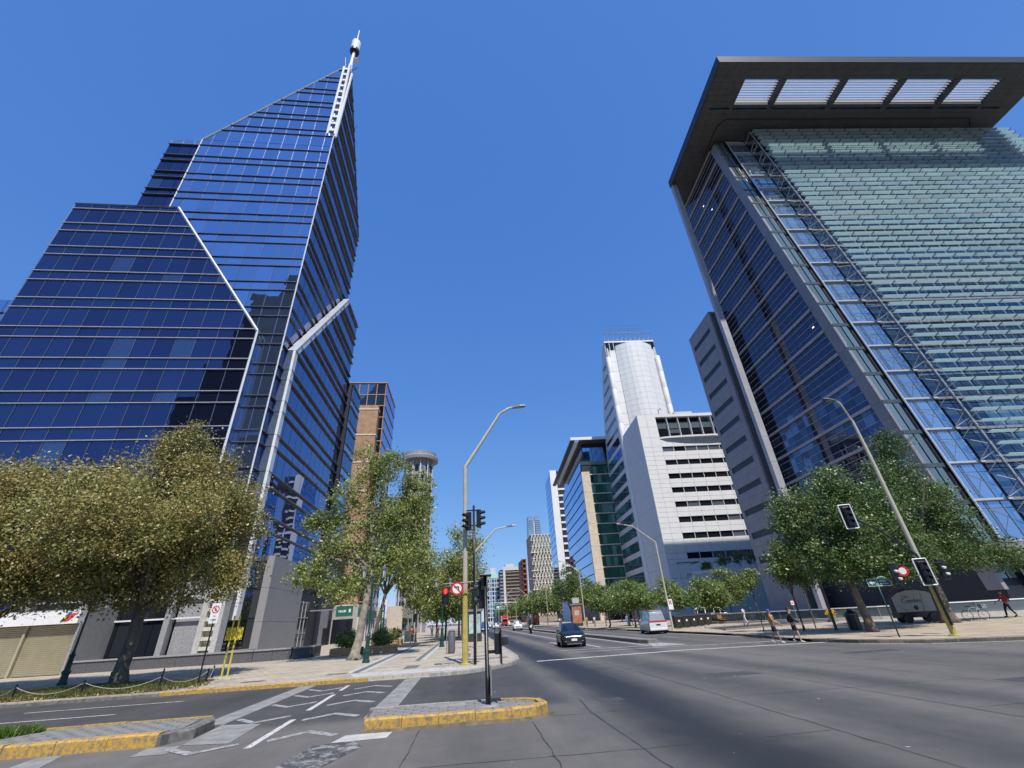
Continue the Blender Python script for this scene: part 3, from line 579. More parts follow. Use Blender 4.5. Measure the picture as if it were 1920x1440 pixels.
# low granite plinth in front of the tower, curved at its right end
plw = thing('plinth_wall', 'low grey granite plinth wall in front of the blue tower', 'wall', (-22, 40, .15))
pts = [(-31, 40.6), (-26, 40.6), (-20, 40.4), (-16, 40.2), (-13.4, 40.6), (-12.3, 41.8), (-12.2, 43.5)]; PP = resample(pts, 1.7)
for (x0, y0), (x1, y1) in zip(PP[:-1], PP[1:]):
    L_ = math.hypot(x1-x0, y1-y0); an = math.atan2(y1-y0, x1-x0)
    MB((-22, 40, .15)).box(((x0+x1)/2, (y0+y1)/2, .5), (L_-.015, .35, .7), an).build('plinth_block', m_grand, plw)
    MB((-22, 40, .15)).box(((x0+x1)/2, (y0+y1)/2, .9), (L_-.01, .5, .1), an).build('coping_stone', m_gran, plw)
MB((-22, 40, .15)).prism([(-31, 40.7), (-13.5, 40.7), (-12.4, 42), (-12.3, 44), (-19.8, 44), (-19.8, 50), (-21, 50), (-21, 43.5), (-31, 43.5)], .13, .84).build('plinth_fill', m_gran, plw)

# shuttered shop with a white fascia at the left edge
SO = (-33, 41.5, .15); sh = thing('shuttered_shop', 'shop front with beige roller shutters under a long white fascia', 'shop', SO)
m_shut = M('beige_shutter', (.40, .36, .25), .55, var=.12, scale=1.2)
MB(SO).bb((-60, 40.3, .1), (-28.9, 43.7, 4.4)).build('shop_body', M('shop_wall', (.3, .29, .27), .8), sh)
for k in range(5): MB(SO).bb((-28.95-k*3.0-2.98, 39.7, 3.42), (-28.95-k*3.0, 40.28, 4.3)).build('fascia_panel', M('white_fascia', (.80, .80, .80), .35, var=.04), sh)
for b_ in range(3):
    for k in range(26): MB(SO).box((-30.65-b_*3.55, 40.22, .25+k*.122), (3.4, .05, .1), 0, .35).build('shutter_slat', m_shut, sh)
    MB(SO).bb((-28.9-b_*3.55, 40.05, .1), (-28.75-b_*3.55-.3, 40.3, 3.42)).build('shutter_post', m_gran if b_ == 0 else m_shut, sh)
for c, p, r_ in (((.75, .06, .05), (-29.55, 39.66, 3.85), .3), ((.8, .55, .03), (-29.85, 39.66, 3.78), .24), ((.03, .12, .5), (-29.7, 39.66, 4.05), .18), ((.1, .4, .1), (-30.0, 39.66, 3.66), .12)):
    MB(SO).slab([(p[0]+r_*1.3*math.cos(t_)*math.cos(.7)-r_*.5*math.sin(t_)*math.sin(.7), p[1], p[2]+r_*1.3*math.cos(t_)*math.sin(.7)+r_*.5*math.sin(t_)*math.cos(.7)) for t_ in [i*math.pi/6 for i in range(12)]], (0, .03, 0)).build('fascia_logo', M('logo_%.2f_%.2f' % (c[0], c[1]), c, .5), sh)
# ================================================================ right side of the avenue (buildings turned 4 degrees to it)
YAW = R(-3.97); cy_, sy_ = math.cos(YAW), math.sin(YAW)
def W(n, u, z=0): return (n*cy_-u*sy_, n*sy_+u*cy_, z)
def bthing(name, label, cat, org, group=None): return thing(name, label, cat, W(*org), YAW, group)
m_soff = tile_mat('soffit_panels', (.092, .095, .10), (.085, .088, .092), (.035, .035, .037), 2.4, 1.2, .03, 0, .6)
m_band = M('slab_band', (.36, .36, .40), .5, var=.1, scale=.6)
m_gpan = M('grey_cladding', (.23, .225, .25), .5, var=.12, scale=.5)
m_gpan2 = M('grey_granite_cladding', (.27, .265, .285), .6, var=.15, scale=.7, bump=.1)
m_steel = M('white_steel', (.50, .53, .56), .35, metal=.2, var=.08)
g_rs = GL('shade_tinted_blue_glass', (.088, .108, .175), metal=.85, wave=.006, dark=.5, light=(.16, .20, .29), lightp=.80)  # darker than the front glass: shade of the avenue side put into tint
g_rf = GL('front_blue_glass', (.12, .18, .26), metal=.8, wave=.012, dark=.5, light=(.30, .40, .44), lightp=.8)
g_grn = GL('pale_green_glass', (.20, .27, .28), metal=.5, rough=.08, wave=.004, dark=.25)
def frosted():
    m = bpy.data.materials.new('frosted_louvre_glass'); m.use_nodes = True; t = m.node_tree; p = t.nodes['Principled BSDF']; L = t.links.new
    oi = nd(t, 'ShaderNodeNewGeometry'); r = nd(t, 'ShaderNodeValToRGB'); r.color_ramp.elements[0].color = (.56, .70, .74, 1); r.color_ramp.elements[1].color = (.66, .80, .83, 1)
    L(oi.outputs['Random Per Island'], r.inputs[0]); L(r.outputs[0], p.inputs['Base Color']); p.inputs['Roughness'].default_value = .18
    tr = nd(t, 'ShaderNodeBsdfTranslucent'); L(r.outputs[0], tr.inputs[0]); mx = nd(t, 'ShaderNodeMixShader'); mx.inputs[0].default_value = .62
    L(p.outputs[0], mx.inputs[1]); L(tr.outputs[0], mx.inputs[2]); L(mx.outputs[0], t.nodes['Material Output'].inputs[0]); return m
m_louv = frosted()
m_slat = M('white_slat', (.85, .85, .84), .5, var=.04)

m_edge = M('dark_canopy_edge', (.035, .035, .036), .5, var=.1)
O = (50, 60, 0); gb = bthing('louvred_glass_building', 'large glass building with louvred front and wide dark roof canopy', 'building', O)
UA, KK = 46.26, .111
uf = lambda z, off=0: UA-off+KK*z
MB(O).add([(51.05, uf(0)+.25, 0), (120, uf(0)+.25, 0), (120, 75.7, 0), (51.05, 75.7, 0), (51.05, uf(92.4)+.25, 92.4), (120, uf(92.4)+.25, 92.4), (120, 75.7, 92.4), (51.05, 75.7, 92.4)],
           [(3, 2, 1, 0), (4, 5, 6, 7), (0, 1, 5, 4), (1, 2, 6, 5), (2, 3, 7, 6), (3, 0, 4, 7)]).build('core', m_core, gb)
FL = [2.0+4.48*k for k in range(21)]
# avenue side: blue panes, pale slab bands, panelled corner strip
sideL = lambda s, z, d: (50.9-d, s, z)
Zs = []
for z in FL: Zs += [z, z+1.2, z+2.4, z+3.6]
Zs = [z for z in Zs if z < 92.4]+[92.4]
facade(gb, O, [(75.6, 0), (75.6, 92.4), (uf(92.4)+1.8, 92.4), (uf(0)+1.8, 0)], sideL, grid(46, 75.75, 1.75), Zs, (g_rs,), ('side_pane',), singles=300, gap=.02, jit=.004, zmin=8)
for z in FL:
    if z > 5: MB(O).bb((50.62, uf(z)+1.75, z-.05), (50.95, 75.6, z+.34)).build('slab_band', m_band, gb)
    if z > 5:
        for dz in (1.2, 2.4, 3.6): MB(O).bb((50.80, uf(z+dz)+1.75, z+dz-.03), (50.92, 75.6, z+dz+.03)).build('side_transom', m_band, gb) if z+dz < 92 else None
for k in range(40):
    z0, z1 = 2+2.24*k, 2+2.24*(k+1)-.03
    if z1 > 92.4: break
    MB(O).add([(50.75, uf(z0)-.0, z0), (50.75, uf(z0)+1.75, z0), (50.75, uf(z1)+1.75, z1), (50.75, uf(z1), z1), (51.2, uf(z0), z0), (51.2, uf(z0)+1.75, z0), (51.2, uf(z1)+1.75, z1), (51.2, uf(z1), z1)],
               [(0, 3, 2, 1), (0, 1, 5, 4), (1, 2, 6, 5), (2, 3, 7, 6), (3, 0, 4, 7)]).build('corner_panel', m_gpan, gb)
# camera side: leaning front
frontL = lambda off: (lambda s, z, d: (s, uf(z, off)-d, z))
Zf = sorted([z for z in FL]+[z-.75 for z in FL if z > 3])
facade(gb, O, [(50.95, 3), (52.9, 3), (52.9, 92.3), (50.95, 92.3)], frontL(0), [50.95, 51.95, 52.9], FL+[92.3], (g_grn,), ('corner_window',), gap=.10, jit=.003, zmin=4)
for z in FL[1:]: MB(O).bb((50.8, uf(z)-.1, z-.35), (53.2, uf(z)+.3, z+.12)).build('corner_spandrel', M('dark_spandrel', (.06, .08, .09), .4), gb)
facade(gb, O, [(53.6, 2), (58.0, 2), (58.0, 92.3), (53.6, 92.3)], frontL(.1), [53.6, 58.0], FL+[92.3], (GL('clear_blue_panel', (.42, .56, .74), metal=.85, wave=.006, dark=.15),), ('stair_glass',), gap=.12, jit=.004, zmin=3)
for z in FL[1:]: MB(O).bb((53.5, uf(z)-.45, z-.10), (58.1, uf(z)-.1, z+.13)).build('stair_transom', m_steel, gb)
facade(gb, O, [(58.2, 2), (118, 2), (118, 92.3), (58.2, 92.3)], frontL(0), grid(58.2, 118, 1.72), Zf+[92.3], (g_rf, g_rf), ('front_pane', 'front_spandrel'), singles=150, gap=.06, jit=.006, zmin=3)
for z in FL[1:]: MB(O).bb((58.1, uf(z)-.30, z-.16), (118, uf(z)-.06, z+.16)).build('floor_edge', m_gpan, gb)
SO_ = 2.5
MB(O).tube([(53.4, uf(1)-.4, 1), (53.4, uf(92)-.4, 92)], .12, 6).build('corner_mast', m_steel, gb)
for n in [57.75+3.45*k for k in range(18)]:
    MB(O).tube([(n, uf(2, SO_), 2), (n, uf(92, SO_), 92)], .05 if n > 58 else .09, 5).build('screen_post', m_steel, gb)
MB(O).tube([(57.2, uf(2, .6), 2), (57.2, uf(92, .6), 92)], .07, 5).build('screen_post', m_core, gb); MB(O).tube([(57.45, uf(2, SO_), 2), (57.45, uf(92, SO_), 92)], .06, 5).build('screen_post', m_core, gb)
for i, z in enumerate(FL[1:]):
    MB(O).tube([(57.2, uf(z, SO_), z), (117, uf(z, SO_), z)], .05, 4).build('screen_rail', m_steel, gb)
    if z+4.4 < 92:
        zz = MB(O); zz.tube([(57.2, uf(z, .6), z), (57.55, uf(z+1.5, SO_), z+1.5), (57.2, uf(z+3, .6), z+3), (57.55, uf(z+4.4, SO_), z+4.4)], .055, 4)
        zz.tube([(57.2, uf(z, .6), z), (61.2, uf(z+2.2, SO_), z+2.2)], .04, 4); zz.tube([(61.2, uf(z+2.2, SO_), z+2.2), (57.55, uf(z+4.4, SO_), z+4.4)], .04, 4); zz.build('screen_brace', m_steel, gb)
    for n in (61.2, 64.65, 68.1, 71.55, 75.0, 78.45):
        if z < 40: MB(O).tube([(n, uf(z, SO_), z), (n+.9, uf(z-.8, 0), z-.8)], .035, 4).build('screen_strut', m_steel, gb)
# louvres: row by row, the 300 nearest one by one
cells = [(n, z) for z in [9.26+1.49*k for k in range(56)] for n in [57.85+3.45*k for k in range(17)]]
cells.sort(key=lambda c: (c[0]**2+uf(c[1])**2+c[1]**2))
lm = MB(); lm.add([(0, 0, 0), (3.28, 0, 0), (3.28, -.58, .18), (0, -.58, .18), (0, .01, .03), (3.28, .01, .03), (3.28, -.57, .21), (0, -.57, .21)], [(0, 3, 2, 1), (4, 5, 6, 7), (0, 1, 5, 4), (1, 2, 6, 5), (2, 3, 7, 6), (3, 0, 4, 7)])
lme = bpy.data.meshes.new('louvre'); lme.from_pydata(lm.v, [], lm.f); lme.materials.append(m_louv)
rest = MB(O); clips = MB(O)
for i, (n, z) in enumerate(cells):
    y = uf(z, SO_+.28)
    if i < 300:
        o = bpy.data.objects.new('louvre', lme); col.objects.link(o); o.parent = gb; o.location = (n-O[0], y-O[1], z); o.rotation_euler = (random.gauss(0, .03), 0, 0)
    else: rest.add([(n+a_[0], y+a_[1]+random.gauss(0, .008), z+a_[2]) for a_ in lm.v], lm.f)
    clips.add([(n+3.29, y+.02, z-.06), (n+3.43, y+.02, z-.06), (n+3.43, y-.66, z+.16), (n+3.29, y-.66, z+.16)], [(0, 1, 2, 3)])
for n in [57.8+3.45*k for k in range(18)]: MB(O).tube([(n, uf(17.5, SO_+.72), 17.5), (n, uf(91.5, SO_+.72), 91.5)], .035, 4).build('hanger_rod', m_gpan, gb)
tag(rest.build('upper_louvres', m_louv, gb), kind='stuff'); tag(clips.build('louvre_clips', M('louvre_clip', (.05, .055, .06), .5), gb), kind='stuff')
# canopy: dark frame with white slats in five openings
cz0, cz1 = 92.5, 94.2
def cb(n0, n1, u0, u1, name='canopy_beam', z0=cz0, z1=cz1, mat=m_soff): return MB(O).bb((n0, u0, z0), (n1, u1, z1)).build(name, mat, gb)
cb(45.4, 113.6, 41.0, 43.8); cb(45.4, 51.8, 43.81, 49.15); cb(106, 113.6, 43.81, 49.15); cb(51.81, 105.99, 48.55, 49.15)
ops = [(51.8, 59.3), (60.2, 72.0), (72.9, 84.2), (85.1, 95.6), (96.5, 106)]
for (a0, a1), (b0, b1) in zip(ops[:-1], ops[1:]): cb(a1, b0, 43.81, 48.54, 'canopy_crossbeam', cz0-.15)
for n0, n1 in ((45.4, 47.0), (51.2, 51.9), (59.2, 60.2), (71.9, 73), (84.1, 85.2), (95.5, 96.6), (105.6, 106.4), (110.6, 113.6)): cb(n0, n1, 49.16, 49.58, 'canopy_crossbeam')
cb(45.4, 50.9, 49.59, 67.9, 'canopy_soffit', cz0, cz1); MB(O).prism([(46.6, 67.91), (50.9, 67.91), (50.9, 75.0)], cz0, cz1).build('canopy_soffit', m_soff, gb); cb(50.91, 113.6, 49.59, 75.8, 'canopy_soffit', cz0, cz1)
cb(45.2, 113.8, 40.8, 41.0, 'canopy_edge', cz0-.1, cz1+.3, m_edge); cb(45.2, 45.4, 41.0, 67.9, 'canopy_edge', cz0-.1, cz1+.3, m_edge)
for a0, a1 in ops:
    for k in range(10): MB(O).box(((a0+a1)/2, 44.1+k*.475, cz0+.75), (a1-a0-.05, .32, .03), 0, R(-70)).build('canopy_slat', m_slat, gb)
MB(O).tube([(50.2, 60, 92.42), (50.2, 53, 92.42), (51.5, 51.5, 92.42), (106, 51.5, 92.42), (107.6, 53, 92.42)], .14, 6).build('soffit_groove', m_core, gb)
for k in range(21):
    z0, z1 = .1+4.48*k, 4.55+4.48*k; MB(O).bb((45.4, 67.0, z0), (46.5, 67.9, min(z1, 92.4))).build('frame_panel', m_band, gb)
# ceiling lights glimpsed behind the side panes are lit lamps
for s_, z_ in ((66.6, 84.2), (64.4, 80.4), (70.1, 73.8), (53.6, 39.7)): MB(O).bb((50.86, s_, z_), (50.93, s_+.35, z_+.18)).build('ceiling_light', M('lit_lamp', (.9, .85, .7), emit=(1, .9, .7), es=2.5), gb)
# entrance glazing at street level
for k in range(12):
    for q in range(2): MB(O).bb((54+k*3, uf(0)-1.2, .3+q*2.6), (56.9+k*3, uf(0)-1.1, 2.8+q*2.6)).build('lobby_pane', g_shop, gb)
MB(O).bb((50.5, uf(0)-1.6, 5.6), (118, uf(0)+.3, 6.1)).build('lobby_lintel', m_gpan, gb)
MB(O).bb((76.5, uf(0)-1.3, .1), (83, uf(0)-.9, 5.5)).build('lobby_wall', m_gpan2, gb)

# ---------------------------------------------------------------- granite service tower
O = (54, 79, 0); gt = bthing('granite_tower', 'grey granite block with narrow slot windows beside the louvred glass building', 'building', O)
MB(O).bb((48.15, 74.1, 0), (75, 84.5, 58.5)).build('core', m_core, gt)
wz = [55.2-4.19*k for k in range(12)]
Zp = [58.6]
for z in wz: Zp += [z+.55, z-.55, z-1.9]
Zp = [z for z in Zp if z > .3]+[.1]
for j in range(len(Zp)-1):
    z1, z0 = Zp[j], Zp[j+1]; win = j % 3 == 1
    for a0, a1, w_ in ((73.9, 75.4, 0), (75.4, 79.4, 1), (79.4, 83.6, 1), (83.6, 84.7, 0)):
        if win and w_: MB(O).bb((48.25, a0+.03, z0), (48.3, a1-.03, z1)).build('slot_window', GL('slot_glass', (.10, .12, .17), metal=.8, dark=.6), gt)
        else: MB(O).bb((48.0, a0+.015, z0+.015), (48.4, a1-.015, z1-.015)).build('granite_panel', m_gpan2, gt)
for k in range(14):
    for q in range(2): MB(O).bb((48.42+q*1.3, 73.85, .1+4.19*k), (49.68+q*1.3, 74.1, min(4.27+4.19*k, 58.6))).build('front_panel', M('shade_tinted_granite', (.10, .10, .115), .6), gt)  # same granite, darkened: shade of the glass building put into the colour
MB(O).bb((47.95, 73.85, 58.6), (75, 84.8, 58.9)).build('parapet', m_gpan2, gt)

# ---------------------------------------------------------------- white low office block
O = (58, 130, 0); wb = bthing('white_office_block', 'white panelled office block with dark ribbon windows and curved terrace', 'building', O)
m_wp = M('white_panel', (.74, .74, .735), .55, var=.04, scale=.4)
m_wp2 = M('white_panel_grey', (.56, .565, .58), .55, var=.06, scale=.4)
g_rib = GL('ribbon_glass', (.03, .035, .045), metal=.6, wave=.006, dark=.6, light=(.22, .27, .32), lightp=.85)
MB(O).bb((46.2, 124.68, 0), (90, 150, 49.3)).build('core', m_core, wb); MB(O).bb((46.2, 125.7, 49.3), (90, 150, 57)).build('top_core', m_core, wb)
wtop = [46.3, 42.05, 37.8, 33.65, 29.5, 25.2, 20.8, 15.6]
ns = [46.0, 48.8, 51.8]+[51.8+3.62*k for k in range(1, 8)]
def wpan(n0, n1, z0, z1, mt=m_wp, nm='facade_panel'): MB(O).bb((n0+.03, 124.3, z0+.03), (n1-.03, 124.6, z1-.03)).build(nm, mt, wb)
zs = [49.4]
for z in wtop: zs += [z, z-1.55, z-2.9]
zs += [9.3, 6, 3, .1]
for j in range(len(zs)-1):
    for i in range(len(ns)-1):
        win = j % 3 == 1 and i >= 2 and j < 24
        if win:
            MB(O).bb((ns[i]+.05, 124.62, zs[j+1]), (ns[i+1]-.05, 124.66, zs[j])).build('ribbon_window', g_rib, wb)
            MB(O).bb((ns[i]-.06, 124.4, zs[j+1]), (ns[i]+.06, 124.7, zs[j])).build('window_post', m_wp, wb)
        else: wpan(ns[i], ns[i+1], zs[j+1], zs[j])
for i in range(2):
    for z0, z1 in ((49.4, 53), (53, 57.2)): wpan(ns[i], ns[i+1], z0, z1)
for i in range(2, len(ns)-1):
    for q, (z0, z1, mt) in enumerate(((49.6, 50.9, g_rib), (51.1, 52.4, g_rib), (52.7, 54.9, g_grn), (55.1, 56.1, g_rib))): MB(O).bb((ns[i]+.06, 125.4, z0), (ns[i+1]-.06, 125.5, z1)).build('top_window', mt, wb)
    MB(O).bb((ns[i]-.07, 124.5, 49.4), (ns[i]+.07, 125.6, 56.3)).build('window_post', m_wp, wb)
MB(O).bb((51.7, 124.25, 56.3), (90, 126, 57.25)).build('roof_beam', m_wp, wb); MB(O).tube([(54, 126, 57.2), (54, 126, 59.5), (55, 126, 60)], .12, 5).build('roof_camera', m_core, wb); MB(O).bb((60, 128, 57.2), (66, 133, 59.6)).build('plant_box', m_wp2, wb)
MB(O).prism([(51.7, 124.2), (54, 123.6), (60, 123.1), (68, 122.9), (78, 123.2), (78, 125), (51.7, 125)], 48.9, 49.4).build('curved_ledge', m_wp, wb)
for k in range(7):                                    # avenue side: its shade is also put into the greyer panel colour
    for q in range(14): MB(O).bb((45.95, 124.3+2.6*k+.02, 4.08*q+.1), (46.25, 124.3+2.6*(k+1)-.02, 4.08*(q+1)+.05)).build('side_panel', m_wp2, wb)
# stepped podium with a curved wall and terrace planting
pod = [(50.5, 119.5), (54, 117.2), (60, 115.8), (68, 115.2), (78, 115.5), (78, 124.2), (50.5, 124.2)]
MB(O).prism(pod, 0, 10.2).build('podium', m_wp2, wb); MB(O).prism([(x, y-.25) if y < 121 else (x, y) for x, y in pod], 9.7, 10.45).build('podium_coping', m_wp, wb)
MB(O).prism([(52.2, 118.9), (54.4, 117.0), (54.4, 116.7), (52.0, 118.6)], .1, 7.0).build('podium_opening', m_core, wb)
MB(O).tube([(46.3, 119, 12.6), (52, 118.5, 12.6), (52, 124, 12.6)], .12, 5).build('terrace_rail', m_core, wb)
# ---------------------------------------------------------------- white tower behind with bowed front
O = (56, 150, 0); wt = bthing('white_tower', 'tall white tower with bowed panelled front and lattice crown', 'building', O)
prof_ = [(0, 168.5), (50, 169.5), (60, 167), (73.6, 162.3), (82.7, 157.7), (91.5, 152.7), (98, 148.5)]
MB(O).slab([(46.1, 143.2, 0)]+[(46.1, u, z) for z, u in prof_]+[(46.1, 143.2, 98)], (19.7, 0, 0)).build('core', m_wp2, wt)
for z0, z1 in [(4.6*k, 4.6*(k+1)) for k in range(21)]:
    f = lambda z: float(np.interp(z, [a_ for a_, _ in prof_], [b_ for _, b_ in prof_]))
    ue = min(f(z0), f(min(z1, 98)))-.1
    for a0 in np.arange(143.2, ue, 4.4):
        MB(O).bb((45.95, a0+.03, z0+.03), (46.3, min(a0+4.37, ue), min(z1, 98)-.03)).build('side_panel', m_wp2, wt)  # greyer white than the front: avenue-side shade put into the colour
    if z0 < 56 and z0 > 5: MB(O).bb((45.86, 146.4, z0+.9), (45.96, ue-1.5, z0+3.9)).build('side_window', GL('tower_side_glass', (.14, .18, .27), metal=.8, dark=.3), wt)
    elif z0 > 56 and z0 < 88: MB(O).bb((45.88, 146.4, z0+1.2), (45.96, ue-1.8, z0+2.6)).build('side_slot', GL('slot_glass', (.10, .12, .17), metal=.8, dark=.6), wt)
def bow(n, r=1.0): t_ = (n-57.2)/7.6; return 143.0-3.4*max(0, 1-t_*t_)*r
nb = grid(49.8, 64.6, 1.85)
for q in range(17):
    z0, z1 = 57.5+2.27*q, 57.5+2.27*(q+1)
    for c in range(4):
        a_ = nb[2*c:2*c+3]; mb = MB(O); vs = [(n, bow(n), z) for z in (z0+.03, z1-.03) for n in (a_[0]+.03, a_[1], a_[2]-.03)]+[(n, bow(n)+.3, z) for z in (z0+.03, z1-.03) for n in (a_[0]+.03, a_[1], a_[2]-.03)]
        mb.add(vs, [(0, 1, 4, 3), (1, 2, 5, 4), (6, 9, 10, 7), (7, 10, 11, 8), (3, 4, 10, 9), (4, 5, 11, 10), (0, 6, 7, 1), (1, 7, 8, 2), (0, 3, 9, 6), (2, 8, 11, 5)]); mb.build('bowed_panel', m_wp, wt)
MB(O).prism([(n, bow(n)+.32) for n in nb]+[(64.6, 144), (49.8, 144)], 50, 96).build('bowed_core', m_wp2, wt)
for n in (46.3, 65.9):
    for q in range(12): MB(O).lathe([(.95, 0), (.95, 6.9), (.9, 7.0)], (n, 142.6, 7.05*q+6), 12).build('tube_segment', m_wp, wt, smooth=40)
    MB(O).lathe([(.45, 0), (.45, 4.5)], (n+(.3 if n < 50 else -.3), 143, 90.5), 8).build('flue', m_wp2, wt)
for q in range(10):
    for n0, n1 in ((47.4, 49.7), (64.7, 65.6)): MB(O).bb((n0+.02, 142.95, 53+4.5*q), (n1-.02, 143.3, 57.4+4.5*q)).build('front_panel', m_wp, wt)
MB(O).bb((45.9, 142.8, 97.9), (66.1, 147, 98.5)).build('roof_slab', m_wp, wt)
for k in range(12): MB(O).bb((46.3+1.66*k, 142.7, 94.5), (47.6+1.66*k, 142.9, 97.8)).build('crown_window', g_rib, wt)
cr_ = MB(O)
for k in range(11):
    x = 46+1.82*k; cr_.tube([(x, 143, 98.5), (x+.9, 143, 102.4), (x+1.82, 143, 98.5)], .12, 4)
cr_.tube([(46, 143, 102.5), (66, 143, 102.5)], .2, 4); cr_.tube([(46, 143, 98.6), (66, 143, 98.6)], .2, 4); cr_.build('crown_lattice', m_steel, wt)
an = MB(O)
for z in (104.5, 105.5, 107): an.tube([(48.3, 144, z), (62.7, 144, z)], .05, 4)
for n in (48.3, 53, 57.8, 62.7): an.tube([(n, 144, 98), (n, 144, 107)], .05, 4)
an.build('roof_aerial', m_gpan, wt)
# ================================================================ farther buildings
# ---- green-windowed office with slatted canopy
O = (44, 185, 0); gw = bthing('green_window_office', 'blue and green glass office with slatted roof canopy and pale stone pillar', 'building', O)
m_stone = M('cream_stone', (.62, .54, .43), .75, var=.12, scale=.6)
g_gw = GL('green_glass', (.05, .16, .10), metal=.7, wave=.004, dark=.6, light=(.16, .30, .22), lightp=.75)
g_bl = GL('mirror_blue_glass', (.22, .40, .72), metal=.95, wave=.012, wscale=.3, dark=.15)
MB(O).bb((35.3, 168.4, 0), (60, 224, 57)).build('core', m_core, gw); MB(O).bb((36.6, 168.8, 57), (58, 223, 64.7)).build('top_core', m_core, gw)
for k in range(13):
    MB(O).bb((34.8, 167.8, 4.05*k+.05), (38.1, 169.5, 4.05*(k+1))).build('stone_block', m_stone, gw)
for k in range(12):
    z = 9.3+3.83*k
    for q in range(7): MB(O).bb((38.3+1.45*q, 168.25, z+.45), (39.7+1.45*q, 168.3, z+3.5)).build('green_window', g_gw, gw)
    MB(O).bb((38.2, 168.0, z-.12), (50, 168.3, z+.3)).build('sill_band', M('white_sill', (.6, .6, .58), .6), gw)
for k in range(13):
    z = 7.5+3.83*k
    for q in range(9): MB(O).bb((35.05, 169.7+6.0*q, z+.14), (35.1, 175.6+6.0*q, z+3.72)).build('blue_pane', g_bl, gw)
    MB(O).bb((34.85, 169.6, z-.12), (35.2, 224, z+.12)).build('floor_line', m_core, gw)
for q in range(7): MB(O).bb((36.6+1.9*q, 168.6, 57.2), (38.4+1.9*q, 168.7, 63)).build('top_pane', g_bl, gw)
for q in range(9): MB(O).bb((36.4, 169.7+6.0*q, 57.5), (36.5, 175.6+6.0*q, 64)).build('top_pane', g_bl, gw)
MB(O).bb((35.0, 168.2, 55.6), (50, 169, 57.1)).build('balustrade', g_gw, gw)
MB(O).bb((31.5, 164.5, 64.8), (33.2, 232, 65.6)).build('canopy_edge', m_soff, gw); MB(O).bb((35.2, 164.5, 64.8), (55, 232, 65.6)).build('canopy_roof', m_soff, gw); MB(O).bb((31.4, 164.2, 65.0), (55, 164.49, 66.2)).build('canopy_fascia', m_wp, gw)
for k in range(19): MB(O).box((34.2, 169+3.3*k, 65.2), (2.0, 1.1, .06), 0, R(-50)).build('canopy_slat', m_slat, gw)
# ---- white blade building
O = (42, 280, 0); bl = bthing('white_blade_building', 'slim building with a plain white end wall and blue glass side', 'building', O)
MB(O).bb((35.2, 267.6, 0), (46, 297, 84)).build('core', m_core, bl); MB(O).bb((35, 267, 0), (39.1, 267.6, 84.5)).build('end_wall', m_wp, bl)
for k in range(20):
    z = 3+4.05*k
    MB(O).bb((39.3, 267.2, z), (44.4, 267.9, z+1.1)).build('balcony', m_wp, bl); MB(O).bb((39.4, 267.62, z+1.3), (44.4, 267.66, z+3.9)).build('balcony_glass', g_bl if k > 14 else g_rib, bl)
    for q in range(3): MB(O).bb((34.95, 268+9.6*q, z+.2), (35.1, 277.4+9.6*q, z+3.9)).build('side_pane', g_bl, bl)
# ---- diagrid tower
def rthing(name, label, cat, org, group=None): return thing(name, label, cat, org, 0, group)
O = (50, 305, 0); dg = rthing('diagrid_tower', 'pale tower wrapped in a lattice of concrete triangles', 'building', O)
m_crm = M('cream_concrete', (.62, .56, .46), .8, var=.12, scale=.4)
g_dg = GL('grey_green_glass', (.25, .33, .31), metal=.6, dark=.6)
MB(O).bb((43.4, 300.5, 0), (64, 322, 51.3)).build('core', M('brown_render', (.30, .24, .19), .8, var=.1), dg)
for k in range(13):
    z = 3.2+3.7*k
    mb = MB(O)
    for q in range(7):
        x = 43.4+2.1*q+(1.05 if k % 2 else 0); mb.slab([(x, 299.9, z), (x+.42, 299.9, z), (x+1.26, 299.9, z+3.5), (x+.84, 299.9, z+3.5)], (0, .4, 0)); mb.slab([(x+1.05, 299.88, z+3.5), (x+1.47, 299.88, z+3.5), (x+2.31, 299.88, z), (x+1.89, 299.88, z)], (0, .4, 0))
    mb.build('lattice_row', m_crm, dg); MB(O).bb((43.2, 299.8, z+3.42), (59.5, 300.3, z+3.75)).build('lattice_rail', m_crm, dg)
    MB(O).bb((43.5, 300.38, z), (59.4, 300.45, z+3.4)).build('storey_glass', g_dg, dg)
    if k in (1, 4, 7, 10): MB(O).bb((42.8, 299.4, z-.5), (47, 300.4, z+.1)).build('balcony', m_crm, dg)
dg.scale = (1.217,)*3; dg.location = (50*1.217, 305*1.217, 0)
# ---- red balcony flats
O = (40, 325, 0); rb = rthing('red_balcony_flats', 'narrow dark red brick flats with stacked balconies', 'building', O)
m_red = M('red_brick', (.28, .09, .05), .85, var=.2, scale=.8)
MB(O).bb((39.3, 320, 0), (42.2, 345, 39)).build('wall', m_red, rb)
for k in range(11): MB(O).bb((38.2, 319.4, 2.5+3.3*k), (39.4, 324, 3.6+3.3*k)).build('balcony', m_core, rb); MB(O).bb((39.6, 319.3, 2.4+3.3*k), (41.6, 320.1, 3.4+3.3*k)).build('balcony', m_red, rb); MB(O).bb((39.6, 319.9, 3.5+3.3*k), (41.5, 319.98, 5.4+3.3*k)).build('window', g_rib, rb)
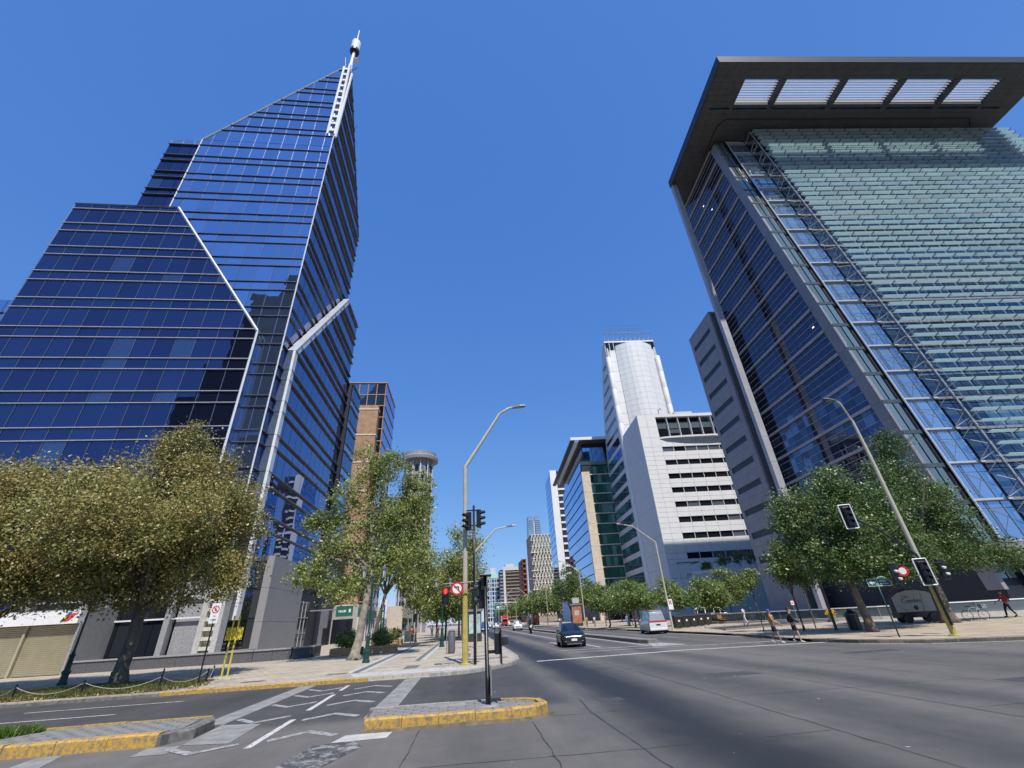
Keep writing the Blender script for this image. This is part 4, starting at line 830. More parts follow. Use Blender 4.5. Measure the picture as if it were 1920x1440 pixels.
# ---- dark striped tower
O = (41, 425, 0); ds = rthing('striped_tower', 'dark striped office tower in a pale frame with sloping right edge', 'building', O)
MB(O).slab([(30.8, 420.5, 0), (51.5, 420.5, 0), (51.5, 420.5, 22), (50.6, 420.5, 33), (47.4, 420.5, 42.2), (30.8, 420.5, 42.2)], (0, 22, 0)).build('core', M('brown_dark', (.05, .04, .035), .6), ds)
MB(O).bb((33.6, 419.5, 0), (35.6, 420.6, 44.5)).build('frame', m_wp2, ds); MB(O).bb((33.6, 419.4, 41.5), (47.2, 420.7, 44.3)).build('frame', m_wp2, ds)
for k in range(15):
    z = 1.2+2.75*k; MB(O).bb((36, 419.9, z), (min(50.9, 50.9-max(0, z-33)*.37), 420.6, z+.85)).build('spandrel', M('tan_spandrel', (.27, .22, .17), .7), ds); MB(O).bb((30.6, 419.9, z), (33.3, 420.6, z+1.2)).build('side_band', M('blue_band', (.22, .27, .38), .4), ds)
MB(O).bb((36, 422, 44), (44, 430, 47)).build('plant_room', m_wp2, ds)
# ---- green-roofed block
O = (27, 455, 0); gr = rthing('green_roof_block', 'pale block with green copper roof at the end of the avenue', 'building', O)
MB(O).bb((20, 450.5, 0), (32.2, 470, 38)).build('wall', m_wp2, gr)
MB(O).add([(19.8, 450.2, 38), (32.5, 450.2, 38), (32.5, 470, 38), (19.8, 470, 38), (23, 455, 43), (29.5, 455, 43), (29.5, 466, 43), (23, 466, 43)], [(0, 1, 5, 4), (1, 2, 6, 5), (2, 3, 7, 6), (3, 0, 4, 7), (4, 5, 6, 7)]).build('roof', M('copper_green', (.22, .40, .33), .6, var=.2), gr)
MB(O).bb((24, 457, 43), (29, 462, 48)).build('roof_house', m_wp2, gr)
for k in range(10):
    for q in range(5): MB(O).bb((20.6+2.3*q, 450.38, 2+3.6*k), (22.3+2.3*q, 450.46, 4.6+3.6*k)).build('window', g_bl if q % 2 else g_rib, gr)
# ---- far skyscraper
O = (140, 905, 0); sk = rthing('far_skyscraper', 'hazy blue glass skyscraper rising far behind the lattice tower', 'building', O)
m_hz = M('haze_tinted_glass', (.24, .34, .46), .25, metal=.3, var=.1, scale=.05)  # distance haze is put into the pale blue colours of this tower
def lv(z): return max(0, (z-80)/107)*2.5
for x0, x1 in ((126, 138.3), (141.5, 154)):
    MB(O).add([(x0, 900, 0), (x1, 900, 0), (x1, 925, 0), (x0, 925, 0)]+[(x0+.8, 900, 150), (x1-.8, 900, 150), (x1-.8, 925, 150), (x0+.8, 925, 150)]+[(x0+2.5 if x0 < 130 else x0+.5, 902, 188), (x1-2.5 if x1 > 150 else x1-.5, 902, 188), (x1-2, 923, 188), (x0+2, 923, 188)],
              [(3, 2, 1, 0)]+[(i+4*j, (i+1) % 4+4*j, (i+1) % 4+4*j+4, i+4*j+4) for j in (0, 1) for i in range(4)]+[(8, 9, 10, 11)]).build('glass_shaft', m_hz, sk)
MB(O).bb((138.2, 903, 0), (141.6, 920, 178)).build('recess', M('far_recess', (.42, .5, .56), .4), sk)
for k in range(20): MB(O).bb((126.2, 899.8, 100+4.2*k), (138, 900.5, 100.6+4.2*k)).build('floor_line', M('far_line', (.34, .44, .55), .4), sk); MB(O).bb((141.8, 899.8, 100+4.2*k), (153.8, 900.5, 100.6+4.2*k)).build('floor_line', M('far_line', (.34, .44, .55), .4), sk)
# ---- mid-rise at the far right side, seen over the trees
O = (34, 480, 0); ft = rthing('far_end_tower', 'small pale tower at the very end of the avenue', 'building', O)
MB(O).bb((4, 560, 0), (18, 580, 40)).build('wall', m_wp2, ft)
for k in range(9): MB(O).bb((4.2, 559.8, 3+4*k), (17.8, 560.05, 5+4*k)).build('window_band', g_bl, ft)

# ================================================================ left side: brick tower, round tower, shops
O = (-24, 102, 0); bt = rthing('brick_glass_tower', 'orange brick shaft with dark gridded glass tower behind the trees', 'building', O)
m_brk = tile_mat('orange_brick', (.47, .29, .18), (.42, .255, .155), (.42, .34, .26), .9, .3, .03, 0, .85)
MB(O).bb((-36, 95.15, 0), (-19.35, 109, 54.5)).build('core', m_core, bt)
g_bt = GL('brick_tower_glass', (.05, .07, .09), metal=.85, wave=.004, dark=.5); g_bt2 = GL('brick_tower_top_glass', (.16, .30, .40), metal=.9, wave=.01)
m_pink = M('pink_mullion', (.40, .22, .17), .6)
for k in range(18):
    for q in range(8):
        z = .5+3.0*k; MB(O).bb((-36+2.08*q+.09, 95.0, z+.09), (-36+2.08*(q+1)-.09, 95.05, z+2.92)).build('window_pane', g_bt2 if k > 15 else g_bt, bt)
    MB(O).bb((-36, 94.9, .5+3.0*k-.1), (-19.2, 95.12, .5+3.0*k+.1)).build('transom', m_pink, bt); MB(O).bb((-19.33, 95, .5+3.0*k-.07), (-19.1, 109, .5+3.0*k+.07)).build('transom', m_pink, bt)
    for q in range(6): MB(O).bb((-19.3, 95.2+2.3*q+.06, .5+3.0*k+.1), (-19.25, 95.2+2.3*(q+1)-.06, .5+3*k+2.9)).build('side_pane', g_up, bt)
for q in range(9): MB(O).bb((-36+2.08*q-.09, 94.92, 0), (-36+2.08*q+.09, 95.1, 54.6)).build('mullion', m_pink, bt)
MB(O).bb((-24.6, 93.2, 0), (-20.3, 95.6, 47.8)).build('brick_shaft', m_brk, bt)
for z in (46.6, 40.2, 33.8, 27.4, 21): MB(O).bb((-24.66, 93.1, z), (-20.2, 95.0, z+.35)).build('string_course', m_stone, bt)
MB(O).bb((-36, 94.8, 54.6), (-19.1, 109, 54.9)).build('parapet', m_pink, bt)
MB(O).tube([(-30, 97, 54.8), (-30, 97, 56.5)], .08, 5).build('aerial', m_gpan, bt)
O = (-15.8, 146, 0); rt = rthing('round_tower', 'round-topped grey tower with a wide disc roof half hidden by trees', 'building', O)
MB(O).lathe([(4.6, 0), (4.6, 51)], (-15.8, 146, 0), 24).build('drum', M('grey_render', (.30, .29, .28), .8), rt, smooth=30)
MB(O).lathe([(4.8, 51), (6.2, 51.4), (6.3, 52.4), (5.9, 52.9), (3, 53.4)], (-15.8, 146, 0), 28).build('disc_roof', M('grey_metal_roof', (.25, .25, .25), .5), rt, smooth=30)
MB(O).lathe([(5.6, 52.9), (5.6, 54.1), (5.5, 54.1)], (-15.8, 146, 0), 24).build('roof_rail', m_gpan2, rt)
for k in range(14):
    for q in range(7):
        an_ = R(200+q*22); MB(O).box((-15.8+4.65*math.cos(an_), 146+4.65*math.sin(an_), 4+3.4*k), (1.3, .15, 2.0), an_+math.pi/2).build('window', g_rib, rt)
for q in range(6):
    an_ = R(190+q*30); MB(O).box((-15.8+4.8*math.cos(an_), 146+4.8*math.sin(an_), 25.5), (.35, .35, 51), an_).build('rib', m_wp2, rt)
# low shops along the left pavement
O = (-20, 90, .15); sp = rthing('shop_row', 'low row of glass shop fronts with green signs beyond the blue tower', 'shop', O)
MB(O).bb((-34, 78.2, .1), (-16.8, 92.5, 5.4)).build('wall', M('shop_stone', (.38, .36, .33), .7), sp); MB(O).bb((-34, 110.5, .1), (-14, 134, 6)).build('wall', M('shop_stone2', (.52, .46, .38), .7), sp)
for k in range(7): MB(O).bb((-16.75, 78.4+2*k, .3), (-16.7, 80.2+2*k, 3.3)).build('shop_pane', g_shop, sp); MB(O).bb((-16.8, 78.2+2*k, .1), (-16.55, 78.38+2*k, 3.6)).build('shop_post', m_wp2, sp)
for k in range(5): MB(O).bb((-34+3.4*k, 78.0, .3), (-31+3.4*k, 78.15, 3.4)).build('shop_pane', g_shop, sp)
for k in range(9): MB(O).bb((-13.95, 111+2.4*k, .3), (-13.9, 113.1+2.4*k, 3.6)).build('shop_pane', g_shop, sp)
m_gs = M('bank_green', (.015, .13, .09), .4)
MB(O).bb((-16.7, 78.3, 3.55), (-16.45, 92.4, 4.7)).build('fascia', m_gs, sp)
sg = thing('green_shop_sign', 'green projecting shop sign with white lettering over the pavement', 'sign', (-15.7, 66.5, 3.5))
MB((-15.7, 66.5, 3.5)).bb((-17.1, 66.4, 3.5), (-15.0, 66.7, 4.75)).build('sign_panel', m_gs, sg); strokes(sg, -.55, -.115, .62, 1.0, .3, 6, m_trim, 3); MB((-15.7, 66.5, 3.5)).bb((-15.45, 66.36, 3.95), (-15.2, 66.39, 4.35)).build('sign_mark', m_trim, sg)
MB((-15.7, 66.5, 3.5)).bb((-20.6, 66.5, 4.3), (-17.05, 66.6, 4.45)).build('bracket', m_gpan, sg); MB((-15.7, 66.5, 3.5)).bb((-17.13, 66.36, 4.75), (-14.97, 66.74, 4.83)).build('sign_frame', m_wp, sg)
# reflected tower behind the camera (it shows in the blue glass front)
O = (-58, -20, 0); bk = rthing('dark_stepped_tower', 'dark stepped tower seen only as a reflection in the blue glass front', 'building', O)
for x0, x1, z in ((-53, -47, 95), (-60, -53, 87), (-62, -60, 74), (-65.5, -62, 62), (-70, -65.5, 53)): MB(O).bb((x0, -30, 0), (x1-.02, -12, z)).build('tower_step', M('shade_tinted_concrete', (.012, .011, .013), .8, var=.3, scale=.3), bk)  # near-black colour deepens the shade on its sunless side
for z in range(8, 86, 4):
    x0 = -70 if z < 50 else -65.5 if z < 59 else -62 if z < 71 else -60
    MB(O).bb((x0+.8, -11.98, z), (-47.6, -11.9, z+1.6)).build('window_band', g_rib, bk)
# ================================================================ trees and planting
m_bark = M('grey_bark', (.13, .11, .085), .95, var=.45, scale=5, bump=1.0, bscale=18, stretch=(1, 1, .35))
m_barkp = M('pale_bark', (.26, .23, .18), .95, var=.5, scale=4, bump=.8, bscale=14)
l_auto = LEAF('olive_autumn_leaves', [(.04, .06, .018), (.12, .15, .035), (.21, .225, .06), (.30, .28, .08), (.36, .31, .10), (.33, .24, .085), (.30, .18, .07)], .22)
l_fresh = LEAF('fresh_green_leaves', [(.06, .11, .02), (.16, .23, .05), (.27, .32, .09), (.36, .37, .14), (.20, .26, .05)], .3)
l_dark = LEAF('dark_green_leaves', [(.025, .055, .014), (.06, .115, .03), (.12, .19, .05), (.22, .28, .10)], .2)
l_row = LEAF('street_tree_leaves', [(.045, .085, .018), (.11, .18, .04), (.21, .28, .08), (.31, .34, .14)], .26)
def leaves(lobes, n, size, sig, per=26, seed=1, shell=.55, droop=0.):
    g = np.random.default_rng(seed); vol = np.array([l[3]*l[4]*l[5] for l in lobes])**.75; pr = vol/vol.sum(); nc = max(4, n//per)
    li = g.choice(len(lobes), nc, p=pr); L = np.array(lobes)[li]
    d = g.normal(size=(nc, 3)); d /= np.linalg.norm(d, axis=1)[:, None]; r = g.random(nc)**shell
    cc = L[:, :3]+d*r[:, None]*L[:, 3:6]
    f = np.sin(cc[:, 0]*1.5+seed)*np.sin(cc[:, 1]*1.3+1.7*seed)+.8*np.sin(cc[:, 2]*1.6+2.3*seed)*np.sin(cc[:, 0]*.9); keep = f > np.quantile(f, .16); cc = cc[keep]; nc = len(cc)
    k = g.integers(0, nc, n); sg = sig*(.5+g.random(nc))
    c = cc[k]+g.normal(size=(n, 3))*sg[k][:, None]*np.array([1, 1, .8]); c[:, 2] -= droop*np.abs(g.normal(size=n))
    nr = g.normal(size=(n, 3))*.85+np.array([.08, -.45, .62]); nr /= np.linalg.norm(nr, axis=1)[:, None]
    t = np.cross(nr, g.normal(size=(n, 3))); t /= np.linalg.norm(t, axis=1)[:, None]; b = np.cross(nr, t)
    s = size*(.45+1.1*g.random(n)**1.4)[:, None]
    v = np.stack([c-t*s*.5, c+b*s*.32+nr*s*.06, c+t*s*.55, c-b*s*.32+nr*s*.06], 1).reshape(-1, 3); return v, cc
def leafmesh(name, v, org, mat, par):
    n = len(v)//4; me = bpy.data.meshes.new(name); me.vertices.add(len(v)); me.vertices.foreach_set('co', (v-np.array(org)).astype(np.float32).ravel())
    me.loops.add(4*n); me.loops.foreach_set('vertex_index', np.arange(4*n, dtype=np.int32)); me.polygons.add(n); me.polygons.foreach_set('loop_start', np.arange(0, 4*n, 4, dtype=np.int32))
    me.materials.append(mat); me.update(); me.validate(); o = bpy.data.objects.new(name, me); col.objects.link(o); o.parent = par; return o
def tree(name, label, loc, lobes, n, size, mat, tr=.2, fork=2.5, seed=1, sig=.38, bark=None, lean=(0, 0), group=None, limbs=9, flare=1.6, per=26, shell=.55, droop=0.):
    """lobes in world coordinates; trunk from loc up to the fork, limbs to leaf clumps"""
    t = thing(name, label, 'tree', loc, group=group); x, y, z = loc; bark = bark or m_bark; rn = random.Random(seed)
    fk = Vector((x+lean[0], y+lean[1], z+fork)); mb = MB(loc)
    pts = [Vector((x, y, z-.05)), Vector((x, y, z+.18)).lerp(fk, .03), Vector((x, y, z)).lerp(fk, .2), Vector((x, y, z)).lerp(fk, .6), fk]
    pts = [p+Vector((rn.gauss(0, .03), rn.gauss(0, .03), 0)) for p in pts]
    mb.tube(pts, [tr*flare, tr*1.25, tr, tr*.92, tr*.85], 10)
    v, cc = leaves(lobes, n, size, sig, per, seed, shell, droop)
    for i in range(limbs):
        e_ = Vector(cc[rn.randrange(len(cc))]); m = fk.lerp(e_, .5)+Vector((rn.gauss(0, .3), rn.gauss(0, .3), abs(rn.gauss(.3, .3)))); q = fk.lerp(e_, .22)+Vector((rn.gauss(0, .12), rn.gauss(0, .12), .15))
        r0 = tr*rn.uniform(.35, .6); mb.tube([fk-Vector((0, 0, .15)), q, m, e_], [r0, r0*.8, r0*.45, r0*.12], 6)
        for s_ in range(3):
            f_ = Vector(cc[rn.randrange(len(cc))]); 
            if (f_-m).length < 3.0: mb.tube([m, m.lerp(f_, .5)+Vector((0, 0, .1)), f_], [r0*.4, r0*.22, r0*.06], 5)
    mb.build('trunk', bark, t, smooth=True); leafmesh('crown', v, loc, mat, t); return t
# left: two dense olive-brown trees on the verge
tree('street_tree', 'broad olive-brown tree on the verge, trunk left of the no-parking sign', (-16.75, 26.9, .15),
     [(-17, 27, 8.2, 4.6, 3.6, 3.8), (-14.3, 26.6, 6.6, 2.9, 2.6, 3.2), (-17.4, 27, 11.4, 1.7, 1.6, 2.2), (-19.8, 27.2, 7.6, 2.8, 2.6, 3.4), (-13.2, 26.8, 8.4, 1.5, 1.5, 1.6), (-15.3, 26.8, 10.2, 1.3, 1.3, 1.3), (-16.6, 26.6, 5.0, 4.2, 3.0, 1.7), (-20, 26.8, 4.9, 2.6, 2.4, 1.5), (-12.9, 26.6, 5.0, 1.3, 1.4, 1.3), (-15.2, 23.2, 7.2, 3.2, 2.6, 2.4), (-18.6, 23.4, 7.4, 2.6, 2.4, 2.4), (-17.2, 27, 13.1, .7, .7, 1.0), (-18.4, 27, 12.2, .7, .7, .9), (-20.6, 27, 10.9, .8, .8, 1.0), (-14.6, 27, 11.4, .7, .7, .9)], 135000, .125, l_auto, .30, 3.4, 11, .33, limbs=12, per=60, shell=.5)
tree('street_tree', 'dense olive tree cut off by the left edge, above the shuttered shop', (-25.6, 27.4, .15),
     [(-24.6, 27.4, 8.2, 4.2, 3.2, 3.5), (-22.2, 27.0, 7.0, 2.6, 2.4, 3.3), (-27.5, 27.4, 9.4, 2.8, 2.5, 2.6), (-23.6, 27.2, 10.6, 1.4, 1.4, 1.3), (-21.3, 27, 9.6, 1.5, 1.4, 1.6), (-24, 27, 5.0, 3.6, 2.6, 1.6)], 90000, .125, l_auto, .24, 3.0, 12, .33, lean=(1.2, 0), limbs=10, per=60, shell=.5)
# left pavement: loose tall tree with pale flared trunk, then the row down the avenue
tree('street_tree', 'tall loose green tree with flared pale trunk beside the twin lantern post', (-7.35, 34.7, .15),
     [(-9.6, 35.4, 7.2, 2.6, 2.2, 1.7), (-11.3, 35.2, 5.6, 1.5, 1.5, 1.2), (-7.2, 35.4, 13.2, 2.0, 1.8, 1.9), (-4.6, 35.6, 12.0, 1.9, 1.7, 2.0), (-9.3, 35.3, 11.4, 1.3, 1.3, 1.2), (-6.2, 35.6, 9.4, 2.9, 2.2, 2.4), (-4.2, 35.6, 7.4, 1.6, 1.5, 2.2), (-11.3, 35.2, 9.2, 1.2, 1.1, .9), (-8.4, 35.2, 4.7, 2.4, 1.7, 1.1), (-8.4, 35.2, 14.4, .9, .9, 1.2), (-3.4, 35.6, 9.8, 1.2, 1.2, 1.8), (-9.8, 35.3, 9.6, 1.5, 1.4, 1.2), (-6.4, 35.4, 6.4, 2.2, 1.6, 1.2), (-6.0, 35.5, 14.6, 1.2, 1.1, 1.0)],
     42000, .16, l_fresh, .26, 5.6, 21, .27, m_barkp, (.5, .4), limbs=16, flare=2.6, per=46, shell=.6, droop=.12)
tree('street_tree', 'slender leaning tree just behind the twin lantern post', (-8.5, 46.5, .15),
     [(-6.5, 46.5, 9.2, 3.0, 2.4, 3.0), (-4.4, 46.5, 6.8, 2.0, 1.8, 2.2), (-9, 46.5, 7.0, 2.2, 2, 2), (-5.2, 46.5, 12.5, 1.6, 1.5, 1.8), (-8.2, 46.5, 12, 1.5, 1.5, 1.4)], 19000, .21, l_fresh, .17, 4.6, 22, .4, limbs=12, lean=(.9, 0), droop=.1)
tree('street_tree', 'small yellowing tree beside the white totem sign', (-5.4, 55, .15), [(-5.2, 55, 5.0, 2.0, 1.8, 1.8), (-6.4, 55, 6.6, 1.6, 1.5, 1.5), (-4.2, 55, 6.6, 1.4, 1.3, 1.5)], 9000, .22, l_fresh, .11, 3.0, 23, .36, limbs=8, bark=m_barkp)
rowL = [(-.4, 58, 13.4, 3.1), (-.9, 70, 11.5, 3.0), (-2.6, 66, 9.5, 2.4), (-.4, 84, 10, 3.0), (-4.5, 78, 10, 2.8), (-.3, 100, 10.5, 3.1), (-.4, 120, 10, 3.2), (-5.5, 96, 9, 3.0), (-.2, 145, 10, 3.3), (0, 175, 10.5, 3.4), (.3, 210, 10, 3.6), (.6, 260, 11, 4.0)]
wordL = ['tall roadside tree rising beside the yellow lamp post', 'roadside tree behind the dark signal post, second along the kerb', 'small tree in from the kerb behind the litter bin', 'third roadside tree along the left kerb', 'inner tree of the left row near the ornamental lamp', 'fourth roadside tree along the left kerb', 'fifth roadside tree along the left kerb', 'inner tree of the left row past the totem sign', 'sixth roadside tree along the left kerb', 'seventh roadside tree along the left kerb', 'eighth roadside tree along the left kerb', 'last roadside tree of the left row, at the avenue end']
for i, ((x, y, h, r), lb) in enumerate(zip(rowL, wordL)):
    c = h*.58; tree('street_tree', lb, (x, y, .15), [(x, y, c, r, r, h*.30), (x+r*.4, y, c+h*.22, r*.55, r*.6, h*.16), (x-r*.45, y, c-h*.12, r*.65, r*.7, h*.2), (x+r*.45, y, c-h*.16, r*.6, r*.6, h*.18), (x-r*.2, y, h*.88, r*.35, r*.4, h*.1)],
         int(15000/(1+i*.22)), .22+.016*i, l_row if i % 3 else l_fresh, .15, 2.9, 40+i, .42, limbs=8, group='trees along the left pavement')
# right: big dark trees by the crossing
tree('street_tree', 'dark green tree with leaning trunk behind the green street sign', (24.25, 27.5, .15),
     [(24.5, 27.6, 6.3, 3.6, 2.8, 2.8), (22.0, 27.4, 6.9, 2.0, 1.9, 1.9), (27.6, 27.8, 6.6, 2.8, 2.4, 2.8), (25.2, 27.6, 8.8, 2.0, 1.8, 1.5), (22.0, 27.2, 4.9, 1.7, 1.6, 1.4), (28.8, 27.8, 4.9, 2.3, 2, 1.6), (24.4, 27.2, 4.0, 3.4, 2.4, 1.3), (27.2, 27.4, 3.9, 2.4, 2, 1.2)], 80000, .135, l_dark, .23, 3.3, 31, .30, lean=(-.25, 0), limbs=12, per=55)
tree('street_tree', 'largest dark green tree on the right, thick trunk behind the leaning lamp post', (33.4, 31.0, .15),
     [(33.6, 30.8, 8.4, 3.4, 2.8, 3.0), (35.2, 31, 12.4, 1.5, 1.4, 1.7), (36.8, 31, 7.4, 2.6, 2.2, 2.6), (38.6, 31, 4.9, 2.2, 2, 1.5), (31.4, 30.6, 6.4, 2.6, 2.2, 2.4), (34.4, 31, 10.6, 1.9, 1.8, 1.6), (36.3, 30.8, 4.4, 2.4, 1.8, 1.1), (33.2, 30.6, 4.9, 3.0, 2.4, 1.6), (30.8, 30.0, 4.2, 2.2, 2, 1.2), (40.3, 31, 4.0, 1.4, 1.3, 1.0)], 84000, .14, l_dark, .42, 3.4, 32, .32, limbs=13, per=55)
tree('street_tree', 'young pale-leaved tree between the two walkers and the dark tree', (23.8, 32.9, .15), [(24.2, 33, 4.3, 1.5, 1.3, 1.3), (25.5, 33, 3.9, 1.2, 1.1, 1.0), (24.0, 33, 5.3, .9, .8, .8)], 7000, .17, l_row, .06, 2.3, 33, .28, limbs=7)
tree('street_tree', 'thin sapling with few leaves left of the walkers', (22.4, 35.5, .15), [(22.2, 35.5, 3.7, .8, .7, .7), (22.9, 35.5, 4.2, .6, .6, .5)], 1500, .16, l_row, .035, 2.4, 34, .22, limbs=5)
rowR = [((31.0, 59.6), 5.4, 2.9, 'round green tree over the wooden bench'), ((35.8, 62.6), 6.9, 2.7, 'bright green tree beside the right twin lantern'), ((26.2, 60.5), 5.6, 2.8, 'green tree behind the row of black bins'), ((22.4, 63.5), 5.8, 2.5, 'green tree behind the white minivan'), ((20.9, 70), 5.8, 2.3, 'green tree left of the white minivan'), ((27.5, 76), 6.5, 2.6, 'green tree behind the minivan by the white block'),
        ((26.0, 119), 13.6, 3.9, 'tall dark tree in front of the green-windowed office'), ((30.5, 116), 10.2, 3.6, 'broad tree beside the tall dark tree, right side'), ((21.6, 128), 9.0, 3.4, 'tree left of the tall dark tree behind the advert panel'), ((36.5, 112), 8.2, 3.4, 'tree below the pale stone pillar'), ((43, 118), 10, 3.5, 'tree below the white tower'),
        ((21.8, 150), 9.5, 3.6, 'right kerb tree at the bus shelter'), ((22.2, 178), 10, 3.8, 'right kerb tree past the bus shelter'), ((22.4, 205), 10, 4.0, 'third right kerb tree past the bus shelter'), ((22.6, 240), 10.5, 4.2, 'far right kerb tree below the striped tower'), ((23, 290), 11, 4.6, 'farthest right kerb tree')]
for i, ((x, y), h, r, lb) in enumerate(rowR):
    c = h*.60; tree('street_tree', lb, (x, y, .15), [(x, y, c, r, r, h*.24), (x+r*.4, y, c+h*.15, r*.5, r*.6, h*.16), (x-r*.5, y, c-h*.02, r*.6, r*.6, h*.19), (x+r*.5, y, c-h*.1, r*.55, r*.6, h*.15), (x-r*.1, y, h*.9, r*.4, r*.4, h*.1)],
         int(13000 if i < 6 else 12000/(1+(i-6)*.12)), .20 if i < 6 else .30+.02*(i-6), l_dark if i == 6 else l_row, .12, 2.2 if i < 6 else 3.2, 60+i, .33 if i < 6 else .5, limbs=8, group='trees along the right pavement')
# bare twiggy tree and shrubs on the white block's terrace
for i, (n, u, z, r) in enumerate(((54.5, 120, 11.4, 1.6), (59, 119, 12.6, 2.2), (63, 119, 13.2, 2.4), (67, 119, 13.0, 2.4), (70.5, 119, 13.4, 2.6))):
    p = W(n, u, 10.3); tree('terrace_shrub', ['small dark shrub at the left end of the white block terrace', 'second dark shrub on the white block terrace', 'middle dark shrub on the white block terrace', 'fourth dark shrub on the white block terrace', 'rightmost dark shrub on the white block terrace'][i], p, [(p[0], p[1], z, r, r*.8, r*.7)], 1800, .3, l_dark, .06, .8, 90+i, .3, limbs=4, group='shrubs on the terrace')
def bush(label, loc, rx, ry, rz, n, mat, seed, size=.12):
    t = thing('clipped_shrub', label, 'shrub', loc); mb = MB(loc)
    for k in range(6): a_ = k*1.05; mb.tube([(loc[0], loc[1], loc[2]), (loc[0]+rx*.6*math.cos(a_), loc[1]+ry*.6*math.sin(a_), loc[2]+rz*1.3)], [.03, .01], 5)
    mb.build('stems', m_bark, t); v, _ = leaves([(loc[0], loc[1], loc[2]+rz, rx, ry, rz)], n, size, .12, 16, seed, .35); leafmesh('foliage', v, loc, mat, t)
bush('rounded green shrub in the wooden planter left of the flared trunk', (-9.4, 41.3, .6), .95, .7, .62, 4500, l_row, 101)
bush('green shrub in the wooden planter right of the flared trunk', (-6.7, 41.5, .6), .9, .7, .62, 4000, l_row, 102)
bush('yellow-green shrub in the planter by the totem sign', (-8.2, 57, .6), 1.0, .8, .6, 3000, l_fresh, 103)
# grass verge and fallen leaves
def grass(name, label, poly, n, mat, z, h, seed):
    g = np.random.default_rng(seed); xs = [p[0] for p in poly]; ys = [p[1] for p in poly]; P = []
    while len(P) < n:
        q = np.column_stack([g.uniform(min(xs), max(xs), n), g.uniform(min(ys), max(ys), n)])
        for x, y in q:
            ins = False; j = len(poly)-1
            for i in range(len(poly)):
                if (poly[i][1] > y) != (poly[j][1] > y) and x < (poly[j][0]-poly[i][0])*(y-poly[i][1])/(poly[j][1]-poly[i][1])+poly[i][0]: ins = not ins
                j = i
            if ins: P.append((x, y))
    P = np.array(P[:n]); a_ = g.uniform(0, 2*np.pi, n); hh = h*(.4+g.random(n)); w_ = .012+.01*g.random(n); d = np.column_stack([np.cos(a_), np.sin(a_)]); ln = g.normal(size=(n, 2))*.35
    z0 = np.full(n, z); b0 = np.column_stack([P-d*w_[:, None], z0]); b1 = np.column_stack([P+d*w_[:, None], z0]); tp = np.column_stack([P+ln*hh[:, None], z0+hh])
    v = np.stack([b0, b1, tp+np.column_stack([d*w_[:, None]*.3, z0*0]), tp], 1).reshape(-1, 3); o = leafmesh(name, v, (0, 0, 0), mat, None); tag(o, label, 'grass', kind='stuff'); return o
l_grass = LEAF('verge_grass', [(.05, .08, .015), (.10, .13, .03), (.16, .17, .05), (.20, .17, .07)], .3)
grass('grass', 'patchy dry grass on the left verge', [(-30, 22.3), (-12.2, 22.3), (-11.2, 23.4), (-12.4, 26.3), (-17, 27.6), (-30, 26)], 42000, l_grass, .15, .10, 5)
grass('grass', 'bright green grass at the end of the side street reservation', [(-16, 12.5), (-10.6, 12.5), (-9.8, 13.75), (-16, 13.8)], 16000, LEAF('bright_grass', [(.06, .13, .02), (.12, .20, .03), (.18, .24, .06)], .3), .18, .16, 6)
gl_ = np.random.default_rng(9); n_ = 900; P = np.column_stack([gl_.uniform(-20, -10.8, n_), gl_.normal(23.3, 1.0, n_), np.full(n_, .19)]); P[:, 1] = np.clip(P[:, 1], 22.15, 26)
s_ = .06; an_ = gl_.uniform(0, 6.28, n_); d_ = np.column_stack([np.cos(an_)*s_, np.sin(an_)*s_, gl_.normal(0, .02, n_)]); e_ = np.column_stack([-np.sin(an_)*s_*.6, np.cos(an_)*s_*.6, gl_.normal(0, .02, n_)])
tag(leafmesh('fallen_leaves', np.stack([P-d_, P+e_, P+d_, P-e_], 1).reshape(-1, 3), (0, 0, 0), LEAF('dry_leaves', [(.25, .18, .07), (.40, .30, .13), (.18, .11, .05)], .1), None), 'dry fallen leaves scattered on the verge and kerb', 'leaves', kind='stuff')
for k in range(26):
    x = random.uniform(-16.8, -13.6); r_ = random.uniform(.06, .17); o = MB((x, 22.25, .1)).lathe([(r_*.7, -.03), (r_, .05), (r_*.5, r_*.9)], (x, 22.25+random.uniform(-.18, .35), .1), 6).build('broken_kerb_stone', m_kerbL, pl)
# ================================================================ street furniture
m_cream = M('cream_pole_paint', (.46, .43, .33), .5, var=.12, scale=2)
m_yelp = M('yellow_pole_paint', (.44, .37, .10), .5, var=.2, scale=3)
m_blk = M('black_paint', (.012, .012, .013), .35, var=.3, scale=3)
m_lamp = M('lamp_grey', (.10, .10, .11), .4)
m_grn = M('green_lantern_paint', (.01, .055, .045), .4, var=.25, scale=4)
m_sgrn = M('sign_green', (.006, .14, .07), .45, var=.05); m_sw = M('sign_white', (.78, .78, .76), .45, var=.04); m_sred = M('sign_red', (.52, .02, .02), .45, var=.05)
m_galv = M('galvanised', (.36, .37, .38), .4, metal=.6, var=.15)
m_yel = M('yellow_board', (.62, .50, .05), .55, var=.12, scale=2)
m_wood = M('bench_wood', (.34, .15, .05), .6, var=.3, scale=3, stretch=(1, 8, 8)); m_wood2 = M('planter_wood', (.42, .28, .15), .7, var=.25, scale=3)
l_red = M('lit_red_lamp', (.7, .05, .02), .4, emit=(1, .06, .02), es=2.2); l_off = M('unlit_lens', (.03, .03, .03), .15, var=.1); l_dred = M('unlit_red_lens', (.16, .015, .01), .2)
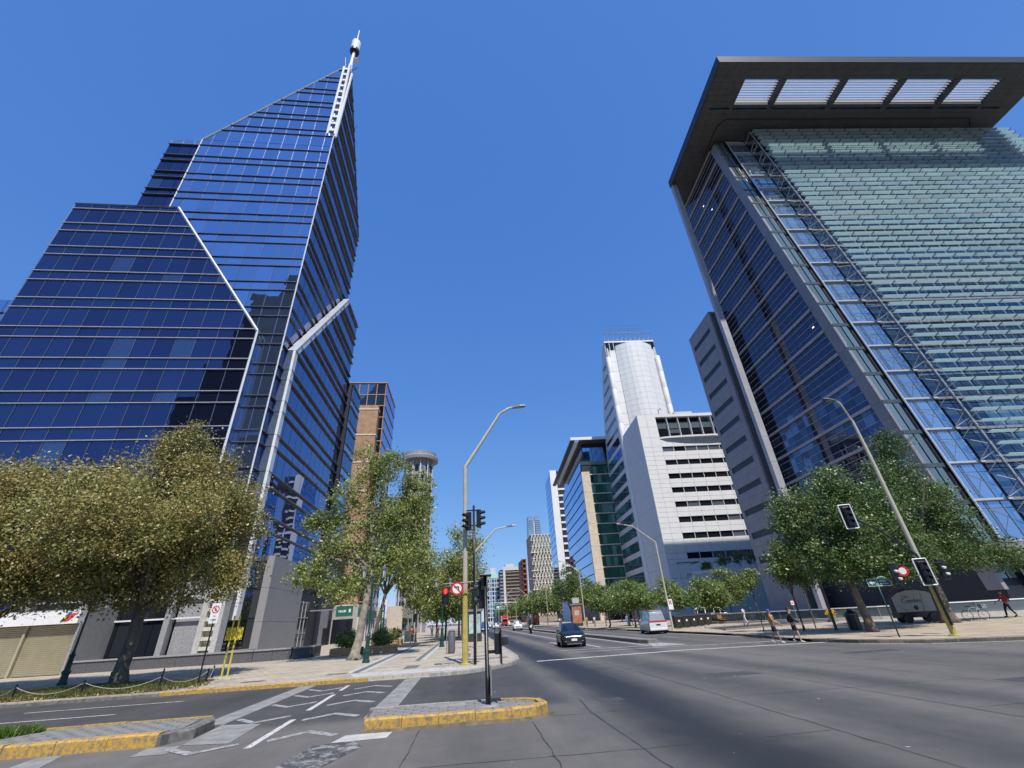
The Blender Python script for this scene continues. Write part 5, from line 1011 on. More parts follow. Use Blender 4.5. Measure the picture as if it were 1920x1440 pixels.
def lamp_post(label, x, y, h, arm, low=m_cream, up=m_cream, r=.11, group=None, extras=True):
    """tapered post, cranked arm ending in a flat lamp head; arm points are (dx, dz)"""
    o = (x, y, .15); t = thing('lamp_post', label, 'lamp post', o, group=group)
    MB(o).tube([(x, y, .13), (x, y, 3.4)], [r*1.15, r*1.02], 8).build('lower_post', low, t, smooth=40); MB(o).tube([(x, y, 3.4), (x, y, h)], [r, r*.82], 8).build('upper_post', up, t, smooth=40)
    MB(o).lathe([(r*2.2, 0), (r*2.2, .04), (r*1.3, .06)], (x, y, .15), 8).build('base_plate', low, t)
    P = [(x, y, h-.05)]+[(x+dx, y, h+dz) for dx, dz in arm]; MB(o).tube(P, [r*.8]+[r*.6]*len(arm), 8).build('arm', up, t, smooth=40)
    (dx0, dz0), (dx, dz) = arm[-2], arm[-1]; s = 1 if dx > dx0 else -1; ex, ez = x+dx, h+dz
    mb = MB(o); mb.add([(ex-.05*s, y-.07, ez-.05), (ex+.5*s, y-.17, ez+.03), (ex+.85*s, y-.13, ez+.09), (ex+.85*s, y+.13, ez+.09), (ex+.5*s, y+.17, ez+.03), (ex-.05*s, y+.07, ez-.05)]+[(ex-.05*s, y-.05, ez+.06), (ex+.5*s, y-.12, ez+.16), (ex+.82*s, y-.1, ez+.17), (ex+.82*s, y+.1, ez+.17), (ex+.5*s, y+.12, ez+.16), (ex-.05*s, y+.05, ez+.06)],
        [(0, 1, 2, 3, 4, 5), (11, 10, 9, 8, 7, 6)]+[(i, i+6, (i+1) % 6+6, (i+1) % 6) for i in range(6)]); hd = mb.build('lamp_head', m_lamp, t)
    MB(o).bb((ex+.2*s, y-.1, ez-.005), (ex+.6*s, y+.1, ez+.02)).build('lens', m_galv, hd)
    if extras:
        for z in (6.4, 8.6):
            if z < h: MB(o).tube([(x, y, z), (x-.45, y, z+.05)], .018, 5).build('pole_spike', m_galv, t)
    return t
lamp_post('tall pale yellow cranked lamp post on the left pavement corner', -.02, 24.75, 10.0, [(2.2, 3.45), (2.75, 3.78), (3.0, 3.85)], m_yelp, m_cream, .13)
lamp_post('second cranked lamp post on the left kerb, behind the dark signal post', .8, 40, 7.3, [(1.9, 1.85), (2.9, 2.0)], m_cream, m_cream, .1)
lr = [(21.0, 48.6, 8.7, 'cranked lamp post with red no-stopping board behind the white minivan'), (20.8, 84.4, 9.0, 'cranked lamp post right of the orange advert panel'), (20.7, 122, 9.0, 'third cranked lamp post on the right kerb'), (20.7, 160, 9.0, 'fourth cranked lamp post on the right kerb'), (20.8, 200, 9.0, 'fifth cranked lamp post on the right kerb'), (20.9, 250, 9.0, 'farthest cranked lamp post on the right kerb')]
for x, y, h, lb in lr: last = lamp_post(lb, x, y, h, [(-2.3, 1.75), (-3.3, 1.95)], m_cream, m_cream, .10, 'lamp posts on the right kerb')
for y, lb in ((150, 'cranked lamp post far down the reservation'), (190, 'farther cranked lamp post down the reservation')): lamp_post(lb, 12.9, y, 9, [(2.0, 1.6), (2.9, 1.75)], m_cream, m_cream, .09)
# no-stopping board on the first right lamp post
nsb = thing('no_stopping_board', 'white board with red mark on the lamp post behind the minivan', 'sign', (21.18, 48.42, 2.0)); MB().bb((-.26, -.02, 0), (.26, .02, .95)).build('board', m_sw, nsb); MB().tube([(-.16, -.035, .5), (.16, -.035, .85)], .035, 4).build('red_bar', m_sred, nsb); MB().tube([(-.16, -.035, .85), (.16, -.035, .5)], .035, 4).build('red_bar', m_sred, nsb)
# right corner lamp post with cranked top
t = lamp_post('yellow-based lamp post on the right corner carrying the mast-arm signals', 23.05, 21.5, 9.2, [(-.05, 2.0), (-.35, 3.2), (-.55, 3.4)], m_yelp, m_cream, .115)

def sig_head(o, x, y, z, par, n=3, face=0., border=False, lit=None, visor=.2):
    """signal head centred at x, y with its bottom at z; face = rotation about z, 0 looks at the camera"""
    h = .30*n+.06; hd = MB(o).box((x, y, z+h/2), (.3, .2, h), face).build('signal_head', m_blk, par, bevel=.02)
    c, s = math.cos(face), math.sin(face); loc = lambda dx, dy, dz: (x+dx*c-dy*s, y+dx*s+dy*c, z+dz)
    if border:
        w_ = .28; fr_ = [loc(-w_, .02, -.12), loc(w_, .02, -.12), loc(w_, .02, h+.12), loc(-w_, .02, h+.12)]; MB(o).slab(fr_, (s*-.0-.0*c, .02*c, 0)).build('backboard', m_blk, hd)
        for i in range(4): MB(o).tube([fr_[i], fr_[(i+1) % 4]], .03, 6).build('white_border', m_sw, hd)
    for k in range(n):
        zc = .18+.3*k; col_ = l_red if lit == n-1-k else (l_dred if k == n-1 else l_off)
        mb = MB(o); mb.add([loc(.115*math.cos(a_), -.105, zc+.115*math.sin(a_)) for a_ in [i*math.pi/6 for i in range(12)]], [tuple(range(12))]); mb.build('lens', col_, hd)
        vs = [loc(.13*math.cos(a_), -.10, zc+.13*math.sin(a_)) for a_ in [R(-20+220*i/8) for i in range(9)]]+[loc(.12*math.cos(a_), -.10-visor, zc-.01+.12*math.sin(a_)) for a_ in [R(5+170*i/8) for i in range(9)]]
        MB(o).add(vs, [(i, i+1, i+10, i+9) for i in range(8)]).build('visor', m_blk if not border or k else m_blk, hd)
    return hd
# dark signal post on the left corner
o = (.45, 24.3, .15); sp_ = thing('signal_post', 'tall black signal post beside the yellow lamp post with red walking-man light', 'traffic light', o)
MB(o).tube([(.45, 24.3, .13), (.45, 24.3, 7.6)], [.075, .06], 10).build('post', m_blk, sp_, smooth=True)
sig_head(o, .17, 24.2, 6.25, sp_, 3, R(-60), visor=.26); sig_head(o, .72, 24.3, 6.4, sp_, 3, R(75), visor=.26); MB(o).bb((.05, 24.25, 6.5), (.85, 24.35, 6.56)).build('bracket', m_blk, sp_); MB(o).bb((.05, 24.25, 7.3), (.85, 24.35, 7.36)).build('bracket', m_blk, sp_)
MB(o).tube([(.45, 24.3, 3.72), (-1.15, 24.25, 3.68)], .035, 6).build('side_arm', m_blk, sp_); MB(o).tube([(.45, 24.3, 3.72), (.9, 24.3, 3.74)], .03, 6).build('side_arm', m_blk, sp_)
ph = MB(o).box((-1.0, 24.2, 3.15), (.36, .2, .82)).build('walk_signal', m_blk, sp_, bevel=.02)
for zc, mt in ((3.36, M('red_man_lens', (.25, .02, .01), .3, emit=(1, .05, .02), es=.6)), (2.97, l_off)): MB(o).add([(-1.0+.14*math.cos(a_), 24.09, zc+.14*math.sin(a_)) for a_ in [i*math.pi/8 for i in range(16)]], [tuple(range(16))]).build('lens', mt, ph)
mb = MB(o); mb.lathe([(.0, .0), (.028, .02), (.0, .05)], (-1.0, 24.075, 3.42), 8); mb.box((-1.0, 24.075, 3.365), (.075, .01, .11)); mb.box((-1.02, 24.075, 3.27), (.03, .01, .1)); mb.box((-.98, 24.075, 3.27), (.03, .01, .1)); mb.build('red_man', l_red, ph)
for zc in (3.36, 2.97): MB(o).add([(-1.0+.16*math.cos(R(a_)), y_, zc+.16*math.sin(R(a_))) for y_ in (24.1, 23.9) for a_ in range(0, 181, 20)], [(i, i+1, i+11, i+10) for i in range(9)]).build('visor', m_blk, ph)
MB(o).bb((.3, 24.15, 2.65), (.66, 24.5, 3.45)).build('control_box', m_blk, sp_, bevel=.03); sig_head(o, .83, 24.35, 2.75, sp_, 2, R(80))
nl = MB().lathe([(0, -.012), (.32, -.012), (.32, .012), (0, .012)], (0, 0, 0), 28).build('no_left_turn_sign', m_sred, sp_); nl.location = (-.43-o[0], 24.12-o[1], 3.44-o[2]); nl.rotation_euler = (R(90), 0, 0)
MB().lathe([(0, .0), (.225, .0), (.225, .004), (0, .004)], (0, 0, .013), 28).build('white_disc', m_sw, nl)
mb = MB(); mb.add([(.06, -.14, .02), (.11, -.14, .02), (.11, .10, .02), (-.08, .10, .02), (-.08, .15, .02), (-.17, .075, .02), (-.08, .0, .02), (-.08, .05, .02), (.06, .05, .02)], [tuple(range(9))]); mb.build('turn_arrow', m_blk, nl)
MB().box((0, 0, .024), (.5, .05, .004), R(-45)).build('slash', m_sred, nl)
# black post on the near island with signals seen edge-on
o = (.52, 12.25, .2); ip = thing('island_signal_post', 'black signal post standing on the yellow-kerbed island in front', 'traffic light', o)
MB(o).tube([(.52, 12.25, .19), (.52, 12.25, .75), (.51, 12.25, .76), (.50, 12.25, 2.95)], [.06, .06, .05, .047], 12).build('post', m_blk, ip, smooth=True)
MB(o).lathe([(.26, 0), (.2, .025), (.07, .03)], (.52, 12.25, .2), 10).build('concrete_foot', m_conc, ip)
MB(o).bb((.36, 12.05, 2.93), (.66, 12.5, 2.975)).build('top_plate', m_blk, ip, bevel=.01); MB(o).bb((.40, 12.2, 2.62), (.47, 12.5, 2.9)).build('top_bracket', m_blk, ip); sig_head(o, .43, 12.52, 2.2, ip, 2, R(-85), visor=.12)
MB(o).bb((.53, 12.22, 1.22), (.78, 12.28, 1.29)).build('bracket', m_blk, ip)
MB(o).bb((.70, 12.12, 1.2), (.83, 12.42, 1.66)).build('signal_body', m_blk, ip, bevel=.02); MB(o).bb((.835, 12.0, 1.0), (.865, 12.55, 1.75)).build('backboard_edge', m_blk, ip, bevel=.008)
MB(o).add([(.87, 12.15, 1.55), (1.03, 12.15, 1.54), (1.03, 12.4, 1.54), (.87, 12.4, 1.55), (.87, 12.12, 1.36), (1.03, 12.12, 1.4), (1.03, 12.43, 1.4), (.87, 12.43, 1.36)], [(0, 1, 2, 3), (0, 4, 5, 1), (3, 2, 6, 7), (0, 3, 7, 4)]).build('visor', m_blk, ip)
MB(o).bb((.872, 12.16, 1.556), (1.032, 12.39, 1.572)).build('visor_top', m_galv, ip)
MB(o).bb((.57, 12.0, .42), (.60, 12.5, .98)).build('sign_edge', m_galv, ip); MB(o).tube([(.52, 12.25, .62), (.58, 12.25, .62)], .02, 5).build('sign_clamp', m_galv, ip)
# mast-arm signals on the right corner
o = (23.0, 21.45, .15); rs = thing('mast_arm_signals', 'white-bordered traffic signals on a black arm at the right corner', 'traffic light', o)
MB(o).tube([(22.98, 21.32, .6), (22.95, 21.3, 3.3), (22.8, 21.3, 3.75), (21.4, 21.35, 5.0), (20.1, 21.4, 5.75)], [.06, .06, .06, .05, .045], 8).build('mast_arm', m_blk, rs, smooth=50)
sig_head(o, 19.95, 21.3, 5.25, rs, 3, R(-20), border=True); sig_head(o, 22.68, 21.15, 2.45, rs, 3, R(-24), border=True)
sig_head(o, 21.75, 21.9, 2.5, rs, 3, R(150), visor=.22); sig_head(o, 24.35, 21.7, 2.55, rs, 3, R(160), visor=.22)
MB(o).tube([(21.75, 21.8, 3.3), (24.35, 21.6, 3.35)], .03, 5).build('cross_arm', m_blk, rs)
for x, y, z in ((21.75, 21.75, 3.05), (21.8, 21.75, 2.7), (24.3, 21.55, 3.1), (24.35, 21.55, 2.8)): MB(o).box((x, y, z), (.17, .12, .1), 0, .4).build('sun_painted_visor', m_sw, rs, bevel=.02)  # white boxes paint in the sun caught on the black visors
rn_ = MB().lathe([(0, -.01), (.26, -.01), (.26, .01), (0, .01)], (0, 0, 0), 24).build('round_sign', m_sred, rs); rn_.location = (22.15-o[0], 21.8-o[1], 3.05-o[2]); rn_.rotation_euler = (R(90), 0, R(-25)); MB().lathe([(0, 0), (.16, 0), (.16, .004), (0, .004)], (0, 0, .012), 24).build('white_disc', m_sw, rn_)
def street_sign(label, x, y, s, base, zt, wd, words, arrow, rz=0.):
    o = (x, y, base); t = thing('street_name_sign', label, 'sign', o, rz); MB().tube([(0, 0, -.02), (0, 0, zt)], .035, 8).build('post', m_grn, t, smooth=True)
    z0 = zt-.42*s; P_ = [(s*.03, z0), (s*(wd), z0), (s*wd, z0+.22), (s*wd*.82, z0+.26), (s*wd*.62, z0+.42), (s*wd*.3, z0+.42), (s*.03, z0+.32)]
    MB().slab([(a_, -.03, b_) for a_, b_ in P_], (0, .02, 0)).build('name_plate', m_sgrn, t); 
    for i in range(len(P_)): MB().tube([(P_[i][0], -.03, P_[i][1]), (P_[(i+1) % len(P_)][0], -.03, P_[(i+1) % len(P_)][1])], .013, 4).build('plate_border', m_sw, t)
    strokes(t, s*wd*.46, -.036, z0+.22, abs(s*wd)*.5, .07, 7, m_sw, 5); strokes(t, s*wd*.5, -.036, z0+.10, abs(s*wd)*.6, .05, 8, m_sw, 6)
    ap = MB().bb((-.42*s, -.03, z0), (-.03, -.01, z0+.36*s)).build('arrow_plate', m_sw, t); MB().bb((-.40*s, -.034, z0+.02), (-.05, -.031, z0+.34*s)).build('arrow_field', m_sgrn, ap)
    q = -1 if arrow == 'left' else 1; MB().add([(-.22*s+q*.13, -.037, z0+.18), (-.22*s, -.037, z0+.07), (-.22*s, -.037, z0+.14), (-.22*s-q*.13, -.037, z0+.14), (-.22*s-q*.13, -.037, z0+.22), (-.22*s, -.037, z0+.22), (-.22*s, -.037, z0+.29)], [tuple(range(7))]).build('arrow', m_sw, ap)
    return t
street_sign('green street-name sign with arrow on the right corner pavement', 21.35, 22.75, 1.0, .15, 2.72, .62, 'EL GOLF', 'left', R(-22))
t = street_sign('green street-name sign with white arrow, left kerb beyond the signal post', 2.65, 45, 1.55, .15, 3.35, -.62*1.0, 'APOQUINDO', 'left')
t.scale = (-1, 1, 1)
MB().tube([(-2.2, 0, 3.2), (.3, 0, 3.25)], .02, 5).build('stay', m_galv, t)
# no-parking sign and yellow board on the verge
o = (-11.75, 24.2, .15); t = thing('no_parking_sign', 'no-parking sign on a black post on the grass verge', 'sign', o)
MB().tube([(0, 0, -.05), (0, 0, 2.5)], .035, 8).build('post', m_blk, t); MB().bb((-.2, -.03, 2.35), (.2, -.005, 3.2)).build('plate', m_sw, t)
rg = MB().lathe([(.11, -.004), (.165, -.004), (.165, .004), (.11, .004)], (0, 0, 0), 24)
rgo = MB(); rgo.add([(r_*math.cos(a_), -.034, 2.93+r_*math.sin(a_)) for r_ in (.165, .125) for a_ in [i*math.pi/12 for i in range(24)]], [(i, (i+1) % 24, 24+(i+1) % 24, 24+i) for i in range(24)]); rgo.build('red_ring', m_sred, t)
text('E', .22, m_blk, t, (0, -.034, 2.93), (R(90), 0, 0)); MB().box((0, -.037, 2.93), (.29, .004, .035), 0, 0, R(45)).build('slash', m_sred, t)
strokes(t, .02, -.033, 2.65, .1, .07, 2, m_blk, 7); strokes(t, 0, -.033, 2.5, .24, .07, 4, m_blk, 8)
o = (-12.35, 27.9, .15); t = thing('yellow_board_sign', 'yellow two-post board with blank yellow back at the verge end', 'sign', o)
for x in (-.14, .14): MB().tube([(x, 0, -.05), (x, 0, 2.75)], .045, 6).build('post', m_yel, t)
MB().bb((-.42, .05, 1.6), (.42, .09, 2.2)).build('board', m_yel, t)
# twin-lantern ornamental posts
def lantern_post(label, loc, sc=1.0, first=[None]):
    if first[0] is not None:
        c = copy_tree(first[0], loc, label=label); c.scale = (sc,)*3; return c
    t = thing('lantern_post', label, 'lamp post', loc, group='twin lantern posts'); first[0] = t; t.scale = (sc,)*3
    MB().lathe([(.22, 0), (.22, .12), (.17, .16), (.16, .5), (.2, .54), (.2, .62), (.13, .68), (.11, 1.25), (.14, 1.3), (.14, 1.36), (.085, 1.42), (.06, 1.6), (.045, 4.3), (.07, 4.35), (.03, 4.6), (.0, 5.0)], n=12).build('post', m_grn, t, smooth=40)
    for s in (-1, 1):
        MB().tube([(0, 0, 4.25), (s*.35, 0, 4.2), (s*.6, 0, 4.4), (s*.62, 0, 4.62)], .025, 6).build('bracket', m_grn, t)
        ln = MB().lathe([(.07, 4.6), (.1, 4.66), (.16, 5.05), (.19, 5.06)], (s*.62, 0, 0), 6).build('lantern_glass', M('milky_glass', (.45, .46, .44), .3, var=.1), t)
        MB().lathe([(.22, 5.06), (.23, 5.1), (.08, 5.25), (.03, 5.32), (.0, 5.42)], (s*.62, 0, 0), 6).build('lantern_cap', m_lamp, ln)
        for k in range(6): a_ = k*math.pi/3; MB().tube([(s*.62+.1*math.cos(a_), .1*math.sin(a_), 4.66), (s*.62+.17*math.cos(a_), .17*math.sin(a_), 5.06)], .012, 4).build('glazing_bar', m_grn, ln)
    return t
lantern_post('twin-lantern green post beside the flared pale trunk', (-5.85, 30.8, .15)); lantern_post('twin-lantern green post behind the litter bin', (-2.1, 45, .15), 1.05); lantern_post('twin-lantern green post farther along the left pavement', (-6.9, 66, .15), 1.1)
lantern_post('twin-lantern post on the right plaza behind the white-shirted man', (35.5, 57.7, .15), 1.08); lantern_post('twin-lantern post on the right plaza behind the minivan', (24.5, 72, .15), 1.08); lantern_post('twin-lantern post under the olive tree at the left edge', (-21.1, 29.5, .15), 1.0)
# litter bins
t = thing('litter_bin', 'slim grey litter bin on the left pavement near the lantern post', 'bin', (-.95, 34.4, .15)); MB().lathe([(.2, 0), (.2, .05), (.24, .08), (.24, 1.25), (.2, 1.3)], n=12).build('body', M('bin_grey', (.10, .105, .115), .5), t, smooth=40); MB().lathe([(.26, 1.3), (.26, 1.34), (.1, 1.42)], n=12).build('lid', m_galv, t); MB().tube([(-.33, 0, 0), (-.33, 0, 1.5)], .03, 6).build('stand', m_galv, t)
t = thing('litter_bin', 'dark litter bin between the two dark right-hand trees', 'bin', (25.5, 30.2, .15)); MB().lathe([(.36, 0), (.38, .9), (.3, 1.05), (.16, 1.12), (.16, 1.25)], n=10).build('body', m_blk, t); MB().lathe([(.4, .88), (.4, .95)], n=10).build('rim', m_lamp, t)
wb_ = ['leftmost black wheelie bin beside the minivan', 'second black wheelie bin from the minivan', 'middle black wheelie bin of the five', 'fourth black wheelie bin from the minivan', 'rightmost black wheelie bin of the five']; wb0 = None
for k, lb in enumerate(wb_):
    loc = (22.9+1.35*k, 51.6+1.0*k, .15)
    if wb0 is None:
        wb0 = t = thing('wheelie_bin', lb, 'bin', loc, R(8), 'wheelie bins in a row'); MB().add([(-.36, -.36, .08), (.36, -.36, .08), (.36, .36, .08), (-.36, .36, .08), (-.46, -.46, 1.1), (.46, -.46, 1.1), (.46, .46, 1.1), (-.46, .46, 1.1)], [(3, 2, 1, 0), (0, 1, 5, 4), (1, 2, 6, 5), (2, 3, 7, 6), (3, 0, 4, 7), (4, 5, 6, 7)]).build('body', M('bin_black', (.025, .026, .028), .5), t, bevel=.03)
        MB().add([(-.5, -.5, 1.1), (.5, -.5, 1.1), (.5, .5, 1.1), (-.5, .5, 1.1), (-.45, -.3, 1.28), (.45, -.3, 1.28), (.45, .45, 1.28), (-.45, .45, 1.28)], [(0, 1, 5, 4), (1, 2, 6, 5), (2, 3, 7, 6), (3, 0, 4, 7), (4, 5, 6, 7)]).build('lid', M('bin_black', (.025, .026, .028), .5), t)
        MB().bb((-.1, -.46, .65), (.1, -.425, .82)).build('sticker', m_sw, t)
        for s in (-1, 1): MB().tube([(s*.36, .3, .1), (s*.46, .3, .1)], .1, 10).build('wheel', m_blk, t)
    else: copy_tree(wb0, loc, label=lb)
# bench
t = thing('bench', 'wooden slatted bench on the right plaza behind the driveway', 'bench', (32.3, 58.2, .15), R(4))
for k in range(5): MB().box((0, -.22+.11*k, .46), (1.9, .09, .04)).build('seat_slat', m_wood, t)
for k in range(4): MB().box((0, .30+.03*k, .60+.11*k), (1.9, .035, .09), 0, -.25).build('back_slat', m_wood, t)
for s in (-1, 1): MB().tube([(s*.8, -.28, 0), (s*.8, -.18, .44), (s*.8, .26, .44), (s*.8, .40, 1.0)], .03, 6).build('leg', m_blk, t); MB().tube([(s*.8, .22, .44), (s*.8, .36, 0)], .03, 6).build('leg', m_blk, t)
# wooden planters
for lb, x, y in (('wooden planter box left of the flared trunk', -9.4, 41.3), ('wooden planter box right of the flared trunk', -6.7, 41.5), ('wooden planter box by the totem sign', -8.2, 57)):
    t = thing('planter', lb, 'planter', (x, y, .15), group=None)
    for k in range(3): MB().box((0, -.72, .1+.17*k), (2.3, .06, .15)).build('plank', m_wood2, t); MB().box((0, .72, .1+.17*k), (2.3, .06, .15)).build('plank', m_wood2, t); MB().box((-1.12, 0, .1+.17*k), (.06, 1.38, .15)).build('plank', m_wood2, t); MB().box((1.12, 0, .1+.17*k), (.06, 1.38, .15)).build('plank', m_wood2, t)
    MB().bb((-1.08, -.68, .05), (1.08, .68, .46)).build('soil', m_soil, t)
t = thing('notice_easel', 'small yellow notice board on the pavement past the planters', 'sign', (-6.6, 58, .15)); MB().box((0, 0, .75), (.75, .05, 1.1), 0, -.12).build('board', M('pale_yellow', (.72, .66, .40), .6), t); MB().tube([(-.3, .1, 0), (-.3, 0, .5)], .025, 5).build('leg', m_blk, t); MB().tube([(.3, .1, 0), (.3, 0, .5)], .025, 5).build('leg', m_blk, t)
# totem sign
t = thing('totem_sign', 'white totem with green panel and blue cap on the left pavement', 'sign', (-8.9, 54, .15)); MB().bb((-.42, -.15, 0), (.42, .15, 4.4)).build('pylon', m_wp, t, bevel=.02); MB().bb((-.2, -.165, .6), (.2, -.152, 3.35)).build('green_panel', m_sgrn, t); MB().bb((-.2, -.168, 3.37), (.2, -.152, 3.95)).build('blue_panel', M('sign_blue', (.02, .07, .45), .4), t); MB().bb((-.1, -.172, 3.45), (.02, -.169, 3.85)).build('white_mark', m_sw, t); strokes(t, 0, -.17, 2.45, 1.6, .14, 9, m_sw, 9, True)
# advert panels and bus shelter
def advert(label, x, y, w_, z0, h, c, rz=0.):
    t = thing('advert_panel', label, 'advert', (x, y, .15), rz); MB().bb((-w_/2-.12, -.12, 0), (w_/2+.12, .12, z0+h+.25)).build('frame', M('advert_frame', (.035, .035, .04), .4), t, bevel=.02); MB().bb((-w_/2, -.14, z0), (w_/2, -.122, z0+h)).build('poster', c, t)
    MB().box((0, -.146, z0+h*.62), (w_*.5, .006, h*.3)).build('poster_figure', M('poster_figure', (.45, .42, .38), .5, var=.5, scale=4), t); MB().bb((-w_/2-.3, -.2, z0+h+.26), (w_/2+.3, .2, z0+h+.5)).build('cap', M('advert_cap', (.2, .2, .21), .5), t); return t
advert('pale blue poster panel by the left kerb behind the signal post', .95, 52, 1.2, .75, 1.75, M('poster_blue', (.35, .5, .52), .3, var=.4, scale=2))
t = advert('orange advert column on the right pavement with box on top', 22.4, 97, 1.9, .5, 3.0, M('poster_orange', (.34, .15, .08), .4, var=.35, scale=1.5)); MB().bb((-.7, -.2, 4.1), (.7, .2, 5.1)).build('top_box', M('top_box', (.42, .43, .42), .5, var=.3, scale=2), t)
advert('red advert panel at the far right bus shelter', 21.9, 152, 1.8, .6, 2.8, M('poster_red', (.40, .07, .03), .4, var=.3, scale=1.5))
t = thing('bus_shelter', 'small glass bus shelter with blue roof on the far right kerb', 'bus shelter', (21.4, 158, .15)); MB().bb((-1.9, -1, 2.5), (.9, 4, 2.75)).build('roof', M('shelter_blue', (.03, .09, .28), .4), t)
for x, y in ((-1.7, -.8), (.7, -.8), (.7, 3.8), (-1.7, 3.8)): MB().tube([(x, y, 0), (x, y, 2.5)], .06, 6).build('post', m_galv, t)
MB().bb((.66, -.7, .3), (.7, 3.7, 2.3)).build('pane', g_grn, t); MB().bb((-1.6, -.82, .3), (.6, -.78, 2.3)).build('pane', g_grn, t)
# information cart with arched board
o = (33.6, 33.2, .15); t = thing('information_cart', 'dark information cart with arched white lettered board under the big tree', 'kiosk', o, R(-18))
arch = [(-1.45, .72), (1.45, .72), (1.45, 1.75), (1.0, 2.0), (.4, 2.14), (-.3, 2.16), (-.95, 2.02), (-1.45, 1.72)]; MB().slab([(x*1.08, -.02, .05+z*1.03) for x, z in arch], (0, .1, 0)).build('frame', m_blk, t); MB().slab([(x, -.04, z) for x, z in arch], (0, .015, 0)).build('board', M('cart_board', (.40, .40, .38), .5, var=.08), t)
text('Las', .3, m_blk, t, (-.55, -.05, 1.75), (R(90), 0, 0)); text('Condes', .42, m_blk, t, (-.25, -.05, 1.45), (R(90), 0, 0)); MB().tube([(.35, -.05, .74), (.55, -.05, 1.95)], .01, 4).build('board_line', m_blk, t); MB().tube([(-1.3, -.05, 1.25), (-.75, -.05, .75)], .01, 4).build('board_line', m_blk, t)
MB().slab([(-.1+.16*math.cos(a_), -.046, .98+.16*math.sin(a_)) for a_ in [i*math.pi/5 for i in range(10)]], (0, .004, 0)).build('board_mark', m_blk, t)
MB().bb((-1.35, .1, .35), (1.35, 1.1, .72)).build('chassis', m_blk, t); MB().bb((-1.3, .12, .73), (1.3, 1.0, 1.7)).build('cabinet', M('cart_grey', (.06, .06, .065), .6), t)
for s in (-.85, .85): MB().tube([(s, -.02, .3), (s, .12, .3)], .3, 14).build('wheel', m_blk, t); MB().tube([(s, .9, .3), (s, 1.05, .3)], .3, 14).build('wheel', m_blk, t)
# parked bicycle behind the big trunk
o = (35.8, 31.2, .15); t = thing('bicycle', 'dark bicycle with pale frame parked behind the big right tree', 'bicycle', o, R(-15))
for x in (-.52, .52):
    MB().tube([(x+.33*math.cos(a_), 0, .34+.33*math.sin(a_)) for a_ in [i*math.pi/9 for i in range(19)]], .022, 5).build('wheel', m_blk, t); MB().tube([(x, -.04, .34), (x, .04, .34)], .03, 6).build('hub', m_galv, t)
MB().tube([(-.52, 0, .34), (-.2, 0, .82), (.35, 0, .82), (-.05, 0, .32), (-.2, 0, .82)], .02, 6).build('frame', m_sw, t); MB().tube([(-.05, 0, .32), (-.52, 0, .34)], .02, 6).build('frame_stay', m_sw, t); MB().tube([(.52, 0, .34), (.35, 0, .84), (.33, 0, 1.0)], .02, 6).build('fork', m_sw, t); MB().tube([(.3, -.25, 1.02), (.34, 0, 1.0), (.3, .25, 1.02)], .015, 5).build('handlebar', m_blk, t); MB().box((-.23, 0, .9), (.26, .14, .05)).build('saddle', m_blk, t); MB().bb((.5, -.2, .75), (.8, .2, 1.0)).build('basket', m_galv, t)
# glass balustrade with white rail on the right plaza
o = (36, 47, .15); t = thing('glass_balustrade', 'long glass balustrade with white top rail on the right plaza', 'balustrade', o)
P_ = [(31.5, 60.5), (33.5, 52), (36.3, 45.5), (38.6, 42.2), (42.5, 39.0), (48, 36.5)]; Q = resample(P_, 2.0)
for (x0, y0), (x1, y1) in zip(Q[:-1], Q[1:]):
    an_ = math.atan2(y1-y0, x1-x0); L_ = math.hypot(x1-x0, y1-y0); c_ = ((x0+x1)/2, (y0+y1)/2)
    MB(o).box((*c_, .78), (L_-.04, .03, .75), an_).build('glass_panel', GL('balustrade_glass', (.16, .2, .22), metal=.5, rough=.05, dark=.4), t); MB(o).box((*c_, 1.22), (L_, .12, .09), an_).build('top_rail', m_sw, t); MB(o).box((*c_, .26), (L_-.02, .2, .24), an_).build('kerb_block', m_ltile, t)
    MB(o).tube([(x0, y0, .3), (x0, y0, 1.2)], .03, 6).build('post', m_galv, t)
t = thing('red_notice', 'small red and white notice on a stake behind the walkers', 'sign', (28.7, 40, .15)); MB().bb((-.2, -.02, 1.6), (.2, .02, 1.97)).build('plate', m_sred, t); MB().tube([(0, .03, 0), (0, .03, 1.6)], .025, 5).build('stake', m_galv, t); MB().bb((-.19, -.026, 1.62), (.08, -.022, 1.95)).build('white_field', m_sw, t); strokes(t, -.05, -.03, 1.78, .14, .14, 3, m_blk, 11)
t = thing('yellow_flower_tub', 'yellow flowers in a tub behind the balustrade', 'planter', (34.8, 43.6, .15)); MB().lathe([(.28, 0), (.36, .5), (.3, .52)], n=10).build('tub', m_gpan, t); v, _ = leaves([(34.8, 43.6, .95, .4, .4, .3)], 500, .12, .1, 12, 7); leafmesh('flowers', v, (34.8, 43.6, .15), LEAF('yellow_petals', [(.7, .45, .02), (.8, .6, .03)], .2), t)
# slim stakes and posts among the right-hand trees
for lb, x, y, h in (('dark wooden stake beside the dark right tree', 24.9, 31.2, 3.0), ('thin dark stake behind the walkers', 26.7, 35.5, 2.8)): t = thing('tree_stake', lb, 'post', (x, y, .15)); MB().tube([(0, 0, -.05), (0, 0, h)], .09 if h > 2.9 else .05, 8).build('stake', m_bark, t); MB().tube([(0, 0, h-.1), (.35, 0, h-.12)], .015, 5).build('tie', m_blk, t)
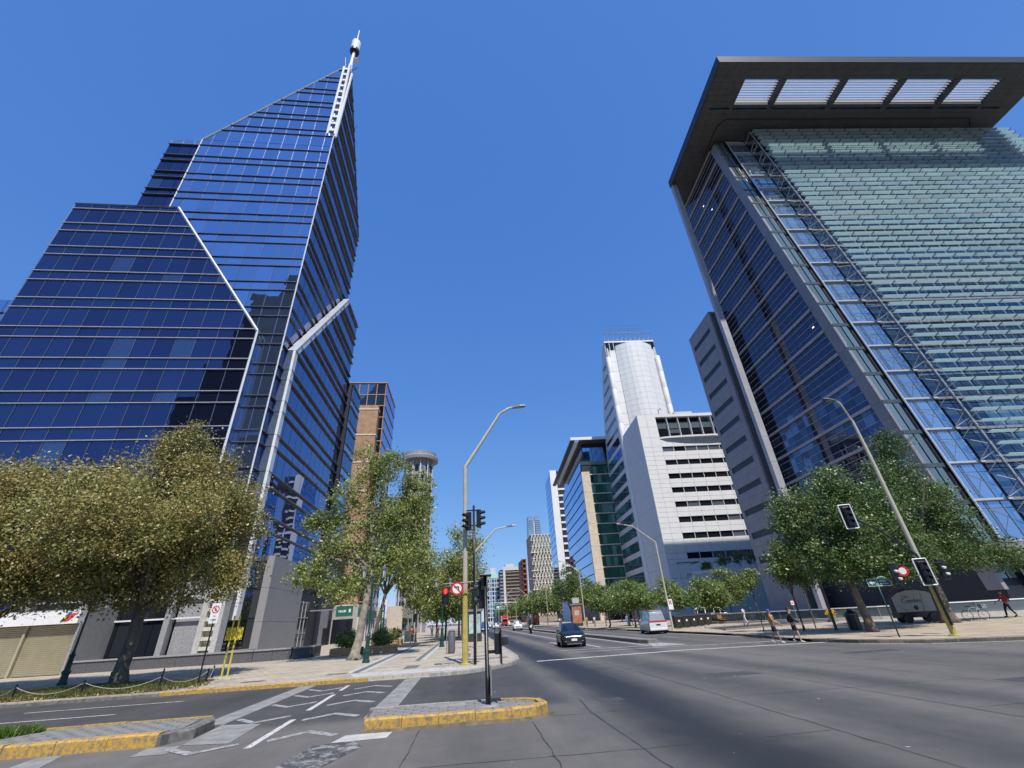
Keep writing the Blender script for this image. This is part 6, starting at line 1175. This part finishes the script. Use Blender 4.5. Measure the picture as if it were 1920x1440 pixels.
# rope fence round the verge
o = (-17, 24.6, .15); t = thing('rope_fence', 'low rope fence on short posts around the left verge', 'fence', o)
ps = [(-28, 24.6), (-23.9, 24.4), (-20.2, 24.0), (-18.2, 23.1), (-15.6, 23.0), (-13.0, 23.6), (-12.0, 25.4), (-12.8, 27.6), (-15.4, 28.0), (-18.0, 28.2)]
for x, y in ps: MB(o).tube([(x, y, .1), (x, y, .62)], .035, 6).build('post', m_blk, t); MB(o).lathe([(.045, .6), (.05, .64), (.0, .68)], (x, y, 0), 6).build('post_cap', m_blk, t)
for (x0, y0), (x1, y1) in zip(ps[:-1], ps[1:]): MB(o).tube([(x0+(x1-x0)*s_, y0+(y1-y0)*s_, .56-.30*4*s_*(1-s_)) for s_ in [i/8 for i in range(9)]], .014, 5).build('rope', M('pale_rope', (.42, .38, .30), .9), t)
# ================================================================ vehicles (built facing -y, i.e. towards the camera)
m_tyre = M('tyre', (.016, .016, .017), .85, var=.2, scale=8); m_rim = M('alloy', (.38, .39, .40), .3, metal=.8); m_cg = M('car_glass', (.012, .015, .02), .05, metal=.0, spec=.45, var=.2, scale=.8); m_chr = M('chrome', (.4, .4, .42), .35, metal=1.0)
m_hl = M('headlight', (.45, .47, .5), .25, var=.15, scale=9, spec=1.0); m_tl = M('tail_light', (.45, .015, .012), .2, spec=.8); m_plt = M('plate_white', (.75, .75, .72), .5); m_pl = M('black_plastic', (.02, .02, .022), .6)
def car(name, label, cat, loc, rz, paint, kind='hatch', group=None, detail=True, scale=1.0):
    """lofted body: stations along the length carry (y, half width, sill z, waist z, roof half width, roof z)"""
    t = thing(name, label, cat, loc, rz, group)
    if kind == 'hatch': L_, st, wy, wr = 3.95, [(-1.96, .62, .34, .62, 0, 0), (-1.9, .74, .24, .72, 0, 0), (-1.6, .83, .2, .86, 0, 0), (-1.05, .85, .2, .97, 0, 0), (-.98, .85, .2, .99, .70, 1.0), (-.25, .85, .2, 1.0, .58, 1.44), (.35, .85, .2, 1.0, .58, 1.5), (1.05, .85, .2, 1.0, .56, 1.45), (1.55, .84, .22, 1.0, .54, 1.3), (1.85, .8, .26, .98, .6, 1.02), (1.96, .72, .32, .8, 0, 0)], (-1.27, 1.22), .31
    elif kind == 'suv': L_, st, wy, wr = 4.4, [(-2.2, .7, .42, .85, 0, 0), (-2.12, .82, .32, .98, 0, 0), (-1.7, .9, .28, 1.08, 0, 0), (-1.1, .91, .28, 1.14, 0, 0), (-1.0, .91, .28, 1.15, .74, 1.17), (-.35, .91, .28, 1.15, .64, 1.66), (.6, .91, .28, 1.15, .64, 1.72), (1.6, .91, .28, 1.15, .62, 1.66), (2.05, .89, .32, 1.12, .6, 1.3), (2.2, .8, .4, .9, 0, 0)], (-1.4, 1.4), .36
    elif kind == 'van': L_, st, wy, wr = 4.9, [(-2.45, .68, .38, .75, 0, 0), (-2.38, .8, .28, .9, 0, 0), (-1.95, .87, .24, 1.05, 0, 0), (-1.85, .88, .24, 1.08, .76, 1.1), (-1.05, .88, .24, 1.12, .66, 1.82), (-.2, .88, .24, 1.12, .68, 1.95), (1.0, .88, .24, 1.12, .68, 1.97), (2.1, .88, .24, 1.12, .66, 1.92), (2.38, .86, .28, 1.12, .62, 1.7), (2.45, .84, .34, 1.1, .72, 1.15)], (-1.55, 1.5), .33
    else: L_, st, wy, wr = 4.5, [(-2.25, .66, .34, .62, 0, 0), (-2.15, .78, .24, .74, 0, 0), (-1.7, .86, .2, .86, 0, 0), (-.95, .87, .2, .95, 0, 0), (-.85, .87, .2, .96, .7, .98), (-.1, .87, .2, .96, .58, 1.4), (.7, .87, .2, .96, .58, 1.45), (1.3, .87, .2, .96, .6, 1.3), (1.75, .86, .22, .98, .68, 1.0), (1.8, .86, .22, .98, 0, 0), (2.15, .8, .28, .92, 0, 0), (2.25, .7, .36, .74, 0, 0)], (-1.4, 1.35), .32
    rows = []
    for y, hw, zs, zw, rw, rzf in st:
        if rzf == 0: rw, rzf = hw*.72, zw+.015
        m_ = (zs+zw)/2
        rows.append([(-hw*.90, y, zs), (-hw, y, zs+.12), (-hw*1.015, y, m_+.05), (-hw*.985, y, zw-.06), (-hw*.93, y, zw), (-rw-.0, y, max(zw+.008, rzf-.07)), (-rw*.86, y, rzf-.015), (0, y, rzf+.012)])
    full = [r_+[(-x, y, z) for x, y, z in r_[-2::-1]] for r_ in rows]; n = len(full[0]); mb = MB()
    mb.v = [p for r_ in full for p in r_]; 
    for i in range(len(full)-1):
        for k in range(n-1): mb.f.append((i*n+k, i*n+k+1, (i+1)*n+k+1, (i+1)*n+k)); mb.m.append(0)
    mb.f += [tuple(range(n))[::-1], tuple(range((len(full)-1)*n, len(full)*n))]; mb.m += [0, 0]
    body = mb.build('body', paint, t, smooth=38)
    # glasshouse panels lie just outside the loft between waist and roof
    cab = [i for i, s_ in enumerate(st) if s_[5] > 0]
    def P(i, k, out=.006):
        p = Vector(full[i][k]); c_ = Vector((0, p.y, .8)); return p+(p-c_).normalized()*out
    lerp = lambda a_, b_, s_: a_+(b_-a_)*s_
    def quad(i0, k0, i1, k1, ins=.06):
        a_, b_, c_, d_ = P(i0, k0), P(i0, k1), P(i1, k1), P(i1, k0); ce = (a_+b_+c_+d_)/4; return [ce+(p-ce)*(1-ins) for p in (a_, b_, c_, d_)]
    a0, a1 = cab[0], cab[1]
    ws = MB(); q = [P(a0, 5, .012), P(a0, n-6, .012), P(a1, n-7, .012), P(a1, 6, .012)]; ce = sum(q, Vector())/4; ws.add([ce+(p-ce)*.93 for p in q], [(0, 1, 2, 3)]); ws.build('windscreen', m_cg, t)
    e0, e1 = cab[-1], cab[-2]
    rw_ = MB(); q = [P(e1, 6, .012), P(e1, n-7, .012), P(e0, n-6, .012), P(e0, 5, .012)]; ce = sum(q, Vector())/4; rw_.add([ce+(p-ce)*.86 for p in q], [(0, 1, 2, 3)]); rw_.build('rear_window', m_cg, t)
    for k0, k1 in ((4, 5), (n-5, n-6)):
        for i in cab[:-1]:
            if i+1 in cab:
                q = quad(i, k0, i+1, k1, .10); MB().add(q, [(0, 1, 2, 3)]).build('side_window', m_cg, t)
    for y in wy:
        for s in (-1, 1):
            hw = .80 if kind != 'suv' else .86
            wh = MB().tube([(s*(hw-.16), y, wr), (s*(hw+.065), y, wr)], wr, 20).build('wheel', m_tyre, t, smooth=40); MB().tube([(s*(hw+.06), y, wr), (s*(hw+.074), y, wr)], wr*.64, 16).build('rim', m_rim, wh)
            ar = MB(); r0, r1 = wr+.03, wr+.09; ar.add([(s*(hw+.058), y+r_*math.cos(a_), wr+r_*math.sin(a_)) for r_ in (wr*.5, r1) for a_ in [R(-12+204*i/14) for i in range(15)]], [(i, i+1, i+16, i+15) for i in range(14)]); ar.build('wheel_arch', m_pl, t)
    yf, yb = st[0][0], st[-1][0]
    if detail:
        zc = {'hatch': .62, 'suv': .82, 'van': .78, 'sedan': .62}[kind]; hw = st[1][1]
        for s in (-1, 1):
            MB().add([(s*hw*.66, yf-.005, zc), (s*hw*.99, yf+.11, zc+.03), (s*hw*1.03, yf+.26, zc+.11), (s*hw*.7, yf+.02, zc+.08)], [(0, 1, 2, 3)] if s > 0 else [(3, 2, 1, 0)]).build('headlight', m_hl, t)
            MB().lathe([(.05, -.02), (.05, .02)], (s*hw*.8, yf+.03, .38), 10).build('fog_lamp', m_hl, t)
            MB().box((s*(st[4][1]+.10), st[4][0]+.25, st[4][3]+.06), (.2, .1, .13)).build('mirror', paint, t, bevel=.03)
            MB().bb((s*st[-2][1]*.78, yb-.10, zc+.02), (s*st[-2][1]*1.0, yb-.03+.02, zc+.42)).build('tail_light', m_tl, t)
        MB().bb((-hw*.62, yf-.02, zc-.1), (hw*.62, yf+.06, zc+.0)).build('grille', m_pl, t); MB().bb((-hw*.75, yf-.03, .24), (hw*.75, yf+.06, .42)).build('lower_grille', m_pl, t); MB().bb((-.2, yf-.045, zc-.22), (.2, yf-.03, zc-.09)).build('number_plate', m_plt, t); MB().bb((-hw*.7, yf-.04, .2), (hw*.7, yf+.02, .235)).build('lip', m_galv, t); MB().bb((-.07, yf-.035, zc-.05), (.07, yf-.02, zc+.04)).build('badge', m_chr, t)
        MB().bb((-.22, yb+.005, zc-.02), (.22, yb+.02, zc+.1)).build('number_plate', m_plt, t); MB().bb((-st[-1][1], yb-.2, .3), (st[-1][1], yb+.04, .52)).build('rear_bumper', paint if kind != 'van' else m_wp, t, bevel=.04)
    MB().bb((-.7, yf+.25, .12), (.7, yb-.25, .3)).build('underbody', m_pl, t)
    t.scale = (scale,)*3; return t
p_dark = M('dark_metallic_paint', (.010, .012, .018), .3, metal=.2, coat=.45, var=.2, scale=1.5); p_white = M('white_car_paint', (.70, .70, .69), .3, coat=.8, var=.04); p_sil = M('silver_van_paint', (.42, .44, .47), .3, metal=.3, coat=.7, var=.06); p_red = M('red_paint', (.55, .03, .02), .3, coat=.6); p_blue = M('blue_paint', (.04, .12, .34), .3, coat=.6); p_grey = M('grey_car_paint', (.16, .17, .18), .3, metal=.4, coat=.7)
car('parked_hatchback', 'dark hatchback driving towards the camera in the middle of the avenue', 'car', (7.75, 36.6, 0), R(-4), p_dark, 'hatch')
bpy.data.objects['parked_hatchback'].name = 'hatchback'
v_ = car('minivan', 'white and silver minivan seen from behind on the right lanes', 'van', (18.75, 48.2, 0), R(-6), p_sil, 'van')
MB().bb((-.82, 2.47, 1.0), (.82, 2.49, 1.13)).build('red_trim', p_red, v_); MB().bb((-.84, 2.455, .5), (.84, 2.475, 1.0)).build('tailgate', p_white, v_); MB().bb((-.2, 2.48, .72), (.2, 2.49, .84)).build('plate_recess', m_pl, v_); MB().bb((-.80, -2.3, .2), (-.905, 2.3, .5)).build('sill_cladding', m_pl, v_); MB().bb((-.62, -1.0, 1.97), (.62, 2.1, 2.0)).build('roof_panel', p_white, v_)
v_.rotation_euler[2] = R(176)
for c_ in kids(v_):
    if c_.name.split('.')[0] in ('red_trim', 'tailgate', 'plate_recess'): pass
v_.rotation_euler[2] = R(-8)
# the van heads away from the camera: turn it so the tailgate faces us
v_.rotation_euler[2] = R(172)
car('white_suv', 'white off-road car coming down the avenue behind the motorcycle', 'car', (10.6, 101, 0), R(-2), p_white, 'suv')
far = [((4.6, 118, 0), 180, p_blue, 'van', 'blue and white van in the kerb lane behind the island post'), ((8.4, 138, 0), 0, p_white, 'sedan', 'white car left of the white off-road car'), ((7.6, 165, 0), 0, p_white, 'hatch', 'small white car far along the avenue, left lane'), ((11.0, 175, 0), 0, p_grey, 'sedan', 'grey car far along the avenue beside the reservation'), ((16.2, 190, 0), 180, p_white, 'suv', 'white car far along the right-hand lanes'), ((9.2, 205, 0), 0, p_grey, 'hatch', 'grey car at the far end, middle lane'), ((5.8, 215, 0), 180, p_white, 'van', 'white van at the far end, left lane'), ((18.2, 225, 0), 180, p_dark, 'sedan', 'dark car at the far end, right lanes'), ((8.0, 245, 0), 0, p_white, 'sedan', 'farthest white car on the avenue')]
for loc, rz, pt, kd, lb in far: car('distant_car', lb, 'car', loc, R(rz), pt, kd, 'traffic in the distance', detail=loc[1] < 180)
car('parked_van', 'white van parked in the dark entrance of the white block', 'van', (35.8, 68, .15), R(70), p_white, 'van')
# red lorry in the distance
t = thing('red_lorry', 'red box lorry in the distance behind the white off-road car', 'lorry', (14.9, 185, 0)); MB().bb((-1.2, 0, .9), (1.2, 6, 3.5)).build('box_body', p_red, t, bevel=.05); MB().bb((-1.1, -1.8, .6), (1.1, -.1, 2.6)).build('cab', p_red, t, bevel=.15); MB().bb((-1.0, -1.84, 1.5), (1.0, -1.78, 2.4)).build('windscreen', m_cg, t); MB().bb((-1.0, -1.7, .4), (1.0, 5.8, .85)).build('chassis', m_pl, t)
for y in (-1, 4.6):
    for s in (-1, 1): MB().tube([(s*.85, y, .45), (s*1.15, y, .45)], .45, 16).build('wheel', m_tyre, t)
# ================================================================ people
SK = {'hip': (0, 0, .93), 'waist': (0, 0, 1.08), 'chest': (0, -.01, 1.30), 'neck': (0, .0, 1.47), 'jaw': (0, -.015, 1.56), 'head': (0, -.005, 1.66), 'crown': (0, .005, 1.73)}
def skin_mesh(name, nodes, edges, rad, mat, par, sub=2, root=0):
    me = bpy.data.meshes.new(name); me.from_pydata(nodes, edges, []); ob = bpy.data.objects.new(name, me)
    sk_ = ob.modifiers.new('skin', 'SKIN'); sk_.use_smooth_shade = True
    sd_ = me.skin_vertices[0].data
    for i, r_ in enumerate(rad): sd_[i].radius = r_ if hasattr(r_, '__len__') else (r_, r_); sd_[i].use_root = (i == root)
    if sub: ss = ob.modifiers.new('sub', 'SUBSURF'); ss.levels = sub; ss.render_levels = sub
    m2 = evaluated(ob); bpy.data.meshes.remove(me)
    m2.materials.clear(); m2.materials.append(mat); m2.shade_smooth(); o = bpy.data.objects.new(name, m2); col.objects.link(o); o.parent = par; return o
def person(label, loc, rz, skin, shirt, lower, shoe, hair, h=1.74, stride=.30, arms=(.25, -.2), shorts=True, sleeve=.5, cap=None, lod=1, group=None, bend=.15):
    t = thing('person', label, 'person', loc, rz, group); k = h/1.76
    H = .93; s1, s2 = stride, -stride
    def leg(side, st_):
        hip = (side*.095, 0, H-.03); an = (side*.10, -st_*.95, .09+(.06 if st_ < 0 else 0)); kn = (side*.10, -st_*.45-.05, .50+(.0 if st_ > 0 else .01)); toe = (an[0]+side*.02, an[1]-.17, .045 if st_ >= 0 else .03); return hip, kn, an, toe
    def arm(side, sw):
        sh_ = (side*.19, 0, 1.41); el = (side*.25, -sw*.5+.03, 1.14); wr_ = (side*.245, -sw-.06-bend*.6, .93+abs(sw)*.12+bend*.25); hd = (side*.235, wr_[1]-.05, wr_[2]-.09); return sh_, el, wr_, hd
    LL, RL = leg(-1, s1), leg(1, s2); LA, RA = arm(-1, arms[0]), arm(1, arms[1])
    nodes = [SK['hip'], SK['waist'], SK['chest'], SK['neck'], SK['jaw'], SK['head'], SK['crown'], *LL, *RL, *LA, *RA]
    ed = [(0, 1), (1, 2), (2, 3), (3, 4), (4, 5), (5, 6), (0, 7), (7, 8), (8, 9), (9, 10), (0, 11), (11, 12), (12, 13), (13, 14), (2, 15), (15, 16), (16, 17), (17, 18), (2, 19), (19, 20), (20, 21), (21, 22)]
    rad = [(.14, .10), (.135, .095), (.155, .105), .055, (.062, .075), (.078, .095), (.05, .065)]+[.085, .055, .038, .032]*2+[.055, .042, .03, .034]*2
    sc = lambda pts: [(x*k, y*k, z*k) for x, y, z in pts]; rr = lambda rs, e=0: [((r_[0]+e)*k, (r_[1]+e)*k) if hasattr(r_, '__len__') else (r_+e)*k for r_ in rs]
    body = skin_mesh('body', sc(nodes), ed, rr(rad), skin, t, 2 if lod else 1)
    mid = lambda a_, b_, s_: tuple(a_[i]+(b_[i]-a_[i])*s_ for i in range(3))
    # top
    n2 = [(0, 0, .87), SK['waist'], SK['chest'], mid(SK['chest'], SK['neck'], .8), LA[0], mid(LA[0], LA[1], min(1, sleeve*2)), RA[0], mid(RA[0], RA[1], min(1, sleeve*2))]; e2 = [(0, 1), (1, 2), (2, 3), (2, 4), (4, 5), (2, 6), (6, 7)]; r2 = [(.165, .125), (.16, .12), (.175, .125), (.085, .075), .075, .066, .075, .066]
    if sleeve > .5: n2 += [LA[2], RA[2]]; e2 += [(5, 8), (7, 9)]; r2 += [.045, .045]
    skin_mesh('shirt', sc(n2), e2, rr(r2), shirt, t, 2 if lod else 1)
    e_ = .62 if shorts else .97
    n3 = [mid(SK['hip'], SK['waist'], .4), SK['hip'], LL[0], LL[1], RL[0], RL[1]]; r3 = [(.155, .115), (.16, .122), .105, .082 if shorts else .07, .105, .082 if shorts else .07]; e3 = [(0, 1), (1, 2), (2, 3), (1, 4), (4, 5)]
    if shorts: n3[3] = mid(LL[0], LL[1], .85); n3[5] = mid(RL[0], RL[1], .85)
    else: n3 += [mid(LL[1], LL[2], .93), mid(RL[1], RL[2], .93)]; e3 += [(3, 6), (5, 7)]; r3 += [.058, .058]
    skin_mesh('trousers' if not shorts else 'shorts', sc(n3), e3, rr(r3), lower, t, 2 if lod else 1)
    for L3 in (LL, RL): skin_mesh('shoe', sc([mid(L3[2], L3[3], -.25), mid(L3[2], L3[3], .4), mid(L3[2], L3[3], 1.15)]), [(0, 1), (1, 2)], rr([(.045, .05), (.048, .045), (.045, .032)]), shoe, t, 2 if lod else 1)
    hx, hy, hz = SK['head']
    mb = MB(); mb.lathe([(.0, -.10), (.088, -.05), (.1, .02), (.085, .075), (.04, .105), (.0, .11)], (0, .018, hz+.015), 12); ho = mb.build('cap' if cap else 'hair', cap or hair, t, smooth=True); ho.scale = (k*.92, k*1.08, k)
    if cap: MB().box((0, -.13*k, (hz+.035)*k), (.13*k, .12*k, .012)).build('cap_peak', cap, t, bevel=.004)
    if lod:
        for s in (-1, 1): MB().lathe([(0, -.012), (.012, 0), (0, .012)], (s*.03*k, -.098*k, hz*k-.0), 8).build('eye', m_blk, body); MB().box((s*.082*k, .0, (hz-.015)*k), (.016, .04, .055)).build('ear', skin, body, bevel=.006)
        MB().add([(-.013*k, -.095*k, (hz-.05)*k), (.013*k, -.095*k, (hz-.05)*k), (0, -.125*k, (hz-.045)*k), (0, -.1*k, (hz+.0)*k)], [(0, 1, 2), (0, 2, 3), (1, 3, 2)]).build('nose', skin, body); MB().box((0, -.092*k, (hz-.078)*k), (.045, .012, .01)).build('mouth', M('lips', (.35, .12, .1), .5), body)
        for A_ in (LA, RA):
            w3, h3 = Vector(A_[2]), Vector(A_[3]); d = (h3-w3).normalized(); sx = 1 if A_[0][0] > 0 else -1
            for f_ in range(4): b0 = h3+Vector((0, -.026+.017*f_, 0)); MB().tube([(p*k) for p in (b0, b0+d*.045, b0+d*.045+Vector((-sx*.012, 0, -.03))*(1 if f_ % 3 else .8))], [.009*k, .008*k, .006*k], 6).build('finger', skin, body)
            b0 = w3.lerp(h3, .55)+Vector((0, -.03, 0)); MB().tube([b0*k, (b0+Vector((-sx*.01, -.03, -.025)))*k, (b0+Vector((-sx*.015, -.035, -.05)))*k], [.011*k, .009*k, .007*k], 6).build('thumb', skin, body)
    return t
s_tan = M('skin_tan', (.42, .22, .14), .55, var=.08); s_fair = M('skin_fair', (.52, .31, .22), .55, var=.08)
c = lambda n, v: M('cloth_'+n, v, .85, var=.15, scale=9, bump=.3)
ochre, black, navy, white, red, blue, grey, brown, pale = c('ochre', (.42, .24, .07)), c('black', (.015, .015, .017)), c('navy', (.02, .025, .05)), c('white', (.60, .60, .58)), c('red', (.36, .035, .04)), c('blue', (.10, .22, .48)), c('grey', (.15, .15, .16)), c('brown', (.16, .09, .05)), c('pale', (.55, .50, .44))
hair = M('dark_hair', (.015, .011, .009), .6, var=.3); h_bl = M('brown_hair', (.10, .055, .03), .6, var=.3)
pA = person('walker in ochre top, blue cap and dark shorts on the right crossing', (17.05, 26.05, 0), R(58), s_tan, ochre, navy, white, hair, 1.68, .24, (.24, -.2), True, .5, c('cap_blue', (.07, .07, .30)))
MB().tube([(-.17, -.1, 1.38), (.02, -.15, 1.22), (.19, -.05, 1.02)], .035, 6).build('shoulder_strap', pale, pA)
person('walker in black top and black shorts on the right crossing', (17.95, 25.6, 0), R(60), s_fair, black, black, pale, hair, 1.72, .17, (.2, -.25), True, .95)
person('man in white shirt and pale trousers walking across the plaza', (29.6, 49.6, .15), R(-150), s_tan, white, white, brown, hair, 1.76, .3, (.25, -.25), False, .5)
pr_ = person('person in red top walking off at the right edge', (40.0, 32.3, .15), R(-120), s_tan, red, black, black, hair, 1.8, .26, (.3, -.2), False, .5)
MB().bb((-.15, .1, 1.02), (.15, .28, 1.42)).build('backpack', black, pr_, bevel=.05)
pp = [((22.4, 84, .15), 20, white, brown, 'person in white top under the trees beyond the lamp post'), ((23.7, 81.5, .15), 200, brown, grey, 'person in brown top left of the couple on the right pavement'), ((24.9, 74.0, .15), 10, blue, blue, 'person in blue on the right pavement behind the minivan'), ((25.6, 72.5, .15), 190, red, pale, 'person in red top beside the person in blue'), ((27.5, 80, .15), 90, black, black, 'person in black between the lamp post and the person in blue'), ((22.0, 88, .15), 0, ochre, brown, 'person in ochre top by the orange advert'),
      ((21.6, 110, .15), 180, grey, black, 'person in grey far along the right pavement'), ((22.8, 118, .15), 0, white, navy, 'person in white far along the right pavement'), ((-6.6, 62, .15), 180, red, navy, 'person in red top on the left pavement near the planter'), ((-4.2, 76, .15), 0, black, black, 'person in black under the left row of trees'), ((-5.6, 84, .15), 180, pale, grey, 'person in pale top far along the left pavement')]
for loc, rz, sh_, lw, lb in pp: person(lb, loc, R(rz), s_tan, sh_, lw, black, h_bl if loc[0] > 24 else hair, random.uniform(1.64, 1.8), random.uniform(.15, .32), (random.uniform(.1, .3), random.uniform(-.3, -.1)), False, random.choice([.5, .95]), None, 0, 'people in the distance')
# motorcycle and rider
o = (9.55, 72.5, 0); t = thing('motorcycle', 'dark motorcycle with white fairing coming down the avenue', 'motorcycle', o)
for y in (-.65, .65): MB().tube([(0, y+.29*math.cos(a_), .31+.29*math.sin(a_)) for a_ in [i*math.pi/9 for i in range(19)]], .055, 6).build('wheel', m_tyre, t)
MB().add([(-.14, -.6, .75), (.14, -.6, .75), (.2, -.2, .85), (-.2, -.2, .85), (-.1, -.55, 1.1), (.1, -.55, 1.1), (.13, -.3, 1.05), (-.13, -.3, 1.05)], [(0, 1, 5, 4), (1, 2, 6, 5), (2, 3, 7, 6), (3, 0, 4, 7), (4, 5, 6, 7), (3, 2, 1, 0)]).build('fairing', p_white, t, bevel=.03); MB().bb((-.16, -.35, .35), (.16, .45, .8)).build('engine', m_pl, t, bevel=.05); MB().bb((-.15, .0, .8), (.15, .85, .92)).build('seat', m_blk, t, bevel=.04); MB().tube([(-.36, -.42, 1.1), (0, -.5, 1.05), (.36, -.42, 1.1)], .018, 6).build('handlebar', m_blk, t); MB().tube([(0, -.5, 1.0), (0, -.65, .31)], .035, 6).build('fork', m_galv, t); MB().lathe([(.0, -.03), (.09, 0), (.0, .03)], (0, -.62, .88), 10).build('headlight', m_hl, t)
t2 = thing('person', 'rider in black jacket and dark helmet on the motorcycle', 'person', (9.55, 72.65, .3))
nodes = [(0, .1, .62), (0, .08, .8), (0, .0, 1.05), (0, -.02, 1.2), (0, -.03, 1.36), (-.12, .05, .6), (-.26, -.3, .58), (-.22, -.1, .12), (.12, .05, .6), (.26, -.3, .58), (.22, -.1, .12), (-.2, 0, 1.12), (-.36, -.22, .95), (-.34, -.5, .82), (.2, 0, 1.12), (.36, -.22, .95), (.34, -.5, .82)]
skin_mesh('body', nodes, [(0, 1), (1, 2), (2, 3), (3, 4), (0, 5), (5, 6), (6, 7), (0, 8), (8, 9), (9, 10), (2, 11), (11, 12), (12, 13), (2, 14), (14, 15), (15, 16)], [(.17, .14), (.17, .13), (.2, .14), .07, .09, .1, .08, .06, .1, .08, .06, .085, .06, .045, .085, .06, .045], black, t2, 2)
MB().lathe([(.0, -.14), (.1, -.12), (.135, 0), (.12, .08), (.0, .14)], (0, -.02, 1.44), 14).build('helmet', m_blk, t2, smooth=True); MB().box((0, -.13, 1.45), (.18, .05, .1)).build('visor', m_cg, t2, bevel=.02)
bpy.data.scenes.remove(TMP)
